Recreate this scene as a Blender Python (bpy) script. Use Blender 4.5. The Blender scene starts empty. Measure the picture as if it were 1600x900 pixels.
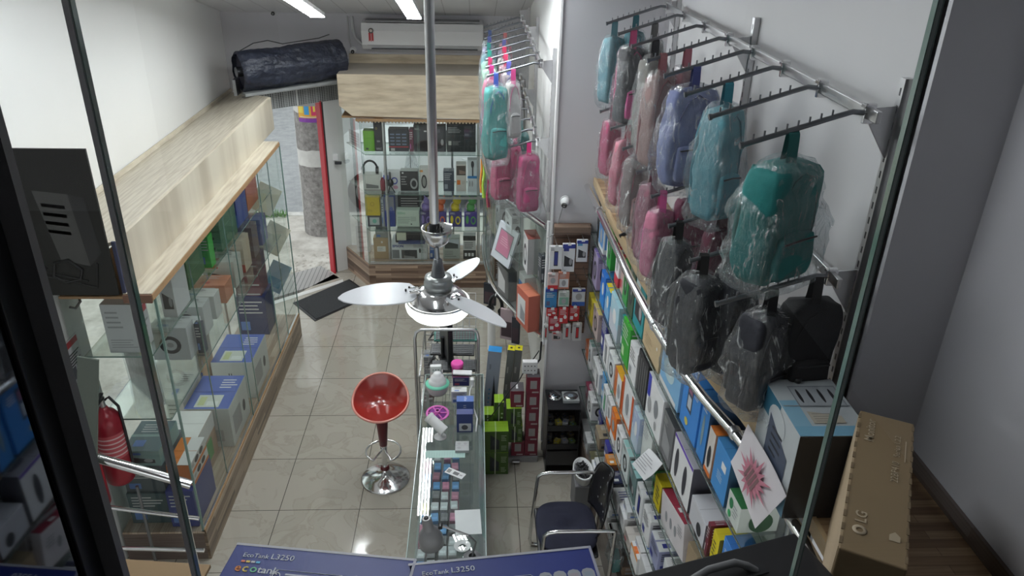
import bpy, bmesh, math, random
from mathutils import Vector, Matrix, noise
R = math.radians
S = bpy.context.scene
COL = S.collection
random.seed(7)

# ------------------------------------------------------------------ camera, world, light
cam_d = bpy.data.cameras.new('camera'); cam = bpy.data.objects.new('camera', cam_d); COL.objects.link(cam); S.camera = cam
cam_d.sensor_width = 36; cam_d.lens = 1198.73/1600*36; cam_d.clip_start = 0.05; cam_d.clip_end = 200
yaw, pitch, roll = 0.0526659729, 0.462038348, 0.0236446969
fw = Vector((math.sin(yaw)*math.cos(pitch), math.cos(yaw)*math.cos(pitch), -math.sin(pitch)))
r0 = Vector((math.cos(yaw), -math.sin(yaw), 0)); u0 = r0.cross(fw)
rr = math.cos(roll)*r0 + math.sin(roll)*u0; uu = -math.sin(roll)*r0 + math.cos(roll)*u0
m = Matrix((rr, uu, -fw)).transposed().to_4x4(); m.translation = Vector((0, 0, 4.1206)); cam.matrix_world = m

S.view_settings.view_transform = 'Standard'; S.view_settings.look = 'None'
S.view_settings.gamma = 1; S.view_settings.use_curve_mapping = False
S.view_settings.exposure = 0.2
W = bpy.data.worlds.new('sky'); S.world = W; W.use_nodes = True
bg = W.node_tree.nodes['Background']; bg.inputs['Color'].default_value = (0.95, 0.97, 1.0, 1); bg.inputs['Strength'].default_value = 1.25
S.cycles.max_bounces = 7; S.cycles.diffuse_bounces = 4; S.cycles.glossy_bounces = 4
S.cycles.transmission_bounces = 4; S.cycles.transparent_max_bounces = 40
S.cycles.use_denoising = True; S.cycles.caustics_reflective = False; S.cycles.caustics_refractive = False
S.cycles.sample_clamp_indirect = 4.0

LAMP_W = 56.0          # watts-ish emission of the ceiling tubes
ceil_z = lambda y: 3.01 + (9-y)*0.255

# ------------------------------------------------------------------ materials
_M = {}
def nt(name):
    m = bpy.data.materials.new(name); m.use_nodes = True
    t = m.node_tree; b = t.nodes['Principled BSDF']; return m, t, b
def M(name, col=None, rough=0.5, metal=0.0, var=0.06, scale=9.0, bump=0.0, spec=0.5, emit=0):
    """procedural: noise varies the colour a little, optional bump"""
    if name in _M: return _M[name]
    m, t, b = nt(name)
    n = t.nodes.new('ShaderNodeTexNoise'); n.inputs['Scale'].default_value = scale; n.inputs['Detail'].default_value = 4
    tc = t.nodes.new('ShaderNodeTexCoord'); t.links.new(tc.outputs['Object'], n.inputs['Vector'])
    mx = t.nodes.new('ShaderNodeMix'); mx.data_type = 'RGBA'
    c = Vector(col)
    mx.inputs['A'].default_value = (*[max(0, x*(1-var)) for x in c], 1); mx.inputs['B'].default_value = (*[min(1, x*(1+var)) for x in c], 1)
    t.links.new(n.outputs['Fac'], mx.inputs['Factor']); t.links.new(mx.outputs['Result'], b.inputs['Base Color'])
    b.inputs['Roughness'].default_value = rough; b.inputs['Metallic'].default_value = metal
    b.inputs['Specular IOR Level'].default_value = spec
    if bump:
        bp = t.nodes.new('ShaderNodeBump'); bp.inputs['Strength'].default_value = bump; bp.inputs['Distance'].default_value = 0.01
        t.links.new(n.outputs['Fac'], bp.inputs['Height']); t.links.new(bp.outputs['Normal'], b.inputs['Normal'])
    if emit:
        b.inputs['Emission Color'].default_value = (*col, 1); b.inputs['Emission Strength'].default_value = emit
    _M[name] = m; return m
def C(col, rough=0.45):
    """printed card colour"""
    return M('card_%02x%02x%02x_%d' % (*[int(max(0, min(1, x))*255) for x in col], int(rough*10)), col, rough, var=0.05, scale=20)

def wood_mat(name, c1, c2, c3, L=0.6, w=0.03, axis='x', rough=0.4, grain=40.0, mortar=0.001):
    """strips of laminated wood; axis = way the strips run, in object space (xy for tops, use xz / yz for fronts)"""
    if name in _M: return _M[name]
    m, t, b = nt(name)
    tc = t.nodes.new('ShaderNodeTexCoord'); sp = t.nodes.new('ShaderNodeSeparateXYZ'); cb = t.nodes.new('ShaderNodeCombineXYZ')
    t.links.new(tc.outputs['Object'], sp.inputs[0])
    a = {'x': ('X', 'Y'), 'y': ('Y', 'X'), 'xz': ('X', 'Z'), 'yz': ('Y', 'Z')}[axis]
    t.links.new(sp.outputs[a[0]], cb.inputs[0]); t.links.new(sp.outputs[a[1]], cb.inputs[1])
    br = t.nodes.new('ShaderNodeTexBrick'); t.links.new(cb.outputs[0], br.inputs['Vector'])
    br.inputs['Scale'].default_value = 1; br.inputs['Brick Width'].default_value = L; br.inputs['Row Height'].default_value = w
    br.inputs['Mortar Size'].default_value = mortar; br.inputs['Bias'].default_value = 0
    br.inputs['Color1'].default_value = (0, 0, 0, 1); br.inputs['Color2'].default_value = (1, 1, 1, 1); br.inputs['Mortar'].default_value = (0, 0, 0, 1)
    br.offset_frequency = 2; br.offset = 0.37
    rp = t.nodes.new('ShaderNodeValToRGB'); e = rp.color_ramp.elements
    e[0].position = 0.0; e[0].color = (*c1, 1); e[1].position = 1.0; e[1].color = (*c3, 1); x = rp.color_ramp.elements.new(0.5); x.color = (*c2, 1)
    t.links.new(br.outputs['Color'], rp.inputs[0])
    mp = t.nodes.new('ShaderNodeMapping'); mp.inputs['Scale'].default_value = (1.5, grain, 1); t.links.new(cb.outputs[0], mp.inputs[0])
    n = t.nodes.new('ShaderNodeTexNoise'); n.inputs['Scale'].default_value = 2.2; n.inputs['Detail'].default_value = 6; t.links.new(mp.outputs[0], n.inputs['Vector'])
    mx = t.nodes.new('ShaderNodeMix'); mx.data_type = 'RGBA'; mx.blend_type = 'MULTIPLY'; mx.inputs['Factor'].default_value = 0.75
    r2 = t.nodes.new('ShaderNodeValToRGB'); r2.color_ramp.elements[0].position = 0.3; r2.color_ramp.elements[0].color = (0.55, 0.5, 0.45, 1); r2.color_ramp.elements[1].position = 0.62; r2.color_ramp.elements[1].color = (1, 1, 1, 1)
    t.links.new(n.outputs['Fac'], r2.inputs[0]); t.links.new(rp.outputs[0], mx.inputs['A']); t.links.new(r2.outputs[0], mx.inputs['B'])
    t.links.new(mx.outputs['Result'], b.inputs['Base Color']); b.inputs['Roughness'].default_value = rough
    _M[name] = m; return m

def floor_mat():
    m, t, b = nt('polished_tile')
    tc = t.nodes.new('ShaderNodeTexCoord'); mp = t.nodes.new('ShaderNodeMapping')
    mp.inputs['Location'].default_value = (1.481, -7.502+0.6*13, 0)
    t.links.new(tc.outputs['Object'], mp.inputs[0])
    br = t.nodes.new('ShaderNodeTexBrick'); t.links.new(mp.outputs[0], br.inputs['Vector']); br.offset = 0; br.squash = 1
    br.inputs['Scale'].default_value = 1; br.inputs['Brick Width'].default_value = 0.6; br.inputs['Row Height'].default_value = 0.6
    br.inputs['Mortar Size'].default_value = 0.003; br.inputs['Color1'].default_value = (0.46, 0.425, 0.365, 1); br.inputs['Color2'].default_value = (0.50, 0.462, 0.40, 1)
    br.inputs['Mortar'].default_value = (0.10, 0.09, 0.08, 1)
    n = t.nodes.new('ShaderNodeTexNoise'); n.inputs['Scale'].default_value = 3.5; n.inputs['Detail'].default_value = 8; n.inputs['Distortion'].default_value = 1.6
    t.links.new(tc.outputs['Object'], n.inputs['Vector'])
    rp = t.nodes.new('ShaderNodeValToRGB'); rp.color_ramp.elements[0].position = 0.47; rp.color_ramp.elements[0].color = (1, 1, 1, 1)
    rp.color_ramp.elements[1].position = 0.53; rp.color_ramp.elements[1].color = (0.95, 0.95, 0.94, 1); x = rp.color_ramp.elements.new(0.5); x.color = (0.86, 0.85, 0.82, 1)
    t.links.new(n.outputs['Fac'], rp.inputs[0])
    mx = t.nodes.new('ShaderNodeMix'); mx.data_type = 'RGBA'; mx.blend_type = 'MULTIPLY'; mx.inputs['Factor'].default_value = 1
    t.links.new(br.outputs['Color'], mx.inputs['A']); t.links.new(rp.outputs[0], mx.inputs['B']); t.links.new(mx.outputs['Result'], b.inputs['Base Color'])
    b.inputs['Roughness'].default_value = 0.09; b.inputs['Specular IOR Level'].default_value = 0.6
    return m

def glass_mat(name, tint=(0.93, 0.97, 0.95), refl=0.08, rough=0.0):
    if name in _M: return _M[name]
    m, t, b = nt(name); t.nodes.remove(b); out = t.nodes['Material Output']
    tr = t.nodes.new('ShaderNodeBsdfTransparent'); tr.inputs[0].default_value = (*tint, 1)
    gl = t.nodes.new('ShaderNodeBsdfGlossy'); gl.inputs['Roughness'].default_value = rough; gl.inputs[0].default_value = (1, 1, 1, 1)
    fr = t.nodes.new('ShaderNodeLayerWeight'); fr.inputs[0].default_value = 0.25
    n = t.nodes.new('ShaderNodeTexNoise'); n.inputs['Scale'].default_value = 3
    mm = t.nodes.new('ShaderNodeMath'); mm.operation = 'MULTIPLY_ADD'; mm.inputs[1].default_value = 0.45; mm.inputs[2].default_value = refl*0.4
    m2 = t.nodes.new('ShaderNodeMath'); m2.operation = 'MULTIPLY_ADD'; m2.inputs[1].default_value = 0.02
    t.links.new(fr.outputs['Fresnel'], mm.inputs[0]); t.links.new(n.outputs['Fac'], m2.inputs[0]); t.links.new(mm.outputs[0], m2.inputs[2])
    mx = t.nodes.new('ShaderNodeMixShader'); t.links.new(m2.outputs[0], mx.inputs[0]); t.links.new(tr.outputs[0], mx.inputs[1]); t.links.new(gl.outputs[0], mx.inputs[2])
    t.links.new(mx.outputs[0], out.inputs[0]); _M[name] = m; return m

def plastic_mat(name, white=0.10, scale=14.0, tint=(0.95, 0.97, 0.98)):
    """thin crinkled clear film"""
    if name in _M: return _M[name]
    m, t, b = nt(name); t.nodes.remove(b); out = t.nodes['Material Output']
    tc = t.nodes.new('ShaderNodeTexCoord')
    mp = t.nodes.new('ShaderNodeMapping'); mp.inputs['Scale'].default_value = (1, 1, 0.3); t.links.new(tc.outputs['Object'], mp.inputs[0])
    n = t.nodes.new('ShaderNodeTexNoise'); n.inputs['Scale'].default_value = scale; n.inputs['Detail'].default_value = 5; n.inputs['Distortion'].default_value = 2.5
    t.links.new(mp.outputs[0], n.inputs['Vector'])
    bp = t.nodes.new('ShaderNodeBump'); bp.inputs['Strength'].default_value = 1.0; bp.inputs['Distance'].default_value = 0.03; t.links.new(n.outputs['Fac'], bp.inputs['Height'])
    tr = t.nodes.new('ShaderNodeBsdfTransparent'); tr.inputs[0].default_value = (*tint, 1)
    gl = t.nodes.new('ShaderNodeBsdfGlossy'); gl.inputs['Roughness'].default_value = 0.12; gl.inputs[0].default_value = (1, 1, 1, 1); t.links.new(bp.outputs[0], gl.inputs['Normal'])
    df = t.nodes.new('ShaderNodeBsdfDiffuse'); df.inputs[0].default_value = (0.85, 0.87, 0.88, 1); t.links.new(bp.outputs[0], df.inputs['Normal'])
    n2 = t.nodes.new('ShaderNodeTexNoise'); n2.inputs['Scale'].default_value = scale*.55; n2.inputs['Detail'].default_value = 3; n2.inputs['Distortion'].default_value = 1.2; t.links.new(mp.outputs[0], n2.inputs['Vector'])
    s1 = t.nodes.new('ShaderNodeMath'); s1.operation = 'SUBTRACT'; s1.inputs[1].default_value = 0.5; t.links.new(n2.outputs['Fac'], s1.inputs[0])
    s2_ = t.nodes.new('ShaderNodeMath'); s2_.operation = 'ABSOLUTE'; t.links.new(s1.outputs[0], s2_.inputs[0])
    mr = t.nodes.new('ShaderNodeMapRange'); mr.inputs[1].default_value = 0.0; mr.inputs[2].default_value = 0.034; mr.inputs[3].default_value = 1.0; mr.inputs[4].default_value = 0.0; t.links.new(s2_.outputs[0], mr.inputs[0])
    mk = t.nodes.new('ShaderNodeMapRange'); mk.inputs[1].default_value = 0.42; mk.inputs[2].default_value = 0.62; mk.inputs[3].default_value = 0.0; mk.inputs[4].default_value = 1.0; t.links.new(n.outputs['Fac'], mk.inputs[0])
    mu = t.nodes.new('ShaderNodeMath'); mu.operation = 'MULTIPLY'; t.links.new(mr.outputs[0], mu.inputs[0]); t.links.new(mk.outputs[0], mu.inputs[1])
    rp = t.nodes.new('ShaderNodeMath'); rp.operation = 'MULTIPLY_ADD'; rp.inputs[1].default_value = .38+white*2; rp.inputs[2].default_value = white*.45; rp.use_clamp = True; t.links.new(mu.outputs[0], rp.inputs[0])  # diffuse white streaks paint the film's glints along its creases
    m1 = t.nodes.new('ShaderNodeMixShader'); t.links.new(rp.outputs[0], m1.inputs[0]); t.links.new(tr.outputs[0], m1.inputs[1]); t.links.new(df.outputs[0], m1.inputs[2])
    fr = t.nodes.new('ShaderNodeLayerWeight'); fr.inputs[0].default_value = 0.35; t.links.new(bp.outputs[0], fr.inputs['Normal'])
    mm = t.nodes.new('ShaderNodeMath'); mm.operation = 'MULTIPLY_ADD'; mm.inputs[1].default_value = 0.32; mm.inputs[2].default_value = 0.045; mm.use_clamp = True; t.links.new(fr.outputs['Fresnel'], mm.inputs[0])
    m2 = t.nodes.new('ShaderNodeMixShader'); t.links.new(mm.outputs[0], m2.inputs[0]); t.links.new(m1.outputs[0], m2.inputs[1]); t.links.new(gl.outputs[0], m2.inputs[2])
    t.links.new(m2.outputs[0], out.inputs[0]); _M[name] = m; return m

def grille_mat():
    m, t, b = nt('perforated_steel')
    tc = t.nodes.new('ShaderNodeTexCoord'); v = t.nodes.new('ShaderNodeTexVoronoi'); v.inputs['Scale'].default_value = 55; v.inputs['Randomness'].default_value = 0.0
    t.links.new(tc.outputs['Object'], v.inputs['Vector'])
    rp = t.nodes.new('ShaderNodeValToRGB'); rp.color_ramp.interpolation = 'CONSTANT'
    rp.color_ramp.elements[0].color = (0.05, 0.05, 0.05, 1); rp.color_ramp.elements[1].position = 0.42; rp.color_ramp.elements[1].color = (0.42, 0.43, 0.43, 1)
    t.links.new(v.outputs['Distance'], rp.inputs[0]); t.links.new(rp.outputs[0], b.inputs['Base Color']); b.inputs['Roughness'].default_value = 0.5; b.inputs['Metallic'].default_value = 0.3
    return m
def lines_mat(name, col, line, axis, pitch_, off=0, wid=0.03, rough=0.5):
    """flat colour with thin joint lines every pitch_ metres along an object axis"""
    m, t, b = nt(name)
    tc = t.nodes.new('ShaderNodeTexCoord'); sp = t.nodes.new('ShaderNodeSeparateXYZ'); t.links.new(tc.outputs['Object'], sp.inputs[0])
    a = t.nodes.new('ShaderNodeMath'); a.operation = 'MULTIPLY_ADD'; a.inputs[1].default_value = 1/pitch_; a.inputs[2].default_value = off+50; t.links.new(sp.outputs[axis], a.inputs[0])
    f = t.nodes.new('ShaderNodeMath'); f.operation = 'FRACT'; t.links.new(a.outputs[0], f.inputs[0])
    l = t.nodes.new('ShaderNodeMath'); l.operation = 'LESS_THAN'; l.inputs[1].default_value = wid; t.links.new(f.outputs[0], l.inputs[0])
    n = t.nodes.new('ShaderNodeTexNoise'); n.inputs['Scale'].default_value = 2.0
    mx0 = t.nodes.new('ShaderNodeMix'); mx0.data_type = 'RGBA'; mx0.inputs['A'].default_value = (*[x*0.96 for x in col], 1); mx0.inputs['B'].default_value = (*col, 1); t.links.new(n.outputs['Fac'], mx0.inputs['Factor'])
    mx = t.nodes.new('ShaderNodeMix'); mx.data_type = 'RGBA'; t.links.new(mx0.outputs['Result'], mx.inputs['A']); mx.inputs['B'].default_value = (*line, 1)
    t.links.new(l.outputs[0], mx.inputs['Factor']); t.links.new(mx.outputs['Result'], b.inputs['Base Color']); b.inputs['Roughness'].default_value = rough
    return m
def rough_ground(name, c1, c2, scale, bump, c3=None):
    m, t, b = nt(name)
    n = t.nodes.new('ShaderNodeTexNoise'); n.inputs['Scale'].default_value = scale; n.inputs['Detail'].default_value = 10; n.inputs['Roughness'].default_value = 0.7
    tc = t.nodes.new('ShaderNodeTexCoord'); t.links.new(tc.outputs['Object'], n.inputs['Vector'])
    rp = t.nodes.new('ShaderNodeValToRGB'); rp.color_ramp.elements[0].position = 0.35; rp.color_ramp.elements[0].color = (*c1, 1); rp.color_ramp.elements[1].position = 0.65; rp.color_ramp.elements[1].color = (*c2, 1)
    t.links.new(n.outputs['Fac'], rp.inputs[0]); t.links.new(rp.outputs[0], b.inputs['Base Color']); b.inputs['Roughness'].default_value = 0.9
    bp = t.nodes.new('ShaderNodeBump'); bp.inputs['Strength'].default_value = bump; t.links.new(n.outputs['Fac'], bp.inputs['Height']); t.links.new(bp.outputs[0], b.inputs['Normal'])
    return m

WALL = M('wall_paint', (0.61, 0.60, 0.635), 0.6, var=0.04, scale=1.3, bump=0.05)
WALLB = M('wall_paint_white', (0.80, 0.80, 0.79), 0.45, var=0.05, scale=1.1, bump=0.04)
CHROME = M('chrome', (0.78, 0.78, 0.79), 0.14, 1.0, var=0.05)
STEEL = M('satin_steel', (0.58, 0.58, 0.59), 0.3, 1.0, var=0.08, scale=30)
DSTEEL = M('dark_steel', (0.25, 0.26, 0.28), 0.32, 1.0, var=0.08, scale=30)
BLACK = M('black_plastic', (0.012, 0.013, 0.016), 0.35)
WHITE = M('white_plastic', (0.82, 0.82, 0.83), 0.3, var=0.02)
GREYP = M('grey_plastic', (0.32, 0.32, 0.33), 0.45)
GLASS = glass_mat('clear_glass')
GEDGE = M('glass_edge_green', (0.16, 0.26, 0.23), 0.1, 0.0, spec=1.0)
FILM = plastic_mat('clear_glint_film', 0.05, 22.0)
FILMW = plastic_mat('cloudy_glint_film', 0.13, 16.0)
LAM = wood_mat('pale_laminate', (0.60, 0.545, 0.44), (0.64, 0.585, 0.48), (0.57, 0.52, 0.42), L=5, w=3, axis='y', grain=16)
PINE = wood_mat('plywood', (0.66, 0.56, 0.41), (0.70, 0.60, 0.45), (0.63, 0.54, 0.39), L=6, w=3, axis='xz', grain=9)
BUTCH = wood_mat('butcher_block', (0.25, 0.145, 0.08), (0.42, 0.27, 0.15), (0.58, 0.40, 0.235), L=0.7, w=0.035, axis='x')
BASEY = wood_mat('strip_wood_side', (0.11, 0.075, 0.05), (0.22, 0.16, 0.11), (0.36, 0.28, 0.20), L=0.7, w=0.03, axis='yz')
BASEX = wood_mat('strip_wood_front', (0.10, 0.06, 0.042), (0.22, 0.145, 0.105), (0.46, 0.34, 0.25), L=0.5, w=0.032, axis='xz')
BASED = wood_mat('dark_wood', (0.13, 0.10, 0.085), (0.17, 0.13, 0.11), (0.15, 0.115, 0.10), L=0.8, w=0.1, axis='xz')
EDGEW = M('raw_board_edge', (0.36, 0.22, 0.11), 0.6, var=0.25, scale=60)

# ------------------------------------------------------------------ mesh helpers
class MB:
    def __init__(s): s.v = []; s.f = []; s.mi = []; s.mats = []; s.sm = []
    def mid(s, m):
        if m not in s.mats: s.mats.append(m)
        return s.mats.index(m)
    def raw(s, vs, fs, m, smooth=False, T=None):
        o = len(s.v); k = s.mid(m)
        s.v += [tuple(T @ Vector(v)) if T else tuple(v) for v in vs]
        s.f += [tuple(i+o for i in f) for f in fs]; s.mi += [k]*len(fs); s.sm += [smooth]*len(fs); return s
    def box(s, x0, x1, y0, y1, z0, z1, m, b=0.0, T=None, faces=None):
        if b <= 0:
            vs = [(x, y, z) for z in (z0, z1) for y in (y0, y1) for x in (x0, x1)]
            fs = [(0, 2, 3, 1), (4, 5, 7, 6), (0, 1, 5, 4), (2, 6, 7, 3), (0, 4, 6, 2), (1, 3, 7, 5)]
            return s.raw(vs, fs, m, T=T)
        bm = bmesh.new(); bmesh.ops.create_cube(bm, size=1)
        for v in bm.verts: v.co = Vector(((x0+x1)/2+v.co.x*(x1-x0), (y0+y1)/2+v.co.y*(y1-y0), (z0+z1)/2+v.co.z*(z1-z0)))
        bmesh.ops.bevel(bm, geom=bm.edges[:], offset=b, segments=2, affect='EDGES', profile=0.5)
        bm.verts.index_update(); s.raw([v.co.copy() for v in bm.verts], [tuple(v.index for v in f.verts) for f in bm.faces], m, T=T); bm.free(); return s
    def cyl(s, p0, p1, r0, r1=None, m=None, n=20, caps=True, smooth=True):
        r1 = r0 if r1 is None else r1
        p0 = Vector(p0); p1 = Vector(p1); d = (p1-p0).normalized(); a = d.orthogonal().normalized(); b = d.cross(a)
        vs = []
        for p, r in ((p0, r0), (p1, r1)):
            for i in range(n): t = 2*math.pi*i/n; vs.append(p+r*(math.cos(t)*a+math.sin(t)*b))
        s.raw(vs, [(i, (i+1) % n, n+(i+1) % n, n+i) for i in range(n)], m, smooth)
        if caps: s.raw(vs, [tuple(range(n))[::-1], tuple(range(n, 2*n))], m)
        return s
    def tube(s, pts, r, m, n=10, closed=False, radii=None):
        pts = [Vector(p) for p in pts]; N = len(pts); vs = []; prev = None
        for i, p in enumerate(pts):
            if closed: d = (pts[(i+1) % N]-pts[i-1]).normalized()
            else: d = (pts[min(i+1, N-1)]-pts[max(i-1, 0)]).normalized()
            if prev is None: a = d.orthogonal().normalized()
            else:
                a = prev-d*prev.dot(d); a = a.normalized() if a.length > 1e-6 else d.orthogonal().normalized()
            prev = a; b = d.cross(a); q = radii[i] if radii else r
            for k in range(n): t = 2*math.pi*k/n; vs.append(p+q*(math.cos(t)*a+math.sin(t)*b))
        fs = []
        for i in range(N if closed else N-1):
            j = (i+1) % N
            fs += [(i*n+k, i*n+(k+1) % n, j*n+(k+1) % n, j*n+k) for k in range(n)]
        s.raw(vs, fs, m, True)
        if not closed: s.raw(vs, [tuple(range(n))[::-1], tuple(range((N-1)*n, N*n))], m)
        return s
    def lathe(s, prof, m, c=(0, 0, 0), n=32, T=None, sx=1, sy=1):
        vs = []; c = Vector(c)
        for r, z in prof:
            for k in range(n): t = 2*math.pi*k/n; vs.append(c+Vector((r*math.cos(t)*sx, r*math.sin(t)*sy, z)))
        fs = [(i*n+k, i*n+(k+1) % n, (i+1)*n+(k+1) % n, (i+1)*n+k) for i in range(len(prof)-1) for k in range(n)]
        return s.raw(vs, fs, m, True, T)
    def poly(s, pts, z0, z1, m, mside=None):
        n = len(pts); vs = [(x, y, z0) for x, y in pts]+[(x, y, z1) for x, y in pts]
        s.raw(vs, [tuple(range(n))[::-1], tuple(range(n, 2*n))], m)
        return s.raw(vs, [(i, (i+1) % n, n+(i+1) % n, n+i) for i in range(n)], mside or m)
    def quad(s, a, b, c, d, m): return s.raw([a, b, c, d], [(0, 1, 2, 3)], m)
    def mesh(s, name):
        me = bpy.data.meshes.new(name); me.from_pydata(s.v, [], s.f)
        for x in s.mats: me.materials.append(x)
        me.polygons.foreach_set('material_index', s.mi); me.polygons.foreach_set('use_smooth', s.sm); me.update(); return me
def tag(o, label=None, cat=None, group=None, kind=None):
    for k, v in (('label', label), ('category', cat), ('group', group), ('kind', kind)):
        if v: o[k] = v
    return o
def obj(name, mb, parent=None, label=None, cat=None, group=None, kind=None, loc=None, rot=None):
    o = bpy.data.objects.new(name, mb.mesh(name) if isinstance(mb, MB) else mb); COL.objects.link(o)
    if parent: o.parent = parent
    if loc: o.location = loc
    if rot: o.rotation_euler = rot
    return tag(o, label, cat, group, kind)
def thing(name, label, cat, loc=(0, 0, 0), rot=(0, 0, 0), group=None):
    o = bpy.data.objects.new(name, None); COL.objects.link(o); o.location = loc; o.rotation_euler = rot; o.empty_display_size = 0.05
    return tag(o, label, cat, group)
def struct(name, mb, **k): return obj(name, mb, kind='structure', **k)
def text_mesh(s, size, align='LEFT', ext=0.0004, bold=0):
    cu = bpy.data.curves.new('t', 'FONT'); cu.body = s; cu.size = size; cu.align_x = align; cu.extrude = ext; cu.offset = bold; cu.resolution_u = 2
    o = bpy.data.objects.new('t', cu); COL.objects.link(o); bpy.context.view_layer.update()
    me = bpy.data.meshes.new_from_object(o.evaluated_get(bpy.context.evaluated_depsgraph_get()))
    bpy.data.objects.remove(o); bpy.data.curves.remove(cu); return me
def add_text(mb, s, size, T, m, align='LEFT', bold=0):
    me = text_mesh(s, size, align, bold=bold)
    mb.raw([v.co.copy() for v in me.vertices], [tuple(p.vertices) for p in me.polygons], m, T=T); bpy.data.meshes.remove(me)
def frame(o, x, y):      # matrix from a point and two in-plane axes
    x = Vector(x).normalized(); y = Vector(y).normalized(); z = x.cross(y)
    m = Matrix((x, y, z)).transposed().to_4x4(); m.translation = Vector(o); return m

# ------------------------------------------------------------------ printed boxes
FACES = {'L': lambda w, d, h: ((-w/2, d/2, 0), (0, -1, 0), (0, 0, 1), d, h), 'F': lambda w, d, h: ((-w/2, -d/2, 0), (1, 0, 0), (0, 0, 1), w, h),
         'R': lambda w, d, h: ((w/2, -d/2, 0), (0, 1, 0), (0, 0, 1), d, h), 'T': lambda w, d, h: ((-w/2, -d/2, h), (1, 0, 0), (0, 1, 0), w, d)}
def art_on(mb, w, d, h, art, lift=0.0009):
    for i, (f, kind, a0, b0, a1, b1, col) in enumerate(art):
        o, ax, ay, U, V = FACES[f](w, d, h); o = Vector(o); ax = Vector(ax); ay = Vector(ay); nz = ax.cross(ay)
        o = o+nz*(lift+i*0.00015); P = lambda a, b: o+ax*(a*U)+ay*(b*V); m = col if isinstance(col, bpy.types.Material) else C(col)
        if kind == 'r': mb.quad(P(a0, b0), P(a1, b0), P(a1, b1), P(a0, b1), m)
        elif kind == 'q': mb.quad(P(a0, b0), P(a1, b0), P(a1, b1*0.6+b0*0.4), P(a0, b1), m)
        elif kind == 'e':
            n = 18; cx, cy, rx, ry = (a0+a1)/2, (b0+b1)/2, (a1-a0)/2, (b1-b0)/2
            mb.raw([P(cx+rx*math.cos(2*math.pi*k/n), cy+ry*math.sin(2*math.pi*k/n)) for k in range(n)], [tuple(range(n))], m)
        elif kind == 'o':       # ring
            n = 18; cx, cy, rx, ry = (a0+a1)/2, (b0+b1)/2, (a1-a0)/2, (b1-b0)/2; q = 0.62
            vs = [P(cx+rx*s*math.cos(2*math.pi*k/n), cy+ry*s*math.sin(2*math.pi*k/n)) for s in (1, q) for k in range(n)]
            mb.raw(vs, [(k, (k+1) % n, n+(k+1) % n, n+k) for k in range(n)], m)
        elif kind == 'l':       # small print: rows of short bars
            rows = 4
            for k in range(rows):
                bb = b0+(b1-b0)*(k+0.2)/rows; e = a1-(a1-a0)*random.random()*0.4; mb.quad(P(a0, bb), P(e, bb), P(e, bb+(b1-b0)*0.35/rows), P(a0, bb+(b1-b0)*0.35/rows), m)
DK = (0.03, 0.03, 0.035); WH = (0.80, 0.80, 0.80); GR = (0.35, 0.35, 0.36)
def preset(kind, base, acc):
    ink = DK if sum(base) > 1.1 else (0.6, 0.6, 0.6); out = []
    for f in 'LF':
        if kind == 'phone': out += [(f, 'r', .35, .15, .68, .8, DK), (f, 'r', .39, .2, .64, .75, acc), (f, 'l', .08, .82, .5, .95, ink)]
        elif kind == 'round': out += [(f, 'o', .22, .2, .8, .75, DK), (f, 'e', .42, .4, .6, .55, GR), (f, 'l', .08, .82, .6, .95, ink)]
        elif kind == 'band': out += [(f, 'r', 0, .0, 1, .25, acc), (f, 'e', .25, .35, .75, .75, GR), (f, 'l', .1, .8, .7, .94, ink)]
        elif kind == 'photo': out += [(f, 'r', .08, .12, .92, .62, acc), (f, 'e', .3, .18, .7, .55, GR), (f, 'l', .1, .7, .7, .92, ink)]
        elif kind == 'text': out += [(f, 'l', .1, .55, .9, .92, ink), (f, 'r', .1, .12, .4, .35, acc)]
        elif kind == 'gear': out += [(f, 'q', .15, .2, .85, .6, DK), (f, 'e', .55, .25, .8, .5, GR), (f, 'r', .08, .75, .5, .9, acc)]
        elif kind == 'spots': out += [(f, 'e', .15+.25*i, .2+.3*j, .32+.25*i, .4+.3*j, GR if (i+j) % 2 else DK) for i in range(3) for j in range(2)]
        elif kind == 'wave': out += [(f, 'q', 0, 0, 1, .55, acc), (f, 'e', .35, .35, .75, .75, WH), (f, 'l', .08, .85, .6, .96, WH)]
    out += [('T', 'r', .0, .46, 1, .54, tuple(x*0.85+0.03 for x in base)), ('T', 'l', .2, .6, .8, .9, ink), ('T', 'r', .2, .15, .5, .35, acc)]
    return out
def pbox(label, cat, group, c, s, col, art=None, rot=(0, 0, 0), name='product_box', top=None, acc=(0.1, 0.2, 0.5), b=0.0015, parent=None, rough=0.4):
    """printed carton: c = centre of the base, s = size"""
    w, d, h = s; mb = MB(); mb.box(-w/2, w/2, -d/2, d/2, 0, h, C(col, rough), b=min(b, min(s)*0.2))
    a = []
    if top: a.append(('T', 'r', .005, .005, .995, .995, top))
    a += preset(art, col, acc) if isinstance(art, str) else (art or [])
    if not isinstance(art, str): a.append(('T', 'r', 0.02, .49, .98, .505, tuple(x*0.6 for x in (top or col))))
    art_on(mb, w, d, h, a)
    return obj(name, mb, parent, label, cat, group, loc=c, rot=rot)

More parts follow.
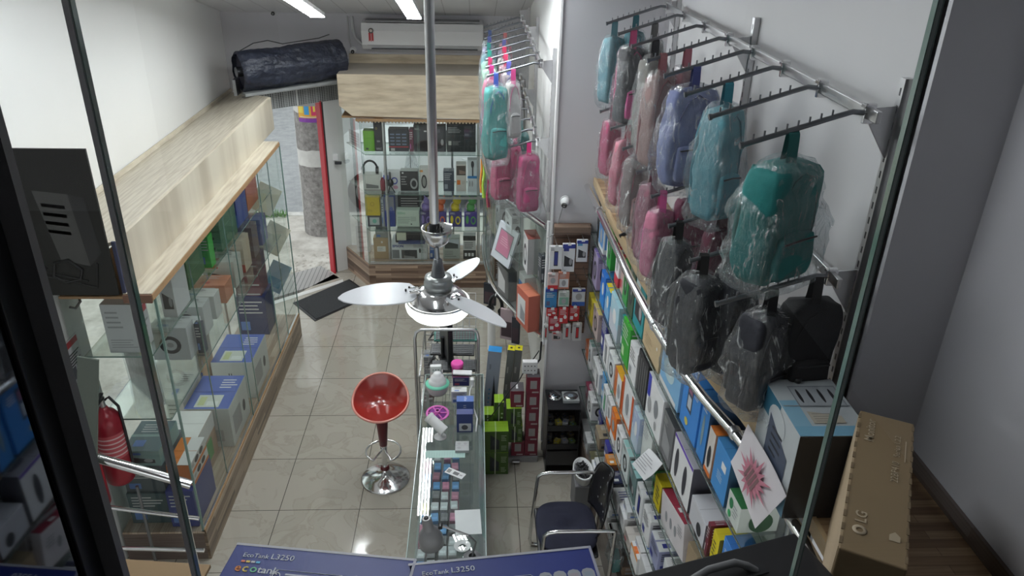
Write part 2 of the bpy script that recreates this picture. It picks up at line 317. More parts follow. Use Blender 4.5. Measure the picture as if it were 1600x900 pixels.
# ================================================================== SETTING
FLOOR = floor_mat()
mb = MB(); mb.poly([(-2.42, 0.9), (1.27, 0.9), (1.27, 5.25), (0.62, 5.25), (0.62, 8.95), (-1.62, 8.95), (-1.72, 8.70), (-2.14, 8.02), (-2.42, 7.82)], -0.05, 0.0, FLOOR); struct('floor', mb)
SIDEWALK = rough_ground('sidewalk_concrete', (0.42, 0.39, 0.35), (0.72, 0.69, 0.64), 3.0, 0.4)
mb = MB(); mb.box(-14, 12, -2, 10.75, -0.3, -0.052, SIDEWALK); struct('sidewalk', mb)
mb = MB(); mb.box(-14, 12, 10.75, 10.9, -0.32, -0.045, rough_ground('kerb_stone', (0.5, 0.49, 0.46), (0.7, 0.69, 0.66), 9, 0.3)); struct('kerb', mb)
mb = MB(); mb.box(-14, 12, 10.9, 40, -0.4, -0.2, rough_ground('asphalt', (0.30, 0.31, 0.32), (0.42, 0.43, 0.44), 5.0, 0.5)); struct('road', mb)
mb = MB(); mb.box(-14, 12, 19.5, 19.8, -0.2, 6, M('street_wall', (0.62, 0.62, 0.60), 0.8, var=0.12, scale=1.5, bump=.2)); struct('wall_across_street', mb)
# pieces of broken paving by the pole
mb = MB()
for k in range(60):
    x = -2.0+random.uniform(-0.35, 0.25); y = 9.1+random.uniform(-0.35, 0.3); q = random.uniform(0.012, 0.03)
    mb.lathe([(q, 0), (q*0.7, q*0.6), (0, q*0.7)], SIDEWALK, (x, y, -0.052), 6)
tag(obj('gravel', mb), 'loose gravel and rubble on the pavement by the concrete pole', 'gravel', kind='stuff')
mb = MB()
for k in range(160):
    x = -3.0+random.uniform(-0.22, 0.2); y = 10.72+random.uniform(-0.05, 0.06); a = random.uniform(0, 6.28); h = random.uniform(0.05, 0.14)
    mb.raw([(x, y, -0.05), (x+0.02*math.cos(a), y+0.02*math.sin(a), -0.05), (x+0.05*math.cos(a+1), y+0.05*math.sin(a+1), -0.05+h)], [(0, 1, 2)], M('grass', (0.12, 0.30, 0.05), 0.8, var=0.4))
tag(obj('grass_tuft', mb), 'small tuft of green grass growing along the kerb outside', 'grass', kind='stuff')

def wallbox(name, x0, x1, y0, y1, z0, z1, m=WALL): mb = MB(); mb.box(x0, x1, y0, y1, z0, z1, m); return struct(name, mb)
wallbox('wall_left', -2.95, -2.79, -2.5, 9.05, 2.12, 5.9, WALLB)
wallbox('wall_left_lower', -2.8, -2.42, 0.9, 4.26, -0.05, 2.12, WALLB)
wallbox('wall_back', -2.95, 0.6, 8.95, 9.12, 2.0, 3.4)
wallbox('wall_back_right', 0.1, 0.6, 8.90, 9.05, -0.05, 2.0)
wallbox('wall_right_far', 0.56, 0.66, 5.321, 9.1, -0.05, 4.4, WALLB)
wallbox('wall_pillar', 0.56, 1.4, 5.2, 5.32, -0.05, 4.6)
wallbox('wall_right', 1.26, 1.4, 2.12, 5.3, -0.05, 5.4, M('wall_paint_grey', (0.64, 0.635, 0.65), 0.6, var=0.05, scale=1.3, bump=0.05))
wallbox('wall_right_step', 1.26, 1.7, 2.1, 2.16, -0.05, 5.4)
wallbox('wall_right_near', 1.52, 1.62, -2.5, 2.12, 2.2, 5.9)
wallbox('wall_behind_shade', -2.9, 1.6, -2.6, -2.5, 2.2, 5.9)  # unseen wall, added to keep the near end dark
mb = MB(); mb.box(0.545, 0.56, 5.188, 5.215, 0.1, 4.3, WHITE); struct('trim_1', mb)
# skirting beside the pillar
mb = MB(); mb.box(0.55, 0.85, 5.185, 5.2, 0, 0.08, M('skirting', (0.42, 0.40, 0.37), 0.4)); struct('baseboard_pillar', mb)
# mezzanine slab and step
mb = MB(); mb.box(-2.79, 1.0, -2.5, 1.5, 2.2, 2.4, BASED); mb.box(1.0, 1.6, -2.5, 0.295, 2.2, 2.4, BASED); mb.box(1.3, 1.6, 0.295, 2.1, 2.2, 2.355, BASED); struct('mezzanine_floor', mb)  # right-hand strips extended, out of view, to stop sky light leaking in
# sloped ceiling
mb = MB(); y0, y1 = -2.6, 9.05
mb.raw([(-2.95, y0, ceil_z(y0)), (1.7, y0, ceil_z(y0)), (1.7, y1, ceil_z(y1)), (-2.95, y1, ceil_z(y1)), (-2.95, y0, ceil_z(y0)+.1), (1.7, y0, ceil_z(y0)+.1), (1.7, y1, ceil_z(y1)+.1), (-2.95, y1, ceil_z(y1)+.1)],
       [(0, 1, 2, 3), (7, 6, 5, 4), (0, 4, 5, 1), (2, 6, 7, 3), (0, 3, 7, 4), (1, 5, 6, 2)], lines_mat('pvc_ceiling', (0.74, 0.74, 0.76), (0.30, 0.30, 0.31), 0, 0.27, 0.25, 0.022, 0.35)); struct('ceiling', mb)
# doorway: lintel with grille, jambs, threshold (door line runs obliquely)
dA, dB = Vector((-2.47, 8.10, 0)), Vector((-1.50, 8.885, 0)); dd = (dB-dA).normalized(); dn = Vector((dd.y, -dd.x, 0))
Tdoor = frame(dA, dd, (0, 0, 1))     # local x along the door, y up, z = out of the wall towards the room (-n)
def dbox(mbx, a0, a1, z0, z1, n0, n1, m):      # a along the door line, n towards the room
    vs = []
    for z in (z0, z1):
        for n in (n0, n1):
            for a in (a0, a1): p = dA+dd*a+dn*n; vs.append((p.x, p.y, z))
    mbx.raw(vs, [(0, 1, 3, 2), (4, 6, 7, 5), (0, 4, 5, 1), (2, 3, 7, 6), (0, 2, 6, 4), (1, 5, 7, 3)], m)
DL = (dB-dA).length
lt = thing('shutter_lintel', 'perforated steel panel and white beam above the doorway', 'lintel', (0, 0, 0))
mb = MB(); dbox(mb, 0.05, DL-0.02, 2.115, 2.285, 0.0, 0.02, grille_mat()); obj('grille', mb, lt)
mb = MB(); dbox(mb, 0.16, DL, 2.29, 2.36, -0.1, 0.05, WALLB); dbox(mb, DL*0.52, DL*0.52+0.012, 2.115, 2.29, 0.02, 0.03, WALLB); obj('beam', mb, lt)
mb = MB(); dbox(mb, DL-0.33, DL-0.31, 0.0, 2.13, -0.08, 0.02, M('red_paint', (0.50, 0.02, 0.035), 0.4)); dbox(mb, DL-0.309, DL-0.28, 0.0, 2.13, -0.08, 0.0, M('black_rubber', (0.02, 0.02, 0.02), 0.6))
struct('door_1', mb)
mb = MB(); dbox(mb, DL-0.28, DL-0.05, -0.05, 2.3, -0.1, 0.0, WALLB); struct('wall_door_jamb', mb)
mb = MB(); mb.quad((-2.42, 7.74, 0.002), (-1.60, 8.42, 0.002), (-1.62, 8.50, 0.002), (-2.42, 7.84, 0.002), M('threshold_stone', (0.78, 0.77, 0.75), 0.3)); struct('trim_2', mb)
mb = MB(); dbox(mb, 0.0, DL-0.35, -0.05, 0.0, -0.3, 0.16, lines_mat('ribbed_plate', (0.42, 0.41, 0.40), (0.2, 0.2, 0.2), 0, 0.05, 0, 0.2)); struct('trim_3', mb)

def rubber_mat():
    t = thing('door_mat', 'black rubber door mat lying askew inside the entrance', 'door mat', (0, 0, 0))
    a, b, c, d = Vector((-1.76, 7.44, 0)), Vector((-1.21, 8.06, 0)), Vector((-1.54, 8.49, 0)), Vector((-2.09, 7.87, 0)); ce = (a+b+c+d)/4
    mb = MB(); mb.poly([tuple(p.xy) for p in (a, b, c, d)], 0.001, 0.008, BLACK); obj('border', mb, t)
    mb = MB(); mb.poly([tuple((ce+(p-ce)*0.93).xy) for p in (a, b, c, d)], 0.008, 0.013, M('mat_pile', (0.035, 0.037, 0.04), 0.9, var=0.6, scale=140, bump=0.8)); obj('pile', mb, t)
rubber_mat()

# ------------------------------------------------------------------ ceiling lamps
TUBE = M('lamp_tube', (0.95, 0.97, 1.0), 0.5, var=0.0, emit=LAMP_W)
def lamp(x, y, label, L=1.2, ang=0, w=0.135):
    t = thing('ceiling_lamp', label, 'ceiling lamp', (x, y, ceil_z(y)-.2), (-math.atan(0.255), 0, ang), group='strip lamps on the sloped ceiling')
    mb = MB(); mb.box(-w/2, w/2, -L/2, L/2, -0.035, -0.002, WHITE, b=0.004); obj('lamp_housing', mb, t)
    mb = MB()
    for k in range(4): xx = -w/2+w*(k+0.5)/4; mb.box(xx-w*0.055, xx+w*0.055, -L/2+0.01, L/2-0.01, -0.044, -0.036, TUBE)
    obj('lamp_tubes', mb, t)
    for k in (-1, 1): mb = MB(); mb.cyl((0, k*L*.35, -.003), (0, k*L*.35+.05, .196), .003, m=STEEL, n=6); obj('suspension_wire', mb, t)
    for k in (-1, 1): mb = MB(); mb.box(-w/2, w/2, k*L/2-0.012, k*L/2+0.012, -0.047, -0.0, GREYP); obj('end_cap', mb, t)
lamp(-1.43, 6.8, 'strip lamp over the left display case, its end showing at the top left'); lamp(-.56, 6.8, 'strip lamp beside the fan pole, its end showing at the top')
lamp(-.56, 4.6, 'strip lamp overhead, before the fan pole'); lamp(-1.43, 4.6, 'strip lamp overhead, over the near end of the left case')
lamp(.05, 5.5, 'strip lamp turned askew over the counter aisle', ang=R(25)); lamp(-.56, 2.3, 'added unseen strip lamp brightening the mezzanine edge')  # mezzanine lamp is unseen, added to brighten backpacks and near boxes

# ------------------------------------------------------------------ glass barrier at the mezzanine edge (vertical panes)
def pane(name, x0, x1, z0, z1, y, th, label, group='glass barrier panes'):
    mb = MB(); mb.quad((x0, y, z0), (x1, y, z0), (x1, y, z1), (x0, y, z1), GLASS)
    mb.box(x0-0.0, x0+0.0012, y-th/2, y+th/2, z0, z1, GEDGE); mb.box(x1-0.0012, x1, y-th/2, y+th/2, z0, z1, GEDGE)
    return obj(name, mb, None, label, 'glass pane', group)
pane('glass_barrier', -0.485, 0.578, 2.42, 4.9, 1.0, 0.012, 'wide middle glass pane of the mezzanine barrier')
pane('glass_barrier', 0.584, 1.515, 2.42, 4.9, 1.0, 0.012, 'right glass pane of the mezzanine barrier, ending at the grey wall')
pane('glass_barrier', -0.80, -0.492, 2.42, 4.9, 1.0, 0.012, 'narrow left glass pane beside the dark framed panel')
mb = MB(); mb.box(-0.4935, -0.4862, 0.992, 1.006, 2.42, 4.9, M('glint_profile', (.72, .73, .74), .3)); mb.box(0.5785, 0.5835, 0.994, 1.006, 2.42, 4.9, M('silicone_joint', (0.35, 0.42, 0.40), 0.2)); struct('trim_4', mb)  # left profile painted pale to stand in for a bright reflection
mb = MB(); mb.box(-0.80, 1.515, 0.985, 1.015, 2.4, 2.425, STEEL); struct('trim_5', mb)
# dark mirrored door in a black frame, nearly along the line of sight at the left
t = thing('mirror_door', 'dark tinted mirror door in a black frame at the left, reflecting the shelves', 'door', (-0.482, 0.75, 2.4))
MIRR = M('tinted_mirror', (0.10, 0.11, 0.13), 0.03, 1.0, var=0.15, scale=3)
mb = MB(); mb.box(-0.03, -0.005, -0.75, -0.036, 0.05, 2.2, MIRR); obj('mirror_glass', mb, t, 'dark tinted mirror glass')
mb = MB(); mb.box(-0.035, 0.0, -0.038, 0.0, 0.0, 2.3, BLACK, b=0.002); mb.box(-0.035, 0.0, -0.75, -0.0, 0.0, 0.05, BLACK); obj('frame', mb, t)
mb = MB(); mb.box(-0.012, 0.022, 0.0, 0.014, 0.0, 2.3, M('frame_grey', (0.20, 0.20, 0.205), 0.4)); obj('frame_strip', mb, t, 'dark grey outer strip of the frame')

# ================================================================== LEFT DISPLAY CASE
LX0, LX1, LY0, LY1 = -2.40, -1.84, 4.03, 7.14
t = thing('display_case', 'long glass display case along the left wall on a striped wooden plinth', 'display case', (0, 0, 0))
mb = MB(); mb.box(LX1-0.02, LX1, LY0, LY1, 0, 0.235, BASEY); mb.box(LX0, LX1-0.02, LY0, LY0+0.02, 0, 0.235, BASED); mb.box(LX0, LX1-0.02, LY1-0.02, LY1, 0, 0.235, BASED); obj('plinth', mb, t, 'plinth faced with brown striped wood')
mb = MB(); mb.box(LX0, LX1, LY0, LY1, 0.236, 0.25, wood_mat('case_floor_wood', (0.36, 0.27, 0.20), (0.50, 0.40, 0.31), (0.58, 0.48, 0.38), L=0.9, w=0.05, axis='y')); obj('case_floor', mb, t)
mb = MB(); mb.box(LX1-0.03, LX1-0.006, LY0, LY1, 0.251, 0.262, STEEL); mb.box(LX1-0.012, LX1-0.002, LY0, LY1, 0.236, 0.27, EDGEW); obj('sliding_track', mb, t)
ys = [LY0+0.012, 4.62, 5.35, 5.55, 6.35, 6.72, LY1]
for a, b in zip(ys[:-1], ys[1:]):
    mb = MB(); xx = LX1-0.018-(0.008 if ys.index(a) % 2 else 0); mb.quad((xx, a, 0.262), (xx, b, 0.262), (xx, b, 2.05), (xx, a, 2.05), GLASS)
    mb.box(xx-0.004, xx+0.004, a, a+0.004, 0.262, 2.05, GEDGE); obj('glass_door', mb, t)
mb = MB(); mb.quad((LX0, LY0+0.006, 0.25), (LX1-0.02, LY0+0.006, 0.25), (LX1-0.02, LY0+0.006, 2.08), (LX0, LY0+0.006, 2.08), GLASS); mb.box(LX1-0.025, LX1-0.012, LY0, LY0+0.012, 0.25, 2.08, GEDGE)
obj('glass_end', mb, t, 'near end glass')
mb = MB(); mb.quad((LX0, LY1-0.006, 0.25), (LX1, LY1-0.006, 0.25), (LX1, LY1-0.006, 2.08), (LX0, LY1-0.006, 2.08), GLASS); mb.box(LX1-0.01, LX1, LY1-0.01, LY1, 0.25, 2.08, GEDGE); obj('glass_end', mb, t, 'far end glass beside the doorway')
for z, d in ((1.17, 0.44), (1.63, 0.40)):
    mb = MB(); mb.box(LX0+0.04, LX0+0.04+d, LY0+0.03, LY1-0.04, z-0.004, z+0.004, GLASS); x = LX0+0.04+d; mb.box(x, x+0.0015, LY0+0.03, LY1-0.04, z-0.005, z+0.005, GEDGE); mb.box(LX0+0.04, x, LY0+0.028, LY0+0.03, z-0.005, z+0.005, GEDGE)
    obj('glass_shelf', mb, t)
mb = MB()
for y in (4.75, 5.6, 6.45): mb.cyl((LX0+0.06, y, 0.25), (LX0+0.06, y, 2.1), 0.011, m=STEEL, n=10)
obj('shelf_posts', mb, t)
mb = MB(); mb.quad((LX0, LY0, 0.0), (LX0, LY1, 0.0), (LX0, LY1, 2.1), (LX0, LY0, 2.1), GLASS); struct('window_1', mb)
# fascia above the case
t = thing('fascia_board', 'pale wood fascia box with a ledge running above the left display case', 'fascia', (0, 0, 0))
mb = MB(); mb.box(-2.0, LX1, 3.97, 7.11, 2.085, 2.105, LAM); obj('ledge_board', mb, t)
mb = MB(); mb.box(-2.0, -1.98, 3.99, 7.55, 2.106, 2.415, LAM); obj('front_board', mb, t)
mb = MB(); mb.raw([(-2.0, 3.99, 2.417), (-2.0, 7.56, 2.417), (-2.784, 8.92, 2.158), (-2.784, 3.99, 2.158), (-2.0, 3.99, 2.397), (-2.0, 7.56, 2.397), (-2.784, 8.92, 2.138), (-2.784, 3.99, 2.138)],
                  [(0, 1, 2, 3), (7, 6, 5, 4), (0, 4, 5, 1), (1, 5, 6, 2), (2, 6, 7, 3), (3, 7, 4, 0)], LAM); mb.quad((-2.3, 5.35, 2.3195), (-2.0, 5.35, 2.4178), (-2.0, 5.354, 2.4178), (-2.3, 5.354, 2.3195), EDGEW); obj('sloping_top_board', mb, t)
mb = MB(); mb.raw([(-2.785, 3.99, 2.16), (-2.785, 8.94, 2.16), (-2.785, 8.94, 2.20), (-2.785, 3.99, 2.20), (-2.765, 3.99, 2.165), (-2.765, 8.94, 2.165), (-2.775, 8.94, 2.20), (-2.775, 3.99, 2.20)], [(4, 5, 6, 7), (7, 6, 2, 3), (0, 4, 7, 3), (1, 2, 6, 5)], LAM); obj('back_strip', mb, t)
mb = MB(); mb.box(LX1-0.006, LX1+0.004, 3.965, 7.11, 2.062, 2.1, EDGEW); mb.box(-2.0, LX1, 3.955, 3.968, 2.05, 2.1, M('dark_edge', (0.16, 0.08, 0.05), 0.5)); mb.box(-2.38, LX1-0.02, 4.0, 7.11, 2.055, 2.07, EDGEW)
mb.box(-2.005, -1.985, 3.975, 3.988, 2.1, 2.42, M('navy_edge', (0.03, 0.035, 0.08), 0.5)); obj('edge_strip', mb, t, 'dark brown edge strips')
# dark sign panel with the faint drawing of a computer tower, hung at the end of the fascia
t = thing('sign_panel', 'dark grey panel with a faint drawing of a computer, above the extinguisher', 'sign', (-2.40, 3.955, 2.105))
SG = M('sign_dark', (0.020, 0.020, 0.018), 0.6, var=0.1, spec=.25); LN = M('sign_line', (0.011, 0.011, 0.011), 0.5); LG_ = M('sign_light', (0.045, 0.045, 0.042), 0.4); YL = M('sign_yellow', (0.075, 0.065, 0.01), 0.4)
mb = MB(); mb.box(-0.39, 0.385, -0.005, 0.01, 0, 0.845, SG); obj('board', mb, t)
mb = MB(); e = -0.0065
def sq(a, b, c, d, m): mb.quad((a[0], e, a[1]), (b[0], e, b[1]), (c[0], e, c[1]), (d[0], e, d[1]), m)
def ln(pts, w, m=LN): mb.tube([(x, e, z) for x, z in pts], w, m, n=4)
sq((0.12, 0.22), (0.27, 0.18), (0.24, 0.60), (0.06, 0.62), LG_); sq((0.27, 0.18), (0.345, 0.26), (0.32, 0.58), (0.24, 0.60), LN)
for k in range(4): sq((0.09, 0.55-k*.05), (0.21, 0.535-k*.05), (0.21, 0.515-k*.05), (0.09, 0.53-k*.05), LN)
sq((-0.22, 0.25), (-0.03, 0.22), (-0.06, 0.55), (-0.26, 0.56), LN); sq((-0.2, 0.28), (-0.06, 0.26), (-0.09, 0.51), (-0.23, 0.52), YL)
ln([(-0.26, 0.18), (0.02, 0.12), (0.28, 0.05), (0.31, 0.20)], 0.006); ln([(-0.25, 0.21), (0.0, 0.15), (0.24, 0.09)], 0.006)
ln([(0.06, 0.12), (0.08, 0.2), (0.16, 0.22), (0.22, 0.16), (0.2, 0.1), (0.12, 0.08), (0.06, 0.12)], 0.01); ln([(-0.12, 0.22), (-0.02, 0.22), (0.03, 0.17), (-0.04, 0.12), (-0.14, 0.15), (-0.12, 0.22)], 0.008)
ln([(-0.22, 0.62), (-0.2, 0.7), (-0.12, 0.7), (-0.1, 0.63), (-0.16, 0.6), (-0.22, 0.62)], 0.008)
obj('drawing', mb, t, 'faint line drawing of a computer tower and monitor')

# things in the left case: (label, y0, y1, x0, x1, z, h, colour, art, top, accent, rz)
GL = 'boxes in the left display case'
def lc(label, x0, x1, y0, y1, z, h, col, art='text', top=None, acc=(0.1, 0.2, 0.5), rz=0): return pbox(label, 'box', GL, ((x0+x1)/2, (y0+y1)/2, z+0.001), (x1-x0, y1-y0, h), col, art, (0, 0, rz), top=top, acc=acc)
lc('white carton with red lettering standing upright on the top shelf at the near end', -2.22, -2.02, 4.10, 4.26, 1.634, 0.33, (0.62, 0.62, 0.64), [('F', 'l', .1, .1, .9, .3, GR), ('F', 'l', .1, .5, .6, .9, GR), ('R', 'l', .1, .1, .9, .6, GR), ('R', 'r', .1, .7, .9, .84, (0.6, 0.05, 0.07)), ('L', 'l', .2, .2, .8, .9, GR)])
lc('white printed carton on the top shelf behind the red-lettered one', -2.06, -1.97, 4.55, 4.80, 1.634, 0.3, (0.66, 0.67, 0.68), 'gear', acc=(0.2, 0.2, 0.2))
for k in range(3): lc('dark green boxed camera kit, %s of the near stack on the top shelf' % ('lowest', 'middle one', 'topmost')[k], -2.30, -2.02, 4.95, 5.28, 1.634+k*0.11, 0.108, (0.06, 0.15, 0.07), 'gear', (0.09, 0.25, 0.08), (0.3, 0.4, 0.3))
lc('bright green small box beside the dark green camera kits', -2.05, -1.98, 5.32, 5.42, 1.634, 0.25, (0.05, 0.42, 0.06), 'text')
for k in range(4): lc('dark green camera kit box, %s of the far stack on the top shelf' % ('lowest', 'second lowest', 'second highest', 'topmost')[k], -2.32, -1.99, 5.62, 6.05, 1.634+k*0.085, 0.083, (0.07, 0.17, 0.10), 'gear', (0.10, 0.22, 0.12), (0.3, 0.35, 0.3))
lc('blue carton on the top shelf behind the green kits', -2.3, -2.0, 6.12, 6.42, 1.634, 0.34, (0.06, 0.09, 0.34), 'wave', (0.08, 0.12, 0.42))
lc('orange and red carton on the top shelf near the far end', -2.3, -2.02, 6.5, 6.85, 1.634, 0.24, (0.50, 0.12, 0.09), 'photo', (0.6, 0.2, 0.12), (0.4, 0.4, 0.4))
# wrapped flat panel leaning, with a yellow upper edge
t = thing('wrapped_panel', 'large grey plastic-wrapped flat panel with a yellow upper edge leaning in the left case', 'wrapped panel', (-2.18, 4.35, 1.178), (0, R(-8), R(-50)), GL)
mb = MB(); mb.box(-0.27, 0.27, -0.02, 0.02, 0, 0.34, M('charcoal_card', (0.09, 0.09, 0.10), 0.5, bump=0.3)); obj('board', mb, t); mb = MB(); mb.box(-0.275, 0.275, -0.024, 0.024, 0.34, 0.362, M('yellow_tape', (0.62, 0.52, 0.16), 0.5)); obj('tape_edge', mb, t)
mb = MB(); mb.box(-0.28, 0.28, -0.03, 0.03, -0.0, 0.37, FILMW); obj('plastic_wrap', mb, t)
lc('dark teal carton on the plinth, at the bottom of the near stack', -2.36, -2.10, 4.12, 4.55, 0.251, 0.26, (0.05, 0.09, 0.10), 'text')
lc('dark grey carton stacked on the dark teal one', -2.36, -2.10, 4.14, 4.56, 0.513, 0.2, (0.07, 0.09, 0.10), 'text', (0.12, 0.14, 0.15))
lc('pale teal router carton on top of the near stack', -2.34, -2.10, 4.16, 4.50, 0.715, 0.12, (0.25, 0.38, 0.36), 'gear', (0.10, 0.16, 0.18))
ART_O = [('L', 'r', 0, .0, 1, .3, (0.75, 0.2, 0.03)), ('L', 'e', .3, .4, .8, .85, DK), ('R', 'r', 0, 0, 1, .28, (0.75, 0.2, 0.03)), ('R', 'e', .25, .4, .5, .9, DK), ('R', 'e', .55, .4, .8, .9, DK), ('R', 'l', .05, .5, .22, .8, DK)]
lc('large dark blue carton on the plinth at the near end of the left case', -2.08, -1.90, 4.08, 4.46, 0.251, 0.31, (0.03, 0.045, 0.22), 'text', (0.04, 0.06, 0.30))
lc('lower orange and white box on the blue carton', -2.06, -1.90, 4.14, 4.44, 0.563, 0.088, (0.78, 0.76, 0.74), ART_O+[('F', 'r', 0, 0, 1, 1, (0.55, 0.16, 0.04))], (0.80, 0.80, 0.79))
lc('upper orange and white box on the blue carton', -2.06, -1.90, 4.13, 4.43, 0.653, 0.088, (0.78, 0.76, 0.74), ART_O+[('F', 'r', 0, 0, 1, 1, (0.55, 0.16, 0.04)), ('T', 'r', 0.45, 0, 1, 1, (0.85, 0.85, 0.84))], (0.85, 0.25, 0.03))
lc('white and brown carton with a green patch behind the orange boxes', -2.28, -2.02, 4.60, 4.93, 0.251, 0.36, (0.52, 0.36, 0.26), [('R', 'r', 0, .62, 1, 1, WH), ('R', 'r', .15, .1, .7, .55, (0.12, 0.36, 0.12)), ('F', 'r', 0, .65, 1, 1, WH), ('L', 'r', 0, .65, 1, 1, WH)], (0.8, 0.8, 0.78))
lc('white carton lying behind the green-patched one', -2.385, -2.255, 5.0, 5.4, 0.251, 0.42, (0.62, 0.60, 0.58), 'text')
def printer_box(label, x0, x1, y0, y1, z, h):
    lc(label, x0, x1, y0, y1, z, h, (0.66, 0.68, 0.66), [('R', 'r', .12, .2, .55, .7, GR), ('R', 'e', .65, .3, .8, .6, DK), ('F', 'r', .4, .6, .42, .7, DK), ('F', 'r', .46, .6, .48, .7, DK), ('F', 'r', .15, .15, .8, .45, (0.45, 0.45, 0.44)),
       ('T', 'r', .2, .05, .75, .4, (0.62, 0.66, 0.60)), ('T', 'r', .25, .1, .4, .35, (0.55, 0.6, 0.3)), ('T', 'r', .45, .1, .7, .22, (0.75, 0.78, 0.75)), ('T', 'l', .55, .6, .95, .9, WH)], (0.08, 0.14, 0.48))
printer_box('blue-topped printer carton standing nearer on the plinth of the left case', -2.24, -1.90, 4.95, 5.42, 0.251, 0.36)
printer_box('blue-topped printer carton standing farther along the plinth of the left case', -2.24, -1.90, 5.62, 6.10, 0.251, 0.36)
lc('kraft carton with tall sides behind the printer cartons', -2.36, -2.26, 5.62, 5.75, 0.251, 0.75, (0.56, 0.38, 0.26), 'text')
lc('navy blue carton standing at the far end of the plinth', -2.34, -2.05, 6.72, 7.02, 0.251, 0.42, (0.02, 0.03, 0.11), 'text', (0.04, 0.05, 0.16))
for k in range(4): lc('dark red cartridge box, %s of the stack on the navy carton' % ('lowest', 'second lowest', 'second highest', 'topmost')[k], -2.32, -2.08, 6.74, 7.0, 0.673+k*0.1, 0.098, (0.16, 0.07, 0.09), [('F', 'r', .05, .1, .95, .25, (0.5, 0.5, 0.5)), ('L', 'r', .05, .1, .95, .25, (0.5, 0.5, 0.5))], (0.2, 0.1, 0.12))
for k, (y, w, h, c, n) in enumerate([(4.75, .14, .26, (0.62, 0.64, 0.66), 'white camera carton'), (4.92, .12, .2, (0.65, 0.68, 0.70), 'pale blue white carton'), (5.1, .16, .24, (0.6, 0.62, 0.62), 'white dome camera carton'), (5.35, .14, .2, (0.66, 0.66, 0.64), 'cream carton'),
                                  (5.62, .2, .16, (0.62, 0.26, 0.16), 'orange topped carton'), (5.9, .22, .24, (0.56, 0.57, 0.52), 'grey white carton'), (6.2, .2, .3, (0.60, 0.50, 0.38), 'kraft carton with a red stripe'), (6.5, .18, .3, (0.14, 0.1, 0.12), 'dark maroon carton'), (6.8, .2, .26, (0.1, 0.12, 0.3), 'dark blue carton')]):
    lc(n+' on the middle glass shelf of the left case', -2.28, -2.02, y, y+w, 1.178, h, c, ['round', 'phone', 'round', 'text', 'text', 'gear', 'band', 'text', 'text'][k], acc=(0.5, 0.1, 0.08) if k > 3 else (0.2, 0.3, 0.5))
lc('small black boxed gadget hanging dark among the white cartons on the middle shelf', -2.0, -1.95, 4.84, 4.9, 1.178, 0.24, (0.02, 0.03, 0.06), 'text')
def leaflet(label, p, s, col, rot, art=None):
    t = MB(); w, h = s; t.box(-w/2, w/2, -0.0006, 0.0006, 0, h, col); 
    for q in (art or []): t.quad((q[0], -0.0012, q[1]), (q[2], -0.0012, q[1]), (q[2], -0.0012, q[3]), (q[0], -0.0012, q[3]), C(q[4]))
    return obj('price_leaflet', t, None, label, 'leaflet', 'leaflets at the far end of the left case', loc=p, rot=rot)
leaflet('cream paper leaflet highest at the far end glass', (-2.10, 7.11, 1.40), (0.22, 0.3), M('daylit_cream_paper', (0.85, 0.84, 0.68), 0.7), (0, R(28), 0))  # cream brightened to carry the daylight from outside
leaflet('cream paper leaflet of middle height at the far end glass', (-2.08, 7.11, 0.98), (0.22, 0.33), M('daylit_cream_paper', (0.85, 0.84, 0.68), 0.7), (0, R(30), 0), [(-0.08, .05, .02, .2, (0.6, 0.6, 0.5))])
leaflet('pale blue paper leaflet lowest at the far end glass', (-2.10, 7.11, 0.55), (0.2, 0.34), M('blue_paper', (0.45, 0.62, 0.72), 0.7), (0, R(28), 0), [(-0.07, .05, .07, .16, (0.2, 0.45, 0.62))])

# wall things near the left case
t = thing('fire_extinguisher', 'red fire extinguisher hung on the white wall beside the left case', 'fire extinguisher', (-2.29, 4.0, 0.74))
RED = M('extinguisher_red', (0.32, 0.015, 0.03), 0.28)
mb = MB(); mb.lathe([(0, 0), (0.07, 0.0), (0.085, 0.02), (0.088, 0.06), (0.088, 0.44), (0.08, 0.49), (0.055, 0.53), (0.028, 0.55), (0.022, 0.57), (0, 0.57)], RED); obj('cylinder_body', mb, t)
mb = MB(); mb.lathe([(0.0886, 0.22), (0.0886, 0.4)], M('extinguisher_label', (0.55, 0.10, 0.12), 0.4), n=32)
for k in range(5): mb.lathe([(0.0892, 0.24+k*.032), (0.0892, 0.25+k*.032)], M('label_ink', (0.75, 0.55, 0.55), 0.5), n=32)
obj('paper_label', mb, t)
mb = MB(); mb.cyl((0, 0, 0.57), (0, 0, 0.62), 0.016, m=STEEL); mb.box(-0.01, 0.01, -0.09, 0.02, 0.62, 0.632, BLACK); mb.box(-0.01, 0.01, -0.08, 0.02, 0.65, 0.66, BLACK); mb.tube([(0, 0.02, 0.60), (0.03, 0.03, 0.62), (0.08, 0.02, 0.56), (0.095, 0.0, 0.40), (0.095, 0, 0.12)], 0.009, BLACK); obj('valve_and_hose', mb, t)
t = thing('fire_extinguisher', 'second red fire extinguisher, half hidden behind the leaning dark green board', 'fire extinguisher', (-2.33, 3.76, 0.74))
mb = MB(); mb.lathe([(0, 0), (0.06, 0.0), (0.07, 0.02), (0.07, 0.40), (0.05, 0.47), (0.02, 0.5), (0, 0.5)], RED); obj('cylinder_body', mb, t); mb = MB(); mb.cyl((0, 0, 0.5), (0, 0, 0.56), 0.014, m=BLACK); obj('valve', mb, t)
mb = MB(); mb.box(-2.419, -2.415, 3.98, 4.14, 1.48, 1.76, M('sign_paper', (0.68, 0.67, 0.70), 0.5)); mb.box(-2.4148, -2.414, 3.99, 4.13, 1.71, 1.75, C((0.5, 0.05, 0.06))); mb.box(-2.4148, -2.414, 4.06, 4.13, 1.5, 1.58, C((0.1, 0.18, 0.4)))
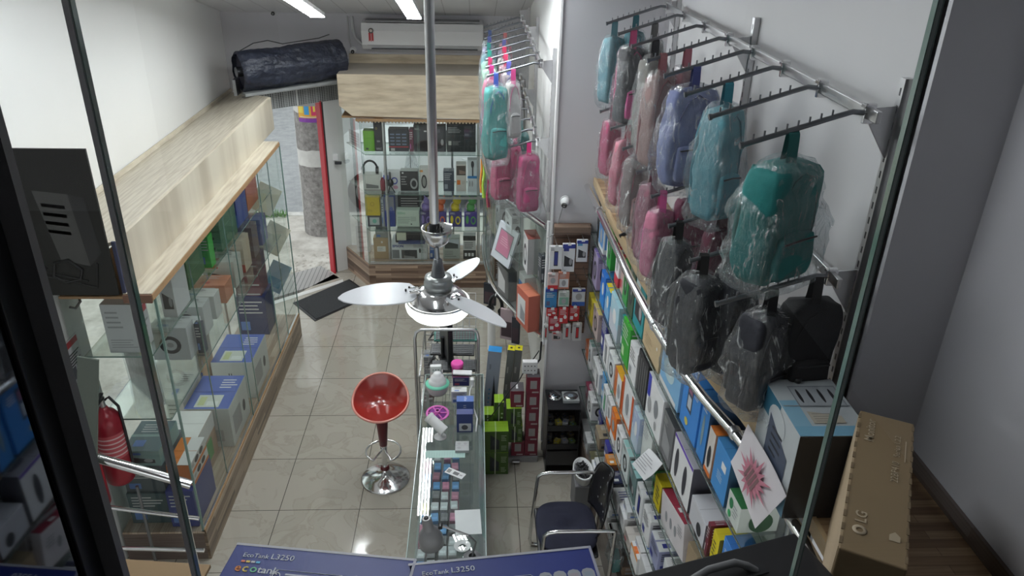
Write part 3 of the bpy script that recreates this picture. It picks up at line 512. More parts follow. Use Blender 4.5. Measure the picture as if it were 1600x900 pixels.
for k in range(5): mb.box(-2.4148, -2.414, 4.0, 4.12-0.02*(k % 3), 1.66-k*.018, 1.668-k*.018, C(DK))
mb.box(-2.4148, -2.414, 3.995, 4.045, 1.5, 1.58, C((0.12, 0.12, 0.14))); obj('instruction_sign', mb, None, 'red, blue and white fire extinguisher instruction sign on the white wall', 'sign')
mb = MB(); mb.tube([(-2.42, 4.22, 1.98), (-2.38, 4.2, 1.98), (-2.36, 4.17, 1.95), (-2.37, 4.12, 1.93), (-2.39, 4.1, 1.95)], 0.008, DSTEEL); obj('wall_hook', mb, None, 'small dark metal hook on the white wall under the sign panel', 'hook')
mb = MB(); T = frame((-2.29, 3.5, 1.0), (0.976, 0.0, -0.22), (0.22, 0.0, 0.976)); mb.box(0, 0.105, -0.005, 1.0, -0.012, 0.0, M('grey_green_board', (0.10, 0.12, 0.10), 0.5), T=T); obj('leaning_board', mb, None, 'narrow grey-green board standing beside the stair railing', 'board')
# stair railing
t = thing('stair_railing', 'stainless steel tube railing at the foot of the stairs, lower left', 'railing', (0, 0, 0))
mb = MB(); mb.tube([(-2.5, 3.6, 1.36), (-2.18, 3.6, 1.24), (-1.72, 3.6, 1.05), (-1.675, 3.6, 1.03)], 0.028, CHROME, n=16); obj('handrail', mb, t)
mb = MB(); mb.tube([(-2.5, 3.6, 0.93), (-2.2, 3.6, 0.87), (-1.67, 3.6, 0.77)], 0.013, CHROME); obj('rail', mb, t)
mb = MB(); mb.tube([(-2.5, 3.6, 0.56), (-2.2, 3.6, 0.54), (-1.68, 3.6, 0.51)], 0.013, CHROME); obj('rail', mb, t)
mb = MB(); mb.cyl((-1.755, 3.6, 0.0), (-1.755, 3.6, 0.94), 0.026, m=CHROME); mb.cyl((-1.755, 3.6, 0.94), (-1.755, 3.6, 1.05), 0.009, m=CHROME); obj('post', mb, t)
mb = MB(); mb.lathe([(0.06, 0), (0.06, 0.012), (0.03, 0.02)], DSTEEL, (-1.755, 3.6, 0)); obj('foot_flange', mb, t)
t = thing('floor_stand', 'thin dark pole on a round black base in front of the left case', 'stand', (-2.17, 3.93, 0))
mb = MB(); mb.cyl((0, 0, 0.01), (0, 0, 0.74), 0.010, m=DSTEEL); obj('pole', mb, t); mb = MB(); mb.lathe([(0, 0), (0.055, 0), (0.055, 0.015), (0.035, 0.025), (0.02, 0.03), (0, 0.03)], BLACK); obj('base', mb, t)

# ================================================================== FAR DISPLAY CASE (shop window)
FG = 'merchandise in the far display case'
FY0, FY1 = 8.27, 8.84
t = thing('display_case', 'glass window display case at the far wall on a striped wooden plinth', 'display case', (0, 0, 0))
mb = MB(); mb.poly([(-1.26, FY0), (0.12, FY0), (0.12, FY1), (-1.60, FY1), (-1.60, 8.80)], 0, 0.30, BASEX, BASEX); obj('plinth', mb, t, 'plinth faced with reddish striped wood')
mb = MB(); mb.poly([(-1.25, FY0+.01), (0.12, FY0+.01), (0.12, FY1), (-1.59, FY1), (-1.59, 8.80)], 0.301, 0.31, wood_mat('case_floor_wood2', (0.36, 0.27, 0.20), (0.50, 0.40, 0.31), (0.58, 0.48, 0.38), L=0.9, w=0.05, axis='x')); obj('case_floor', mb, t)
mb = MB(); mb.box(-1.24, 0.12, FY0-0.004, FY0+0.018, 0.312, 0.34, STEEL); obj('sliding_track', mb, t)
for a, b, o in ((-1.24, -0.62, 0.0), (-0.64, 0.12, 0.008)):
    mb = MB(); mb.quad((a, FY0+o, .34), (b, FY0+o, .34), (b, FY0+o, 1.98), (a, FY0+o, 1.98), GLASS); mb.box(a, a+.003, FY0+o-.004, FY0+o+.004, .34, 1.98, GEDGE); mb.box(b-.003, b, FY0+o-.004, FY0+o+.004, .34, 1.98, GEDGE); obj('glass_door', mb, t)
mb = MB(); mb.quad((-1.25, FY0, .31), (-1.59, 8.8, .31), (-1.59, 8.8, 2.0), (-1.25, FY0, 2.0), GLASS); mb.box(-1.256, -1.25, FY0-.003, FY0+.003, .31, 2.0, GEDGE); obj('glass_end', mb, t, 'angled end glass towards the doorway')
for z in (0.72, 1.16, 1.625):
    mb = MB(); P_ = [(-1.22, FY0+.03), (0.12, FY0+.03), (0.12, FY1-.05), (-1.5, FY1-.05)]; mb.poly(P_, z-.004, z+.004, GLASS, GEDGE); obj('glass_shelf', mb, t)
for x in (-1.02, 0.03):
    mb = MB(); mb.cyl((x, 8.42, 0.31), (x, 8.42, 2.0), 0.018, m=STEEL, n=12); mb.box(x-.01, x+.01, 8.42, 8.8, 1.14, 1.155, STEEL); mb.box(x-.01, x+.01, 8.42, 8.8, .70, .715, STEEL); obj('shelf_post', mb, t)
mb = MB(); mb.box(-0.55, 0.12, 8.33, 8.345, 1.10, 1.125, STEEL); obj('cross_rail', mb, t)
mb = MB(); mb.quad((-1.60, 8.86, 0.0), (0.12, 8.86, 0.0), (0.12, 8.86, 2.02), (-1.60, 8.86, 2.02), GLASS)
for x in (-1.60, -0.28, 0.10): mb.box(x-.012, x+.012, 8.855, 8.88, 0, 2.02, STEEL)
struct('window_2', mb)
wallbox('wall_under_window', -1.60, 0.12, 8.885, 8.95, -0.05, 0.28)
# plywood box over it
t = thing('plywood_box', 'plywood fascia box above the far display case, under the air conditioner', 'fascia', (0, 0, 0))
mb = MB(); mb.raw([(-1.46, 8.28, 2.17), (-1.33, 8.28, 2.06), (0.34, 8.28, 2.03), (0.34, 8.28, 2.50), (-1.46, 8.28, 2.50), (-1.46, 8.30, 2.17), (-1.33, 8.30, 2.06), (0.34, 8.30, 2.03), (0.34, 8.30, 2.50), (-1.46, 8.30, 2.50)],
   [(0, 1, 2, 3, 4), (9, 8, 7, 6, 5), (0, 5, 6, 1), (1, 6, 7, 2), (3, 8, 9, 4), (0, 4, 9, 5)], PINE); obj('front_panel', mb, t)
mb = MB(); mb.box(-1.46, 0.34, 8.301, 8.94, 2.48, 2.50, M('dusty_board', (0.50, 0.45, 0.38), 0.8, var=.1)); obj('top_board', mb, t)
mb = MB(); mb.box(-1.42, 0.34, 8.92, 8.945, 2.502, 2.60, PINE); obj('back_batten', mb, t)
mb = MB(); mb.box(-1.45, 0.34, 8.32, 8.84, 2.03, 2.05, EDGEW); mb.box(-1.30, 0.34, 8.285, 8.32, 2.0, 2.028, EDGEW); 
for k in range(44): mb.box(-1.28+k*.0365, -1.262+k*.0365, 8.30, 8.31, 1.982, 2.0, M('bristle', (0.55, 0.48, 0.36), .8))
obj('underside', mb, t, 'dark wooden underside with a bristle strip')
# air conditioner
t = thing('air_conditioner', 'white split air conditioner on the far wall above the plywood box', 'air conditioner', (-0.58, 8.94, 2.68))
mb = MB(); pr = [(0, 0.0), (-0.16, 0.0), (-0.205, 0.05), (-0.215, 0.20), (-0.18, 0.275), (0, 0.30)]
for x0, x1 in ((-0.66, 0.66),):
    vs = [(x, y, z) for x in (x0, x1) for y, z in pr]; n = 6
    mb.raw(vs, [tuple(range(n))[::-1], tuple(range(n, 2*n))]+[(i, (i+1) % n, n+(i+1) % n, n+i) for i in range(n)], WHITE)
obj('casing', mb, t)
mb = MB()
for k in range(22): mb.box(-0.62, 0.62, -0.175+k*.0075, -0.172+k*.0075, 0.286+k*0.0008, 0.300+k*.0002, GREYP)
obj('intake_grille', mb, t, 'grey intake louvres on top')
mb = MB(); mb.box(-0.56, 0.6, -0.209, -0.10, 0.006, 0.0115, BLACK); mb.box(-0.6, 0.62, -0.2125, -0.206, 0.048, 0.052, GREYP); obj('outlet_flap', mb, t)
mb = MB(); mb.cyl((-0.555, -0.214, 0.20), (-0.555, -0.218, 0.20), 0.028, m=M('seal_black', (0.05, 0.05, 0.05), .3), n=24); mb.cyl((-0.555, -0.218, 0.20), (-0.555, -0.2185, 0.20), 0.016, m=M('seal_pale', (0.6, 0.55, 0.5), .3), n=24)
rb = C((0.55, 0.04, 0.05)); mb.raw([(-0.582, -0.2165, 0.18), (-0.558, -0.2165, 0.18), (-0.558, -0.2165, 0.085), (-0.57, -0.2165, 0.10), (-0.582, -0.2165, 0.085)], [(0, 1, 2, 3, 4)], rb); mb.raw([(-0.552, -0.2168, 0.18), (-0.53, -0.2168, 0.18), (-0.53, -0.2168, 0.085), (-0.54, -0.2168, 0.10), (-0.552, -0.2168, 0.085)], [(0, 1, 2, 3, 4)], rb); obj('award_sticker', mb, t, 'black and red rosette sticker')
mb = MB(); mb.tube([(-1.36, 8.93, 3.0), (-1.355, 8.92, 2.86), (-1.33, 8.9, 2.78), (-1.27, 8.88, 2.72), (-1.245, 8.87, 2.70)], 0.016, M('pipe_wrap', (0.55, 0.55, 0.56), .6)); mb.tube([(-1.41, 8.94, 3.0), (-1.41, 8.94, 2.8), (-1.39, 8.94, 2.66)], 0.009, M('pipe_wrap', None)); obj('drain_pipe', mb, None, 'grey pipe running down the wall left of the air conditioner', 'pipe')
def dome_cam(x, y, z, label, dirv=(0, -1, -.3)):
    t = thing('security_camera', label, 'security camera', (x, y, z)); d = Vector(dirv).normalized()
    mb = MB(); mb.cyl((0, 0, 0), tuple(Vector((d.x*.0, -0.012, 0))), 0.038, m=WHITE, n=24); obj('mount', mb, t)
    mb = MB(); bm = bmesh.new(); bmesh.ops.create_uvsphere(bm, u_segments=20, v_segments=14, radius=0.034)
    c = Vector((0, -0.028, 0)); bm.verts.index_update(); mb.raw([v.co+c for v in bm.verts], [tuple(v.index for v in f.verts) for f in bm.faces], WHITE, True); bm.free(); obj('dome', mb, t)
    mb = MB(); p = c+d*0.026; mb.cyl(tuple(p), tuple(p+d*0.016), 0.020, m=BLACK, n=20); mb.cyl(tuple(p+d*0.016), tuple(p+d*0.017), 0.008, m=GREYP, n=12); obj('lens', mb, t)
dome_cam(-1.37, 8.94, 2.64, 'small round security camera low beside the air conditioner pipe')
dome_cam(-2.2, 8.94, 3.03, 'small white dome camera high on the far wall above the shutter roll')
dome_cam(0.64, 5.19, 2.235, 'white dome camera on the grey pillar wall, with a cable below', (-.3, -.8, -.5))
mb = MB(); mb.tube([(0.63, 5.19, 2.20), (0.60, 5.185, 2.08), (0.575, 5.18, 1.98), (0.52, 5.17, 1.95)], 0.004, GREYP); obj('camera_cable', mb, None, 'thin grey cable hanging from the pillar camera', 'cable')
# shutter roll
t = thing('shutter_roll', 'roll wrapped in dark navy plastic lying above the doorway', 'shutter roll', (0, 0, 0))
A = Vector((-2.40, 8.02, 2.56)); B = Vector((-1.46, 8.64, 2.60)); d = (B-A).normalized(); a = Vector((0, 0, 1)); a = (a-d*a.dot(d)).normalized(); b = d.cross(a)
NAVY = M('navy_wrap', (0.020, 0.025, 0.045), 0.42, var=.6, scale=9, bump=1.0); NAVY.node_tree.nodes['Bump'].inputs['Distance'].default_value = .05; vs = []; n = 72; K = 60
for i in range(K+1):
    s_ = i/K; ctr = A+(B-A)*s_; e = 1 if 0 < i < K else 0.9
    for k in range(n):
        th = 2*math.pi*k/n; r = 0.198*e*(1+0.10*(noise.noise(Vector((math.cos(th)*2, math.sin(th)*2, s_*4)))+0.7*noise.noise(Vector((math.cos(th)*8, math.sin(th)*8, s_*5)))+0.35*noise.noise(Vector((math.cos(th)*16, math.sin(th)*16, s_*22)))))
        vs.append(ctr+r*(math.cos(th)*a+math.sin(th)*b))
mb = MB(); mb.raw(vs, [(i*n+k, i*n+(k+1) % n, (i+1)*n+(k+1) % n, (i+1)*n+k) for i in range(K) for k in range(n)], NAVY, True); mb.raw(vs, [tuple(range(K*n, K*n+n))], NAVY); obj('wrapping', mb, t)
mb = MB(); mb.cyl(A+d*0.05, A+d*0.051, 0.185, m=M('spool_end', (0.03, 0.03, 0.05), .5), n=30); mb.cyl(A-d*0.02, A+d*0.06, 0.05, m=DSTEEL); mb.box(-2.44, -2.41, 7.92, 8.05, 2.34, 2.5, DSTEEL); obj('spool', mb, t, 'dark spool end with its bracket')
mb = MB(); mb.tube([A+a*0.2+d*0.05, A+a*0.26+d*0.2, A+a*0.27+d*0.35, A+a*0.22+d*0.5, A+a*.235+d*.9, A+a*.26+d*1.02], 0.005, BLACK); obj('loose_cable', mb, t)
mb = MB(); P1 = A-a*.2; P2 = B-a*.2; mb.raw([P1-b*.12, P2-b*.12, P2+b*.12, P1+b*.12, P1-b*.12-a*.03, P2-b*.12-a*.03, P2+b*.12-a*.03, P1+b*.12-a*.03], [(0, 1, 2, 3), (7, 6, 5, 4), (0, 4, 5, 1), (1, 5, 6, 2), (2, 6, 7, 3), (3, 7, 4, 0)], M('cradle', (0.3, 0.31, 0.31), .6)); obj('cradle', mb, t)
# bell push and switch on the jamb
mb = MB(); mb.box(-1.66, -1.60, 8.735, 8.755, 1.42, 1.50, WHITE, b=.004); mb.box(-1.64, -1.56, 8.70, 8.735, 1.385, 1.415, BLACK, b=.005); obj('wall_switch', mb, None, 'white switch with a small black device on the wall right of the red door edge', 'switch')

# goods in the far case
def fc(label, x0, x1, z0, z1, col, art='text', y=8.42, d=0.12, top=None, acc=(0.1, 0.2, 0.5), rz=0, name='product_box'):
    return pbox(label, 'box', FG, ((x0+x1)/2, y+d/2, z0), (x1-x0, d, z1-z0), col, art, (0, 0, rz), top=top, acc=acc, name=name)
top_ = ' on the top shelf of the far case'; Z1, Z2, Z3, Z4 = 1.631, 1.166, 0.726, 0.312
fc('bright green box'+top_, -1.25, -1.12, Z1, Z1+.23, (0.17, 0.42, 0.04), [('F', 'r', .2, .08, .42, .16, DK)])
fc('tall narrow black box'+top_, -1.13, -1.03, Z1, Z1+.35, (0.015, 0.015, 0.018), [('F', 'l', .3, .3, .7, .36, (0.7, 0.7, 0.7)), ('F', 'o', .2, .7, .4, .78, (0.5, 0.4, 0.1)), ('F', 'l', .2, .05, .85, .12, WH)])
fc('black red-striped box with picture grid'+top_, -0.97, -0.75, Z1, Z1+.25, (0.02, 0.022, 0.03), [('F', 'r', 0, .19, 1, .23, (0.6, 0.03, 0.05)), ('F', 'r', .1, .03, .3, .15, (0.5, 0.5, 0.5))]+[('F', 'r', .08+.3*i, .3+.15*j, .3+.3*i, .36+.15*j, (0.15, 0.2, 0.3)) for i in range(3) for j in range(4)])
fc('narrow maroon box'+top_, -0.74, -0.695, Z1, Z1+.25, (0.14, 0.02, 0.05), 'text', acc=(0.4, 0.1, 0.3))
fc('large dark speaker carton'+top_, -0.69, -0.50, Z1, Z1+.30, (0.03, 0.032, 0.04), [('F', 'r', .6, .75, .75, .8, WH), ('F', 'l', .05, .82, .4, .9, (0.5, 0.5, 0.5)), ('F', 'e', .35, .05, .95, .45, (0.015, 0.015, 0.02))])
fc('dark carton right of the fan pole'+top_, -0.46, -0.335, Z1, Z1+.29, (0.035, 0.038, 0.045), 'gear', acc=(0.1, 0.1, 0.12))
fc('widest black carton with faint print, rightmost'+top_, -0.325, 0.0, Z1, Z1+.31, (0.018, 0.022, 0.024), [('F', 'l', .05, .7, .5, .92, (0.35, 0.36, 0.36)), ('F', 'r', .06, .25, .16, .4, (0.45, 0.45, 0.42)), ('F', 'l', .2, .25, .5, .4, (0.3, 0.3, 0.3)), ('F', 'r', .6, .55, .85, .8, (0.05, 0.06, 0.08)), ('F', 'l', .62, .6, .8, .68, (0.4, 0.4, 0.45))])
s2 = ' on the second shelf of the far case'
fc('white router box'+s2, -1.275, -1.08, Z2, Z2+.19, (0.68, 0.68, 0.64), [('F', 'q', .12, .15, .85, .45, (0.2, 0.2, 0.2)), ('F', 'r', 0, 0, 1, .1, (0.35, 0.34, 0.32))])
fc('white and blue webcam box'+s2, -1.05, -0.86, Z2, Z2+.22, (0.72, 0.72, 0.74), [('F', 'r', .0, .45, .3, .85, (0.05, 0.12, 0.5)), ('F', 'o', .45, .35, .85, .75, (0.08, 0.1, 0.4)), ('F', 'e', .55, .1, .85, .3, (0.6, 0.3, 0.4))])
fc('black headphone box with a grey headset picture'+s2, -0.86, -0.66, Z2, Z2+.235, (0.02, 0.02, 0.024), [('F', 'o', .55, .1, .98, .65, (0.42, 0.42, 0.43)), ('F', 'l', .05, .3, .4, .8, (0.4, 0.4, 0.4)), ('F', 'r', .1, .88, .2, .95, WH)], top=(0.5, 0.52, 0.5))
fc('white smartwatch box with orange logo patch'+s2, -0.645, -0.535, Z2, Z2+.27, (0.72, 0.70, 0.68), [('F', 'e', .2, .12, .8, .72, (0.03, 0.03, 0.03)), ('F', 'e', .32, .2, .68, .64, (0.35, 0.35, 0.33)), ('F', 'r', .05, .84, .4, .93, (0.7, 0.3, 0.05))])
fc('slate blue box right of the fan pole'+s2, -0.37, -0.25, Z2, Z2+.24, (0.07, 0.08, 0.11), 'text', acc=(0.3, 0.32, 0.36))
fc('tall white orange-marked box'+s2, -0.225, -0.11, Z2, Z2+.32, (0.68, 0.64, 0.60), [('F', 'r', .05, .6, .95, .95, (0.09, 0.07, 0.06)), ('F', 'q', .3, .65, .9, .8, (0.3, 0.2, 0.16)), ('F', 'r', .08, .25, .42, .42, (0.75, 0.2, 0.03)), ('F', 'r', .55, .28, .9, .4, (0.6, 0.55, 0.5))])
fc('tall white pack with blue band'+s2, -0.095, 0.02, Z2, Z2+.37, (0.66, 0.70, 0.73), [('F', 'r', 0, .42, 1, .5, (0.03, 0.2, 0.5)), ('F', 'e', .35, .75, .65, .98, DK), ('F', 'r', .45, .5, .58, .8, DK), ('F', 'e', .15, .15, .3, .35, GR), ('F', 'e', .4, .15, .55, .35, GR)])
t = thing('headset', 'black gaming headset standing on the white router box in the far case', 'headphones', (-1.20, 8.47, Z2+.19), group=FG)
mb = MB(); mb.tube([(0.08*math.cos(R(k)), 0.0, 0.05+0.10*math.sin(R(k))) for k in range(0, 181, 15)], 0.012, BLACK); obj('headband', mb, t)
for s_ in (-1, 1): mb = MB(); mb.cyl((s_*0.065, -0.01, 0.045), (s_*0.095, -0.01, 0.045), 0.042, m=BLACK); obj('ear_cup', mb, t)
mb = MB(); mb.lathe([(0, 0), (0.035, 0), (0.04, .03), (0.04, .12), (0.02, .15), (0, .155)], M('maroon_gloss', (0.22, 0.01, 0.03), .3)); obj('small_speaker', mb, None, 'small dark red round speaker beside the router box in the far case', 'speaker', FG, loc=(-1.055, 8.44, Z2))
t = thing('tripod_microphone', 'small black microphone on a tripod before the webcam box in the far case', 'microphone', (-0.97, 8.36, Z2), group=FG)
mb = MB()
for k in range(3): an = k*2.094; mb.tube([(0, 0, .09), (0.05*math.cos(an), 0.02*math.sin(an), 0.0)], .006, BLACK, n=6)
obj('tripod', mb, t); mb = MB(); mb.lathe([(0, .08), (.035, .09), (.04, .12), (.03, .15), (0.012, .16), (0.012, .24), (0, .25)], BLACK); obj('microphone_head', mb, t)
s3 = ' on the third shelf of the far case'
fc('small dark box with a white picture'+s3, -1.26, -1.10, Z3, Z3+.135, (0.08, 0.08, 0.10), [('F', 'r', .15, .15, .85, .85, (0.5, 0.55, 0.55)), ('F', 'e', .35, .3, .65, .7, (0.2, 0.5, 0.4))])
fc('yellow box standing on the small picture box'+s3, -1.28, -1.11, Z3+.137, Z3+.36, (0.62, 0.46, 0.04), [('F', 'o', .35, .5, .65, .75, (0.5, 0.35, 0.03)), ('F', 'l', .15, .2, .6, .35, (0.4, 0.28, 0.03))])
fc('tall blue and silver box'+s3, -1.06, -0.94, Z3, Z3+.40, (0.03, 0.055, 0.28), [('F', 'r', .05, .5, .95, .92, (0.25, 0.26, 0.3)), ('F', 'e', .15, .5, .5, .65, (0.4, 0.3, 0.2)), ('F', 'e', .5, .48, .85, .62, (0.12, 0.15, 0.4))])
fc('grey box behind the tall blue one'+s3, -1.095, -1.066, Z3, Z3+.33, (0.38, 0.40, 0.45), 'text')
fc('pale green-white wide carton with printed tables'+s3, -0.925, -0.66, Z3, Z3+.20, (0.62, 0.72, 0.62), [('F', 'l', .05, .78, .4, .92, (0.1, 0.4, 0.2)), ('F', 'l', .06, .2, .6, .65, (0.3, 0.36, 0.32)), ('F', 'l', .62, .35, .95, .65, (0.3, 0.36, 0.32)), ('F', 'r', .62, .12, .67, .2, DK)])
fc('long black carton behind the pale green one'+s3, -0.92, -0.55, Z3, Z3+.33, (0.025, 0.03, 0.035), 'text', y=8.6, acc=(0.1, 0.1, 0.1))
for k, (x, c1, c2, nm) in enumerate([(-0.58, (0.25, 0.18, 0.5), (0.05, 0.03, 0.16), 'lilac'), (-0.42, (0.75, 0.16, 0.05), (0.07, 0.05, 0.25), 'orange'), (-0.24, (0.75, 0.6, 0.03), (0.06, 0.05, 0.22), 'yellow'), (-0.06, (0.12, 0.42, 0.12), (0.08, 0.05, 0.30), 'green')]):
    fc('purple headphone box under the %s figure' % nm+s3, x-.075, x+.075, Z3, Z3+.19, c2, [('F', 'o', .5, .15, .9, .7, c1), ('F', 'e', .12, .2, .35, .75, c1), ('F', 'l', .1, .82, .5, .95, WH)])
    t = thing('toy_figure', '%s toy animal headphone figure standing on its box in the far case' % nm, 'toy', (x, 8.46, Z3+.192), group=FG); TM = C(c1, .5)
    mb = MB(); mb.lathe([(0, 0), (.05, 0.005), (.055, .05), (.035, .09), (0, .10)], TM); obj('body', mb, t)
    mb = MB(); mb.lathe([(0, -.045), (.04, -.03), (.05, 0), (.04, .03), (0, .045)], TM, (0.02, -.01, .12)); obj('head', mb, t)
    mb = MB()
    for s_ in (-1, 1): mb = MB(); mb.cyl((0.02+s_*.025, 0, .15), (0.02+s_*.04, 0, .19), .012, .003, TM, n=8); obj('ear', mb, t)
    mb = MB(); mb.tube([(0.055*math.cos(R(q)), -.03, 0.06+0.06*math.sin(R(q))) for q in range(-30, 211, 20)], .008, C((0.6, 0.5, 0.6))); obj('headband', mb, t)
s4 = ' at the bottom of the far case'
fc('white upright carton in the angled end'+s4, -1.44, -1.28, Z4, Z4+.34, (0.66, 0.63, 0.62), [('F', 'l', .1, .1, .9, .9, (0.5, 0.46, 0.46))], y=8.62)
fc('brown kraft carton with a white label'+s4, -1.21, -1.01, Z4, Z4+.27, (0.45, 0.32, 0.19), [('F', 'r', .2, .35, .7, .6, (0.7, 0.68, 0.62)), ('F', 'l', .24, .38, .66, .56, GR), ('F', 'r', .45, .75, .55, .85, (0.7, 0.66, 0.6))])
fc('small grey carton on the brown kraft one'+s4, -1.18, -1.04, Z4+.272, Z4+.38, (0.30, 0.30, 0.29), 'text')
e = fc('white printer carton with printer photographs'+s4, -1.0, -0.58, Z4, Z4+.21, (0.70, 0.72, 0.73), [('F', 'r', .02, .08, .22, .6, (0.22, 0.23, 0.24)), ('F', 'r', .28, .08, .72, .6, (0.06, 0.06, 0.065)), ('F', 'q', .35, .08, .65, .25, (0.3, 0.3, 0.3)), ('F', 'e', .77, .4, .83, .7, DK), ('F', 'l', .84, .4, .98, .7, (0.3, 0.3, 0.3)), ('F', 'l', .62, .75, .98, .92, (0.3, 0.3, 0.35))], d=.3, y=8.4)
mb = MB(); add_text(mb, 'EPSON', 0.042, frame((-0.195, -0.152, 0.16), (1, 0, 0), (0, 0, 1)), C((0.03, 0.06, 0.3)), bold=.001); obj('lettering', mb, e)
t = thing('printer', 'black and white ink tank printer standing on its carton in the far case', 'printer', (-0.76, 8.55, Z4+.212), group=FG)
mb = MB(); mb.box(-.19, .19, -.13, .13, 0, .10, BLACK, b=.01); obj('body', mb, t); mb = MB(); mb.box(-.18, .18, -.145, .12, .101, .13, M('scanner_lid', (.05, .05, .055), .3), b=.006); obj('scanner_lid', mb, t)
mb = MB(); mb.box(-.15, .16, -.20, -.131, .01, .03, M('tray_blue', (.05, .07, .2), .4)); obj('paper_tray', mb, t)
mb = MB(); mb.box(-.17, -.06, -.15, -.132, .035, .13, M('promo_sheet', (.7, .7, .55), .6)); obj('promo_card', mb, t, 'white and green printed card')
fc('small blue box behind the fan canopy'+s4, -0.55, -0.47, Z4, Z4+.21, (0.04, 0.11, 0.32), 'text', acc=(.5, .5, .5))
fc('grey carton with a mountain-like dark picture'+s4, -0.39, -0.19, Z4, Z4+.27, (0.44, 0.47, 0.43), [('F', 'r', .05, .55, .95, .95, (.5, .55, .6)), ('F', 'q', .1, .5, .9, .85, (.06, .07, .07)), ('F', 'l', .1, .1, .8, .42, (.2, .22, .2))])
fc('black and white carton with three small pictures'+s4, -0.15, 0.0, Z4, Z4+.30, (0.60, 0.60, 0.60), [('F', 'r', 0, 0, 1, .38, (.03, .03, .03)), ('F', 'r', 0, .8, 1, 1, (.03, .03, .03)), ('F', 'l', .1, .45, .9, .75, DK)]+[('F', 'r', .12+.27*i, .12, .3+.27*i, .26, WH) for i in range(3)])
def sack(label, x, y, z, w, h, col):
    t = MB(); t.lathe([(0, 0), (w*.5, 0), (w*.55, h*.4), (w*.35, h*.8), (w*.12, h), (0, h)], col, n=14, sy=.6); return obj('hanging_pouch', t, None, label, 'pouch', FG, loc=(x, y, z))
sack('crumpled white bag among the boxes on the second shelf of the far case', -0.75, 8.70, Z2, .16, .4, FILMW)
# hanging paper tags in the angled end
mb = MB(); mb.box(-.13, .13, -.001, .001, 0, .17, M('sign_paper', None)); [mb.box(-.11, .1, -.002, -.0012, .03+k*.03, .04+k*.03, C(GR)) for k in range(4)]; obj('notice_card', mb, None, 'white notice card hanging at the top of the angled end glass', 'card', FG, loc=(-1.36, 8.52, 1.66), rot=(0, 0, R(-55)))

# ------------------------------------------------------------------ street: pole and car
t = thing('concrete_pole', 'thick concrete street pole with peeling tape outside the doorway', 'pole', (-2.14, 10.22, -0.05))
mb = MB(); mb.lathe([(.27, 0), (.262, 1.2), (.25, 2.4), (.24, 3.5)], rough_ground('pole_concrete', (0.17, 0.16, 0.155), (0.40, 0.38, 0.37), 16.0, 0.6), n=40); obj('pole_shaft', mb, t)
mb = MB()
for z0, z1, a0, a1 in ((1.0, 1.22, -2.9, -1.2), (0.0, 1.1, -3.3, -2.7), (1.22, 1.95, -3.2, -2.75), (0.35, 0.9, -2.65, -2.58), (1.72, 1.86, -3.0, -0.9)):
    vs = []; n = 12
    for i in range(n+1):
        an = a0+(a1-a0)*i/n
        for z in (z0, z1): rr_ = .272-.009*z+.003; vs.append((rr_*math.cos(an), rr_*math.sin(an), z+noise.noise(Vector((an*3, z, 0)))*.03))
    mb.raw(vs, [(2*i, 2*i+2, 2*i+3, 2*i+1) for i in range(n)], M('old_tape', (0.66, 0.65, 0.63), .6, var=.2, scale=12, bump=.6))
obj('peeling_tape', mb, t, 'white remains of tape and posters')
vs = []; n = 14; mb = MB()
PZ = 0.28
cols = [C((0.85, 0.45, 0.05)), C((0.05, 0.35, 0.7)), C((0.7, 0.05, 0.15)), C((0.85, 0.7, 0.1)), C((0.25, 0.05, 0.4))]
def wrapq(a0, a1, z0, z1, m, r=.262):
    vs = [(r*math.cos(a0+(a1-a0)*i/6), r*math.sin(a0+(a1-a0)*i/6), z) for i in range(7) for z in (z0, z1)]; mb.raw(vs, [(2*i, 2*i+2, 2*i+3, 2*i+1) for i in range(6)], m)
dz = PZ; wrapq(-2.2, -1.0, 1.88-dz, 2.2-dz, cols[0]); wrapq(-2.15, -1.9, 2.0-dz, 2.18-dz, cols[3], .2632); wrapq(-1.85, -1.6, 1.98-dz, 2.17-dz, cols[1], .2634); wrapq(-1.5, -1.2, 1.97-dz, 2.17-dz, cols[2], .2634); wrapq(-2.2, -1.0, 1.88-dz, 1.935-dz, cols[4], .2632); wrapq(-1.4, -1.3, 2.02-dz, 2.19-dz, cols[3], .2638); wrapq(-2.1, -1.2, 1.945-dz, 1.953-dz, C(WH), .264); obj('poster', mb, t, 'colourful orange, blue and red poster')
# white car parked behind the window
t = thing('parked_car', 'white car parked in the street behind the far display case', 'car', (0, 0, 0))
CW = M('car_white', (0.80, 0.82, 0.85), 0.15, var=.02, spec=.8); CG = M('car_glass', (0.02, 0.025, 0.03), 0.05, spec=.8); cx0, cy0, cz0 = -2.45, 11.35, -0.2
sec = [(-0.0, .55, .55), (.25, .30, .80), (.9, .26, .92), (1.45, .26, 1.02), (2.0, .26, 1.44), (2.6, .26, 1.52), (3.3, .26, 1.48), (3.85, .3, 1.20), (4.2, .3, 1.0), (4.35, .5, .8)]
mb = MB(); vs = []; prof = lambda zl, zh: [(0.02, zl), (0.0, (zl+min(zh, .9))/2), (0.03, min(zh, .92)), (0.12 if zh > 1 else .05, zh-.04 if zh > 1 else zh-.01), (.3, zh), (1.45, zh), (1.63 if zh > 1 else 1.7, zh-.04 if zh > 1 else zh-.01), (1.72, min(zh, .92)), (1.75, (zl+min(zh, .9))/2), (1.73, zl)]
for x, zl, zh in sec: vs += [(cx0+x, cy0+y, cz0+z) for y, z in prof(zl, zh)]
n = 10; mb.raw(vs, [(i*n+k, i*n+k+1, (i+1)*n+k+1, (i+1)*n+k) for i in range(len(sec)-1) for k in range(n-1)]+[tuple(range(n)), tuple(range((len(sec)-1)*n, len(sec)*n))[::-1]], CW, True); obj('body', mb, t)
mb = MB(); yo = cy0-.004
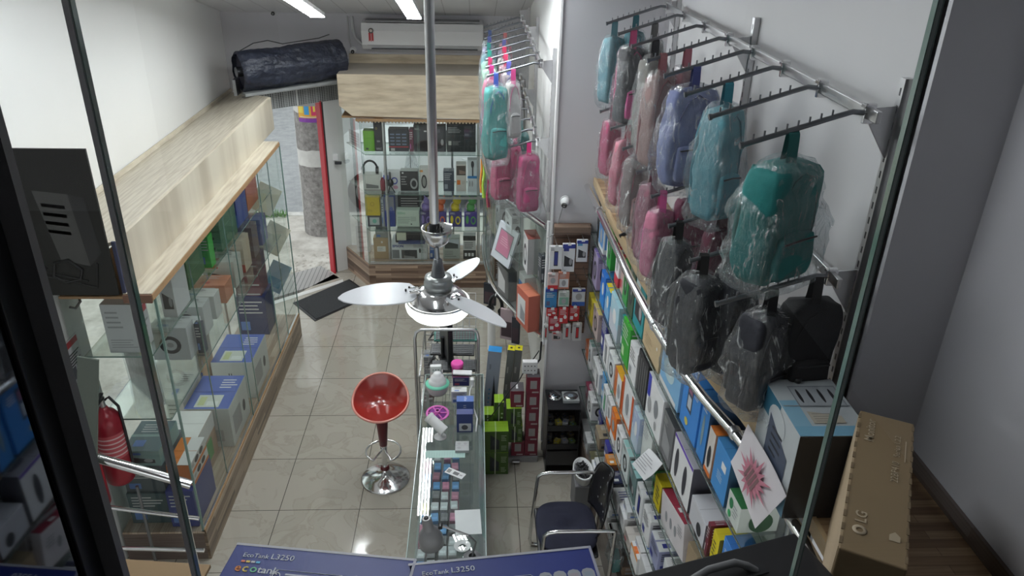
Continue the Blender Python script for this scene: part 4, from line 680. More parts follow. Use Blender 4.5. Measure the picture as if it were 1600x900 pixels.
def cq(pts, m, dy=0): mb.raw([(cx0+x, yo+(.04 if z < 1.0 else .04+(z-.98)*.19)-.02+dy, cz0+z) for x, z in pts], [tuple(range(len(pts)))], m)
cq([(1.62, 1.0), (2.45, .99), (2.45, 1.40), (2.15, 1.38)], CG); cq([(2.52, .99), (3.45, 1.0), (3.3, 1.36), (2.52, 1.40)], CG); obj('side_window', mb, t, 'dark side windows')
mb = MB(); 
for x in (1.45, 2.48, 3.4): cq([(x, .4), (x+.012, .4), (x+.012, .98), (x, .98)], M('car_gap', (.1, .1, .1), .6), -.022)
obj('door_gap', mb, t)
for x in (2.25, 3.15): mb = MB(); mb.tube([(cx0+x, cy0-.01, cz0+.86), (cx0+x+.03, cy0-.04, cz0+.86), (cx0+x+.17, cy0-.04, cz0+.86), (cx0+x+.2, cy0-.01, cz0+.86)], .013, CW); obj('door_handle', mb, t)
mb = MB(); mb.lathe([(0, -.08), (.08, -.06), (.09, 0), (.07, .06), (0, .07)], CW, (cx0+1.62, cy0-.08, cz0+1.05), 16); obj('wing_mirror', mb, t)
for x in (.8, 3.55): mb = MB(); mb.cyl((cx0+x, cy0-.01, cz0+.32), (cx0+x, cy0+.2, cz0+.32), .32, m=M('tyre', (.02, .02, .02), .7), n=32); mb.cyl((cx0+x, cy0-.015, cz0+.32), (cx0+x, cy0-.011, cz0+.32), .2, m=STEEL, n=24); obj('wheel', mb, t)

# ================================================================== RIGHT LEDGE, CHROME RAIL, SHELVES
def interp(y, ys, xs):
    if y <= ys[0]: return xs[0]
    for a, b, c, d in zip(ys, ys[1:], xs, xs[1:]):
        if y <= b: return c+(d-c)*(y-a)/(b-a)
    return xs[-1]
ledge_x = lambda y: interp(y, [0.3, 1.8, 2.29, 2.58, 3.0, 3.45, 4.5, 5.2], [1.07, 1.07, 1.05, 0.99, 0.925, 0.875, 0.835, 0.84])
XF = lambda y: interp(y, [0.9, 1.8, 2.3, 3.2, 4.0, 5.2], [1.02, 1.02, .98, .93, .89, .85])
yy = [5.195-0.2*i for i in range(16)]+[1.9, 1.4, 0.9, 0.3]
t = thing('wooden_ledge', 'butcher-block wooden ledge running along the right wall under the backpack rack', 'ledge', (0, 0, 0))
mb = MB(); mb.poly([(ledge_x(y), y) for y in yy]+[(1.515, 0.3), (1.515, 2.095), (1.255, 2.095), (1.255, 5.195)], 2.36, 2.4, BUTCH, EDGEW); obj('top_board', mb, t)
mb = MB()
for i in range(len(yy)-1):
    a, b = yy[i], yy[i+1]; xa, xb = ledge_x(a), ledge_x(b)
    mb.raw([(xa-.004, a, 2.355), (xb-.004, b, 2.355), (xb-.004, b, 2.408), (xa-.004, a, 2.408), (xa+.012, a, 2.355), (xb+.012, b, 2.355), (xb+.012, b, 2.408), (xa+.012, a, 2.408)], [(0, 1, 2, 3), (3, 2, 6, 7), (4, 7, 6, 5)], M('ledge_trim', (0.50, 0.37, 0.22), .4, var=.15))
obj('edge_trim', mb, t, 'pale wooden edge strip')
mb = MB(); mb.box(1.505, 1.518, 0.3, 2.09, 2.401, 2.46, BASED); mb.box(1.26, 1.50, 2.085, 2.098, 2.401, 2.45, WHITE); struct('baseboard_right', mb)
rail_pts = [(0.785, 5.14, 2.36), (0.79, 4.6, 2.38), (0.80, 4.1, 2.38), (0.81, 3.6, 2.38), (0.835, 3.1, 2.38), (0.865, 2.75, 2.38), (0.91, 2.5, 2.38), (0.965, 2.28, 2.38), (0.995, 2.06, 2.38), (1.01, 1.85, 2.38), (1.02, 1.5, 2.38), (1.02, 1.06, 2.38)]
t = thing('chrome_rail', 'curved chrome tube rail along the front edge of the wooden ledge', 'rail', (0, 0, 0))
mb = MB(); mb.tube(rail_pts, 0.021, CHROME, n=16); obj('tube', mb, t)
for i in (1, 4, 7, 10):
    x, y, z = rail_pts[i]; mb = MB(); mb.tube([(x, y, z), (ledge_x(y)+.01, y+.01, z-.01)], .01, STEEL); mb.cyl((x, y-.015, z), (x, y+.015, z), .025, m=STEEL); obj('bracket', mb, t)
# shelving under the ledge
t = thing('shelf_unit', 'curved unit of glass shelves full of boxed goods under the wooden ledge', 'shelves', (0, 0, 0))
ys_ = [5.18-0.22*i for i in range(18)]+[1.15]
ZS = [0.30, 0.65, 1.0, 1.33, 1.66, 2.0]
for z in ZS[1:]:
    mb = MB(); mb.poly([(XF(y)-.01, y) for y in ys_]+[(1.25, 1.15), (1.25, 5.18)], z-.008, z-.001, GLASS, GEDGE)
    mb.tube([(XF(y)-.012, y, z-.0045) for y in ys_], .0035, M('edge_dark', (0.05, 0.07, 0.065), .2), n=6); obj('glass_shelf', mb, t)
mb = MB(); mb.poly([(XF(y)-.01, y) for y in ys_]+[(1.25, 1.15), (1.25, 5.18)], 0.0, 0.299, BASED); obj('plinth', mb, t, 'dark brown wooden plinth')
for y in (4.85, 4.0, 3.1, 2.2, 1.5): mb = MB(); mb.cyl((1.21, y, .3), (1.21, y, 2.355), .012, m=STEEL); obj('back_post', mb, t)

# goods: per shelf (y_far, width along y, height, depth, front gap, colour, art, top, accent, label words)
RG = 'boxed goods on the glass shelves under the ledge'
N_ = {0.30: 'on the bottom board', 0.65: 'on the lowest glass shelf', 1.0: 'on the second glass shelf', 1.33: 'on the third glass shelf', 1.66: 'on the fourth glass shelf', 2.0: 'on the top glass shelf'}
YMAP = {2.0: ([1.80, 1.95, 2.09, 2.21, 2.36, 2.53, 2.77, 3.11, 3.43, 5.12], [2.16, 2.30, 2.47, 2.56, 2.67, 2.93, 3.27, 3.61, 3.84, 5.12]),
        1.66: ([1.67, 1.805, 1.915, 2.005, 2.06, 2.30, 2.56, 2.85, 3.17, 3.49, 3.73, 3.98, 5.14], [1.97, 2.18, 2.29, 2.37, 2.41, 2.625, 2.925, 3.11, 3.42, 3.64, 3.83, 4.02, 5.14]),
        1.33: ([2.5, 2.87, 3.03, 3.23, 3.39, 3.705, 3.935, 4.21, 4.40, 5.13], [2.6, 2.99, 3.11, 3.20, 3.27, 3.465, 3.615, 3.90, 4.10, 5.13])}
def shelf(z, items, y=5.15):
    prev = None
    for it in items:
        y0, w, h, dp, gap, col, art, top, acc, words = it
        if z in YMAP: ya, yb = interp(y0, *YMAP[z]), interp(y0-w, *YMAP[z]); y0, w = ya, ya-yb
        yc = y0-w/2; x0 = XF(yc)+gap; a = math.atan2(XF(yc-.1)-XF(yc+.1), -.2)  # follow the curve
        rz = math.atan2(-(XF(yc-.1)-XF(yc+.1)), 0.2)*-1
        lab = words+' '+N_[z]
        if prev and len((lab+' beside the '+prev).split()) <= 16: lab += ' beside the '+prev
        prev = ' '.join(words.split()[:4])
        pbox(lab, 'box', RG, (x0+dp/2, yc, z+.0005), (dp, w-.004, h), col, art, (0, 0, rz*0.9), top=top, acc=acc)
Gn, Bl, LB, Tl, Or, Rd, Yw, Nv, Kr, Pu = (0.03, 0.30, 0.05), (0.03, 0.16, 0.52), (0.22, 0.46, 0.72), (0.02, 0.30, 0.33), (0.75, 0.18, 0.03), (0.50, 0.03, 0.05), (0.78, 0.62, 0.03), (0.03, 0.04, 0.22), (0.55, 0.42, 0.25), (0.13, 0.06, 0.40)
W1, W2, W3, GY, BK = (0.76, 0.76, 0.77), (0.70, 0.72, 0.74), (0.66, 0.66, 0.66), (0.30, 0.31, 0.33), (0.02, 0.02, 0.023)
shelf(2.0, [
 (5.12, .10, .26, .10, .02, BK, 'text', None, (0.2, 0.25, 0.3), 'black blister box with grey print'), (5.00, .10, .27, .10, .02, (0.05, 0.05, 0.06), 'round', None, GY, 'charcoal cable box'),
 (4.88, .24, .29, .12, .0, W2, 'photo', W1, (0.08, 0.25, 0.55), 'tall white box with blue photographs'), (4.62, .14, .28, .12, .02, W1, 'round', W1, GY, 'white earphone box'),
 (4.46, .16, .30, .14, .0, Gn, 'round', (0.05, 0.42, 0.06), (0.1, 0.5, 0.1), 'tall green box'), (4.28, .14, .26, .14, .03, (0.04, 0.22, 0.06), 'gear', Gn, DK, 'dark green box with black picture'),
 (4.12, .15, .26, .14, .0, W1, 'band', Rd, Rd, 'white and red box'), (3.95, .14, .24, .14, .01, (0.5, 0.35, 0.33), 'text', Rd, Rd, 'pinkish red-topped box'),
 (3.79, .16, .27, .13, .0, (0.04, 0.32, 0.07), 'round', Gn, WH, 'green headset box'), (3.61, .17, .31, .14, .0, (0.05, 0.10, 0.06), 'round', (0.05, 0.2, 0.07), (0.3, 0.4, 0.3), 'black-green headphone box'),
 (3.42, .30, .33, .10, .0, Tl, 'gear', (0.03, 0.33, 0.36), (0.6, 0.7, 0.7), 'large teal game controller box'),
 (3.10, .33, .34, .09, .0, Kr, [('L', 'r', .42, .62, .62, .78, DK), ('L', 'r', .47, .67, .57, .73, Kr), ('L', 'l', .15, .1, .6, .3, (0.4, 0.3, 0.18)), ('L', 'e', .8, .3, .86, .36, WH)], Kr, DK, 'plain kraft carton with a black square logo'),
 (2.75, .22, .33, .06, .0, LB, [('L', 'e', .15, .2, .7, .55, (0.45, 0.6, 0.66)), ('L', 'e', .3, .3, .6, .5, (0.6, 0.68, 0.7)), ('L', 'l', .6, .7, .9, .85, WH), ('L', 'r', 0, 0, .9, .08, W1)], LB, WH, 'pale blue carton with a fan picture'),
 (2.51, .15, .31, .05, .0, (0.05, 0.25, 0.68), [('L', 'r', .3, .35, .6, .85, (0.05, 0.07, 0.12)), ('L', 'r', .35, .4, .55, .6, (0.5, 0.55, 0.6)), ('L', 'r', .35, .65, .55, .8, (0.3, 0.12, 0.2)), ('L', 'e', .3, .1, .5, .22, (0.6, 0.5, 0.1)), ('L', 'l', .65, .7, .9, .85, WH)], (0.05, 0.25, 0.68), WH, 'bright blue calculator box'),
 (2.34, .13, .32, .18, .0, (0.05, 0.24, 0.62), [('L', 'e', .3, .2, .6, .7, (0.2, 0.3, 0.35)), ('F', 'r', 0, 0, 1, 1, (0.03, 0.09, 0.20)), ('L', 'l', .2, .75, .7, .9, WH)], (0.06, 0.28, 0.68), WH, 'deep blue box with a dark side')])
shelf(2.0, [
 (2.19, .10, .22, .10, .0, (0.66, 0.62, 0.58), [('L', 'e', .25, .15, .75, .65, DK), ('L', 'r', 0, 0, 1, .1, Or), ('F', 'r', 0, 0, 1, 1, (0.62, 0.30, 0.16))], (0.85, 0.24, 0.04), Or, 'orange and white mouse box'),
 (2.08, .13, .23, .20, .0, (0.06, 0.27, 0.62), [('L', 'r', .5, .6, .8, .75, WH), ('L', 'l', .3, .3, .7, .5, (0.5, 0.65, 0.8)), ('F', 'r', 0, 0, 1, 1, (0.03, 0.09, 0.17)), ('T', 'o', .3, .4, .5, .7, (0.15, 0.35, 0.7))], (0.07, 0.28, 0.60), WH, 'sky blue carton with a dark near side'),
 (1.93, .13, .12, .16, .0, (0.62, 0.66, 0.62), [('L', 'e', .15, .45, .45, .85, (0.03, 0.2, 0.08)), ('L', 'e', .15, .08, .4, .35, (0.04, 0.35, 0.12)), ('L', 'l', .5, .3, .9, .8, GY), ('F', 'e', .25, -.0, .85, .8, (0.02, 0.08, 0.03))], (0.04, 0.20, 0.07), Gn, 'green-topped white webcam box')])
shelf(1.66, [
 (5.14, .06, .24, .10, .0, BK, 'text', None, GY, 'thin black upright box'), (5.06, .18, .26, .10, .0, (0.42, 0.36, 0.55), 'round', (0.2, 0.15, 0.4), (0.4, 0.1, 0.15), 'white and purple speaker box'), (4.87, .12, .25, .12, .03, (0.14, 0.11, 0.25), 'photo', Nv, Rd, 'purple and navy box'),
 (4.73, .16, .24, .11, .0, (0.02, 0.16, 0.60), 'wave', Bl, (0.03, 0.25, 0.7), 'vivid blue box'), (4.55, .16, .22, .14, .0, (0.05, 0.30, 0.62), 'wave', Yw, LB, 'blue box with yellow top'), (4.37, .26, .25, .15, .0, (0.40, 0.62, 0.72), 'wave', (0.42, 0.68, 0.78), (0.55, 0.6, 0.68), 'wide pale aqua box'),
 (4.10, .10, .22, .12, .02, (0.04, 0.20, 0.20), 'text', Tl, WH, 'dark teal small box'), (3.98, .24, .27, .12, .0, (0.03, 0.34, 0.03), 'text', (0.08, 0.55, 0.05), (0.5, 0.7, 0.4), 'bright green tall carton'), (3.72, .22, .22, .16, .0, W1, 'text', W1, GY, 'plain white carton with grey side'),
 (3.48, .30, .28, .10, .0, BK, [('L', 'r', .1+.2*i, .1, .14+.2*i, .9, (0.3, 0.3, 0.3)) for i in range(5)], BK, GY, 'long black dotted carton'),
 (3.16, .30, .27, .08, .0, W1, [('L', 'r', .02, .5, .2, 1, (0.04, 0.05, 0.4)), ('L', 'e', .1, .2, .35, .55, GR), ('L', 'e', .5, .35, .75, .75, (0.25, 0.26, 0.28)), ('L', 'e', .6, .1, .75, .3, GR)], W2, Nv, 'white mouse carton with a navy corner'),
 (2.84, .27, .25, .10, .0, (0.16, 0.16, 0.17), [('L', 'q', .15, .15, .85, .7, (0.3, 0.3, 0.31)), ('T', 'o', .5, .1, .9, .5, (0.4, 0.45, 0.5)), ('L', 'l', .1, .75, .5, .9, (0.5, 0.5, 0.5))], (0.05, 0.055, 0.06), GY, 'dark grey webcam carton'),
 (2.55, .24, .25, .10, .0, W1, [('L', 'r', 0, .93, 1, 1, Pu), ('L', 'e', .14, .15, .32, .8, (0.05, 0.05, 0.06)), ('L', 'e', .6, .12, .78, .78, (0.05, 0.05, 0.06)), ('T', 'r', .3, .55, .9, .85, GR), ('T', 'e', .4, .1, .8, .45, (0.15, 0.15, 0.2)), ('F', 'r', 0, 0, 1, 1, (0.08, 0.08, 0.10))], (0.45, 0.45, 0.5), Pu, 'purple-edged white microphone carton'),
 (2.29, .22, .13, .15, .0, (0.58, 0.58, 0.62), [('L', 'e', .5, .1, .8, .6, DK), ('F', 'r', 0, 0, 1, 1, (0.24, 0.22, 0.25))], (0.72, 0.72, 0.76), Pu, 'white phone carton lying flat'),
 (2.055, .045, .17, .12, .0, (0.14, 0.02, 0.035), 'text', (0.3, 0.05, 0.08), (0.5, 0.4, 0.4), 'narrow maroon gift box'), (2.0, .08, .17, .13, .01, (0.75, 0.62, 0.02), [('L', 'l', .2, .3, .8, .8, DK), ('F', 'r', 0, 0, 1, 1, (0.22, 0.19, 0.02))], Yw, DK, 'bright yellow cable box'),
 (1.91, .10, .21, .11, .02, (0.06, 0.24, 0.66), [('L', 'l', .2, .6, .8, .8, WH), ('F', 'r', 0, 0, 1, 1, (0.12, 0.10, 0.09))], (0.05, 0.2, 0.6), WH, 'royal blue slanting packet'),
 (1.80, .13, .13, .20, .0, (0.62, 0.60, 0.62), [('L', 'e', .15, .6, .35, .8, DK), ('L', 'e', .5, .3, .7, .5, DK), ('L', 'e', .2, .1, .4, .3, GR), ('F', 'e', .2, .3, .45, .6, (0.06, 0.05, 0.05)), ('F', 'e', .55, .4, .9, .65, (0.06, 0.05, 0.05)), ('F', 'r', .5, .8, .9, .88, DK), ('T', 'r', .35, .3, .75, .75, (0.04, 0.10, 0.28)), ('T', 'e', .45, .35, .65, .65, (0.3, 0.4, 0.5))], (0.74, 0.73, 0.76), Nv, 'white surveillance camera carton')])
shelf(1.33, [
 (5.13, .13, .20, .14, .0, (0.62, 0.50, 0.05), 'text', (0.75, 0.62, 0.05), WH, 'yellow game box'), (4.98, .14, .22, .14, .0, (0.55, 0.44, 0.42), 'round', (0.7, 0.58, 0.2), Rd, 'pinkish box with a round dial'), (4.82, .12, .26, .14, .02, Nv, 'text', (0.03, 0.04, 0.25), WH, 'tall navy box'),
 (4.68, .12, .2, .14, .0, W1, 'phone', W1, GY, 'white phone cable box'), (4.55, .13, .19, .14, .0, W2, 'round', (0.7, 0.72, 0.7), GY, 'white and grey charger box'), (4.40, .18, .20, .15, .0, (0.6, 0.16, 0.04), [('L', 'r', .4, 0, 1, 1, W1), ('L', 'e', .5, .2, .9, .7, GY)], (0.80, 0.42, 0.03), Or, 'amber-topped orange box'),
 (4.20, .26, .27, .15, .0, W1, [('L', 'r', 0, 0, .15, 1, (0.55, 0.09, 0.02)), ('L', 'r', .85, 0, 1, 1, (0.55, 0.09, 0.02)), ('L', 'e', .35, .25, .65, .8, GY), ('L', 'r', 0, 0, 1, .06, Or)], (0.78, 0.78, 0.78), Or, 'large white watch carton with orange edges'),
 (3.93, .22, .24, .13, .0, (0.40, 0.48, 0.66), 'wave', (0.45, 0.6, 0.66), (0.5, 0.6, 0.7), 'lavender blue thin carton'), (3.70, .30, .27, .06, .02, (0.66, 0.70, 0.68), [('L', 'o', .35, .1, .5, .25, GY), ('L', 'l', .1, .6, .6, .9, GY)], (0.5, 0.7, 0.68), Tl, 'large pale grey board-like carton'),
 (3.38, .12, .17, .15, .04, GY, 'text', (0.10, 0.10, 0.11), GY, 'dark grey box behind the paper notice'), (3.24, .20, .10, .16, .02, (0.03, 0.30, 0.06), 'gear', (0.06, 0.5, 0.08), GY, 'flat bright green box'),
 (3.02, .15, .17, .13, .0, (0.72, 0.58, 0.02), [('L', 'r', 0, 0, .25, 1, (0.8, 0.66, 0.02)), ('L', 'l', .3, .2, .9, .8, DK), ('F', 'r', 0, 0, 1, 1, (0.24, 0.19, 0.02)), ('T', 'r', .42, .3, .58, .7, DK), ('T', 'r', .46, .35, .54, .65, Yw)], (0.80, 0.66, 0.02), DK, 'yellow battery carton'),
])
# leaning long red-white boxes, kraft + red cartons and the white-green carton (third shelf, near end)
for k, (x, yy0, c) in enumerate([(0.985, 2.79, 'nearer the aisle'), (1.06, 2.80, 'nearer the wall')]):
    pbox('long red and white carton leaning on the third glass shelf, the one %s' % c, 'box', RG, (x, yy0, 1.332), (.05, .34, .20), (0.68, 0.64, 0.66), [('L', 'e', .2, .3, .3, .6, GY), ('L', 'e', .4, .3, .5, .6, GY), ('L', 'e', .6, .3, .7, .6, GY), ('T', 'r', .3, .3, .7, .42, WH), ('L', 'l', .75, .5, .95, .8, GY)], (R(-12), 0, R(4)), top=(0.32, 0.03, 0.06))
pbox('kraft carton with open brown side on the third glass shelf, nearest the camera', 'box', RG, (1.05, 2.55, 1.3315), (.14, .10, .20), (0.36, 0.27, 0.17), [('T', 'r', .4, .1, .6, .9, (0.3, 0.23, 0.15))], (0, 0, R(8)), top=(0.28, 0.22, 0.14))
pbox('small red carton with white print beside the kraft carton', 'box', RG, (1.10, 2.445, 1.3315), (.15, .10, .19), (0.70, 0.66, 0.64), [('T', 'l', .3, .3, .7, .7, WH)], (0, 0, R(8)), top=(0.48, 0.02, 0.035))
t = thing('spray_can', 'black spray can with a red cap on the third glass shelf', 'spray can', (1.14, 2.98, 1.3305), group=RG)
mb = MB(); mb.lathe([(0, 0), (.036, 0), (.038, .01), (.038, .14), (.034, .155)], M('can_black', (.03, .03, .032), .3)); obj('can_body', mb, t); mb = MB(); mb.lathe([(.036, .155), (.036, .2), (.02, .225), (0, .23)], M('cap_red', (.28, .03, .025), .4)); obj('cap', mb, t)
t = thing('gamepad', 'black rubber dog-bone shaped gadget behind the yellow battery carton', 'gamepad', (1.10, 3.22, 1.44), (0, 0, R(20)), group=RG)
mb = MB(); mb.tube([(-.07, -.03, 0), (-.05, 0, .01), (0, .01, .012), (.05, 0, .01), (.07, -.03, 0)], .022, BLACK, n=12, radii=[.015, .024, .018, .024, .015]); obj('shell', mb, t); mb = MB(); [mb.cyl((x, 0, .02), (x, 0, .04), .008, m=GREYP) for x in (-.03, .03)]; obj('thumbsticks', mb, t)
# white and green tilted carton with printed tools
o = pbox('white and green carton with printed tools, tilted on the third glass shelf', 'box', RG, (0.925, 2.36, 1.345), (.03, .28, .31), (0.72, 0.76, 0.73), [('L', 'q', .22, .55, .5, .8, (0.08, 0.14, 0.2)), ('L', 'q', .2, .3, .45, .5, (0.32, 0.45, 0.47)), ('L', 'q', .45, .42, .62, .55, (0.6, 0.6, 0.42)), ('L', 'r', .55, .05, .62, .5, (0.15, 0.5, 0.1)), ('L', 'r', .9, .35, 1.0, .5, (0.1, 0.55, 0.1)), ('L', 'e', .2, .12, .27, .22, (0.03, 0.25, 0.15)), ('L', 'e', .33, .05, .42, .15, (0.5, 0.15, 0.15)), ('L', 'e', .46, .02, .53, .1, GY), ('L', 'e', .3, .2, .4, .24, (0.6, 0.5, 0.2)), ('L', 'l', .65, .1, .95, .3, GY), ('L', 'r', 0, .92, .12, 1, (0.2, 0.6, 0.2))], (R(30), R(4), 0), top=(0.72, 0.76, 0.73))
def paper(name, label, cat, pts, m, marks=[], grp=None):
    """thin sheet through 4 corner points with a slight curl"""
    a, b, c, d = [Vector(p) for p in pts]; mb = MB(); n = 10; nz = (b-a).cross(d-a).normalized(); vs = []
    for off in (0, -.0012):
        for i in range(n+1):
            for j in range(n+1):
                u, v = i/n, j/n; p = a*(1-u)*(1-v)+b*u*(1-v)+c*u*v+d*(1-u)*v; vs.append(p+nz*(off+.006*math.sin(u*5)*math.sin(v*4)))
    K = (n+1)**2; idx = [(i*(n+1)+j, (i+1)*(n+1)+j, (i+1)*(n+1)+j+1, i*(n+1)+j+1) for i in range(n) for j in range(n)]
    mb.raw(vs, idx+[tuple(K+q for q in f) for f in idx], m, True); return mb, (a, b, c, d, nz)
mb, (a, b, c, d, nz) = paper('n', '', '', [(0.885, 3.42, 1.30), (0.87, 3.08, 1.47), (0.93, 2.98, 1.66), (0.945, 3.32, 1.49)], M('notice_paper', (0.74, 0.74, 0.77), .6))
for k in range(6):
    for s0, s1 in ((.12, .85-.1*(k % 3)),):
        v = .2+k*.11; P = lambda u, vv: a*(1-u)*(1-vv)+b*u*(1-vv)+c*u*vv+d*(1-u)*vv+nz*(.0075+.006*math.sin(u*5)*math.sin(vv*4)); mb.quad(P(s0, v), P(s1, v), P(s1, v+.025), P(s0, v+.025), C((.25, .25, .27)))
obj('paper_notice', mb, None, 'white printed notice hanging askew in front of the third glass shelf', 'paper')

shelf(1.0, [
 (5.12, .11, .13, .12, .0, (0.65, 0.15, 0.04), 'text', (0.7, 0.17, 0.05), WH, 'small orange-red packet'), (4.99, .12, .2, .13, .0, W1, 'round', (0.2, 0.3, 0.28), GY, 'white camera box with round lens'), (4.85, .15, .14, .14, .01, W1, 'text', W1, GY, 'white bulb carton'), (4.68, .14, .17, .13, .0, W1, 'phone', W1, GY, 'white earbud box'),
 (4.53, .12, .21, .12, .02, (0.05, 0.28, 0.6), 'text', (0.06, 0.34, 0.66), WH, 'cyan blue little box'), (4.39, .14, .20, .12, .0, W2, 'phone', W1, (0.1, 0.4, 0.2), 'slim white phone accessory box'), (4.23, .12, .21, .14, .0, W1, 'band', W1, Or, 'white and orange charger box'), (4.09, .14, .22, .15, .0, Or, 'band', (0.8, 0.25, 0.03), WH, 'vivid orange upright box'),
 (3.93, .15, .2, .14, .0, W1, 'round', W1, GY, 'white bulb-shaped picture box'), (3.76, .17, .21, .15, .0, (0.60, 0.66, 0.66), 'round', (0.35, 0.6, 0.58), Tl, 'pale teal-topped box'), (3.57, .16, .20, .15, .0, (0.14, 0.22, 0.22), 'gear', (0.3, 0.55, 0.55), GY, 'dark teal camera box'),
 (3.39, .14, .2, .13, .0, W2, 'phone', W1, Nv, 'white pen box'), (3.23, .15, .18, .14, .0, W1, 'text', W1, Nv, 'white ink box'), (3.06, .16, .15, .14, .0, (0.3, 0.32, 0.5), 'text', W2, Nv, 'bluish white toner box'), (2.88, .15, .14, .14, .02, W2, 'spots', W1, GY, 'white spotted box'), (2.71, .16, .15, .14, .0, W1, 'gear', W1, GY, 'white reel box')])
shelf(0.65, [
 (5.10, .18, .10, .14, .02, (0.2, 0.04, 0.07), [('L', 'e', .1, .2, .4, .8, GY), ('T', 'e', .1, .2, .4, .8, (0.6, 0.5, 0.55)), ('T', 'e', .5, .2, .9, .8, (0.6, 0.5, 0.55))], (0.3, 0.05, 0.10), GY, 'dark red packet with round silver pieces'), (4.88, .17, .16, .13, .0, W1, 'round', W1, GY, 'white dome camera box'), (4.69, .14, .12, .15, .05, Nv, 'text', (0.06, 0.05, 0.2), WH, 'navy and black box'), (4.53, .17, .1, .16, .0, (0.36, 0.27, 0.18), 'text', (0.3, 0.24, 0.16), DK, 'open brown kraft carton'),
 (4.33, .14, .12, .16, .03, (0.05, 0.05, 0.33), 'text', (0.05, 0.05, 0.3), WH, 'blue and violet packet'), (4.17, .12, .12, .09, .0, (0.60, 0.20, 0.04), 'text', (0.70, 0.28, 0.05), WH, 'front orange packet'), (4.15, .16, .13, .12, .10, (0.5, 0.16, 0.04), 'text', (0.7, 0.32, 0.08), (0.3, 0.15, 0.1), 'rear orange-brown packet'), (4.03, .13, .09, .10, .0, (0.02, 0.03, 0.08), 'text', (0.02, 0.03, 0.09), WH, 'black and navy packet'),
 (3.88, .16, .08, .24, .0, W1, [('T', 'l', .1, .2, .5, .8, Nv), ('T', 'q', .55, .3, .9, .7, DK)], W1, GY, 'flat white hub carton'), (3.70, .15, .11, .22, .0, W1, 'text', W1, GY, 'white router carton with stripes'), (3.53, .14, .08, .24, .0, (0.58, 0.52, 0.48), 'text', (0.6, 0.56, 0.52), Rd, 'clear packet of cables'), (3.37, .15, .12, .25, .0, W1, [('L', 'r', 0, .8, 1, 1, (0.8, 0.3, 0.05)), ('T', 'r', 0, .3, .12, .7, Or), ('T', 'l', .3, .3, .8, .8, GY)], W1, Or, 'white carton with a small orange corner'),
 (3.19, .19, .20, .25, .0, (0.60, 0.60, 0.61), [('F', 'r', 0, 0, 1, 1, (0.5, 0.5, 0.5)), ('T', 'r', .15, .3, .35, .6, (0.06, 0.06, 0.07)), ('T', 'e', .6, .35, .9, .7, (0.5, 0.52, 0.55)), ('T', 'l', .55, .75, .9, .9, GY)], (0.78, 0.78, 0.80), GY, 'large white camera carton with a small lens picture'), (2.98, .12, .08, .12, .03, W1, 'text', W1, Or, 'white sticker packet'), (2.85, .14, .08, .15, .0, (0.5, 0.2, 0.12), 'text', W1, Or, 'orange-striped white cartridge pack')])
shelf(0.30, [
 (5.08, .16, .10, .2, .0, W1, [('T', 'q', .3, .4, .6, .7, DK)], W1, GY, 'flat white bracket carton'), (4.90, .15, .11, .2, .0, W2, 'text', W1, GY, 'white flat box with dark gadget'), (4.72, .13, .06, .2, .01, (0.12, 0.12, 0.07), 'text', (0.16, 0.15, 0.08), GY, 'olive dark packet'), (4.57, .2, .10, .26, .0, W1, [('T', 'q', .1, .5, .25, .8, DK)], W1, GY, 'long white carton with a black clip'), (4.33, .18, .09, .26, .0, W2, 'spots', W1, GY, 'white flat cable carton'),
 (4.13, .20, .12, .26, .0, W1, 'text', W1, GY, 'white stacked hub carton'), (3.91, .18, .1, .25, .0, W3, 'text', W3, GY, 'pale grey small parts tray'), (3.70, .16, .07, .2, .02, (0.25, 0.17, 0.12), 'text', (0.2, 0.15, 0.12), GY, 'brown shallow tray'), (3.40, .20, .12, .26, .0, (0.58, 0.58, 0.58), [('F', 'r', .2, 0, 1, .8, (0.42, 0.3, 0.16))], (0.66, 0.66, 0.67), GY, 'grey-white carton with brown window'), (3.17, .2, .14, .24, .0, W1, 'text', (0.7, 0.7, 0.72), GY, 'white carton at the near bottom end')])
# second layers on lower shelves (stacks)
for y, z, w, h, c, lab in [(4.13-.1, .421, .18, .05, W1, 'thin white carton lying on the white stacked hub carton'), (4.13-.1, .473, .17, .05, W2, 'second thin white carton, topmost of the hub stack'), (4.57-.1, .401, .16, .04, W1, 'slim white case on the long white carton with a black clip'), (3.70-.08, .762, .13, .05, W2, 'striped white packet on the router carton of the lowest glass shelf'), (3.37-.07, .772, .13, .04, W1, 'thin white card box on the orange-cornered carton')]:
    pbox(lab, 'box', RG, (XF(y)+.12, y, z), (.2, w, h), c, 'text', (0, 0, R(random.uniform(-6, 6))), top=c)
# hanging advertising sheet on the near end of the rail
mb, (a, b, c, d, nz) = paper('s', '', '', [(.945, 1.925, 2.25), (.95, 1.78, 2.52), (.95, 2.14, 2.525), (.935, 2.20, 2.31)], M('sale_sheet', (0.76, 0.72, 0.76), .5))
P = lambda u, v: a*(1-u)*(1-v)+b*u*(1-v)+c*u*v+d*(1-u)*v+nz*(.0085+.006*math.sin(u*5)*math.sin(v*4)); PN = lambda u, v: P(u, v)-nz*.018
for Q in (P, PN):
    cen = (.5, .48); pts = []
    for k in range(32):
        an = 2*math.pi*k/32; rr_ = (.46 if k % 4 == 0 else .34) if k % 2 == 0 else .21; pts.append(Q(cen[0]+rr_*math.cos(an)*.95, cen[1]+rr_*math.sin(an)*.9))
    ctr = Q(*cen); mb.raw([ctr]+pts, [(0, 1+k, 1+(k+1) % 32) for k in range(32)], C((0.55, 0.20, 0.27), .5))
    s = .0012*(1 if Q is P else -1)
    for k in range(4): v0 = .36+k*.07; q = [Q(.36, v0), Q(.64, v0), Q(.64, v0+.05), Q(.36, v0+.05)]; mb.quad(*[p+nz*s for p in q], C((0.22, 0.12, 0.13)))
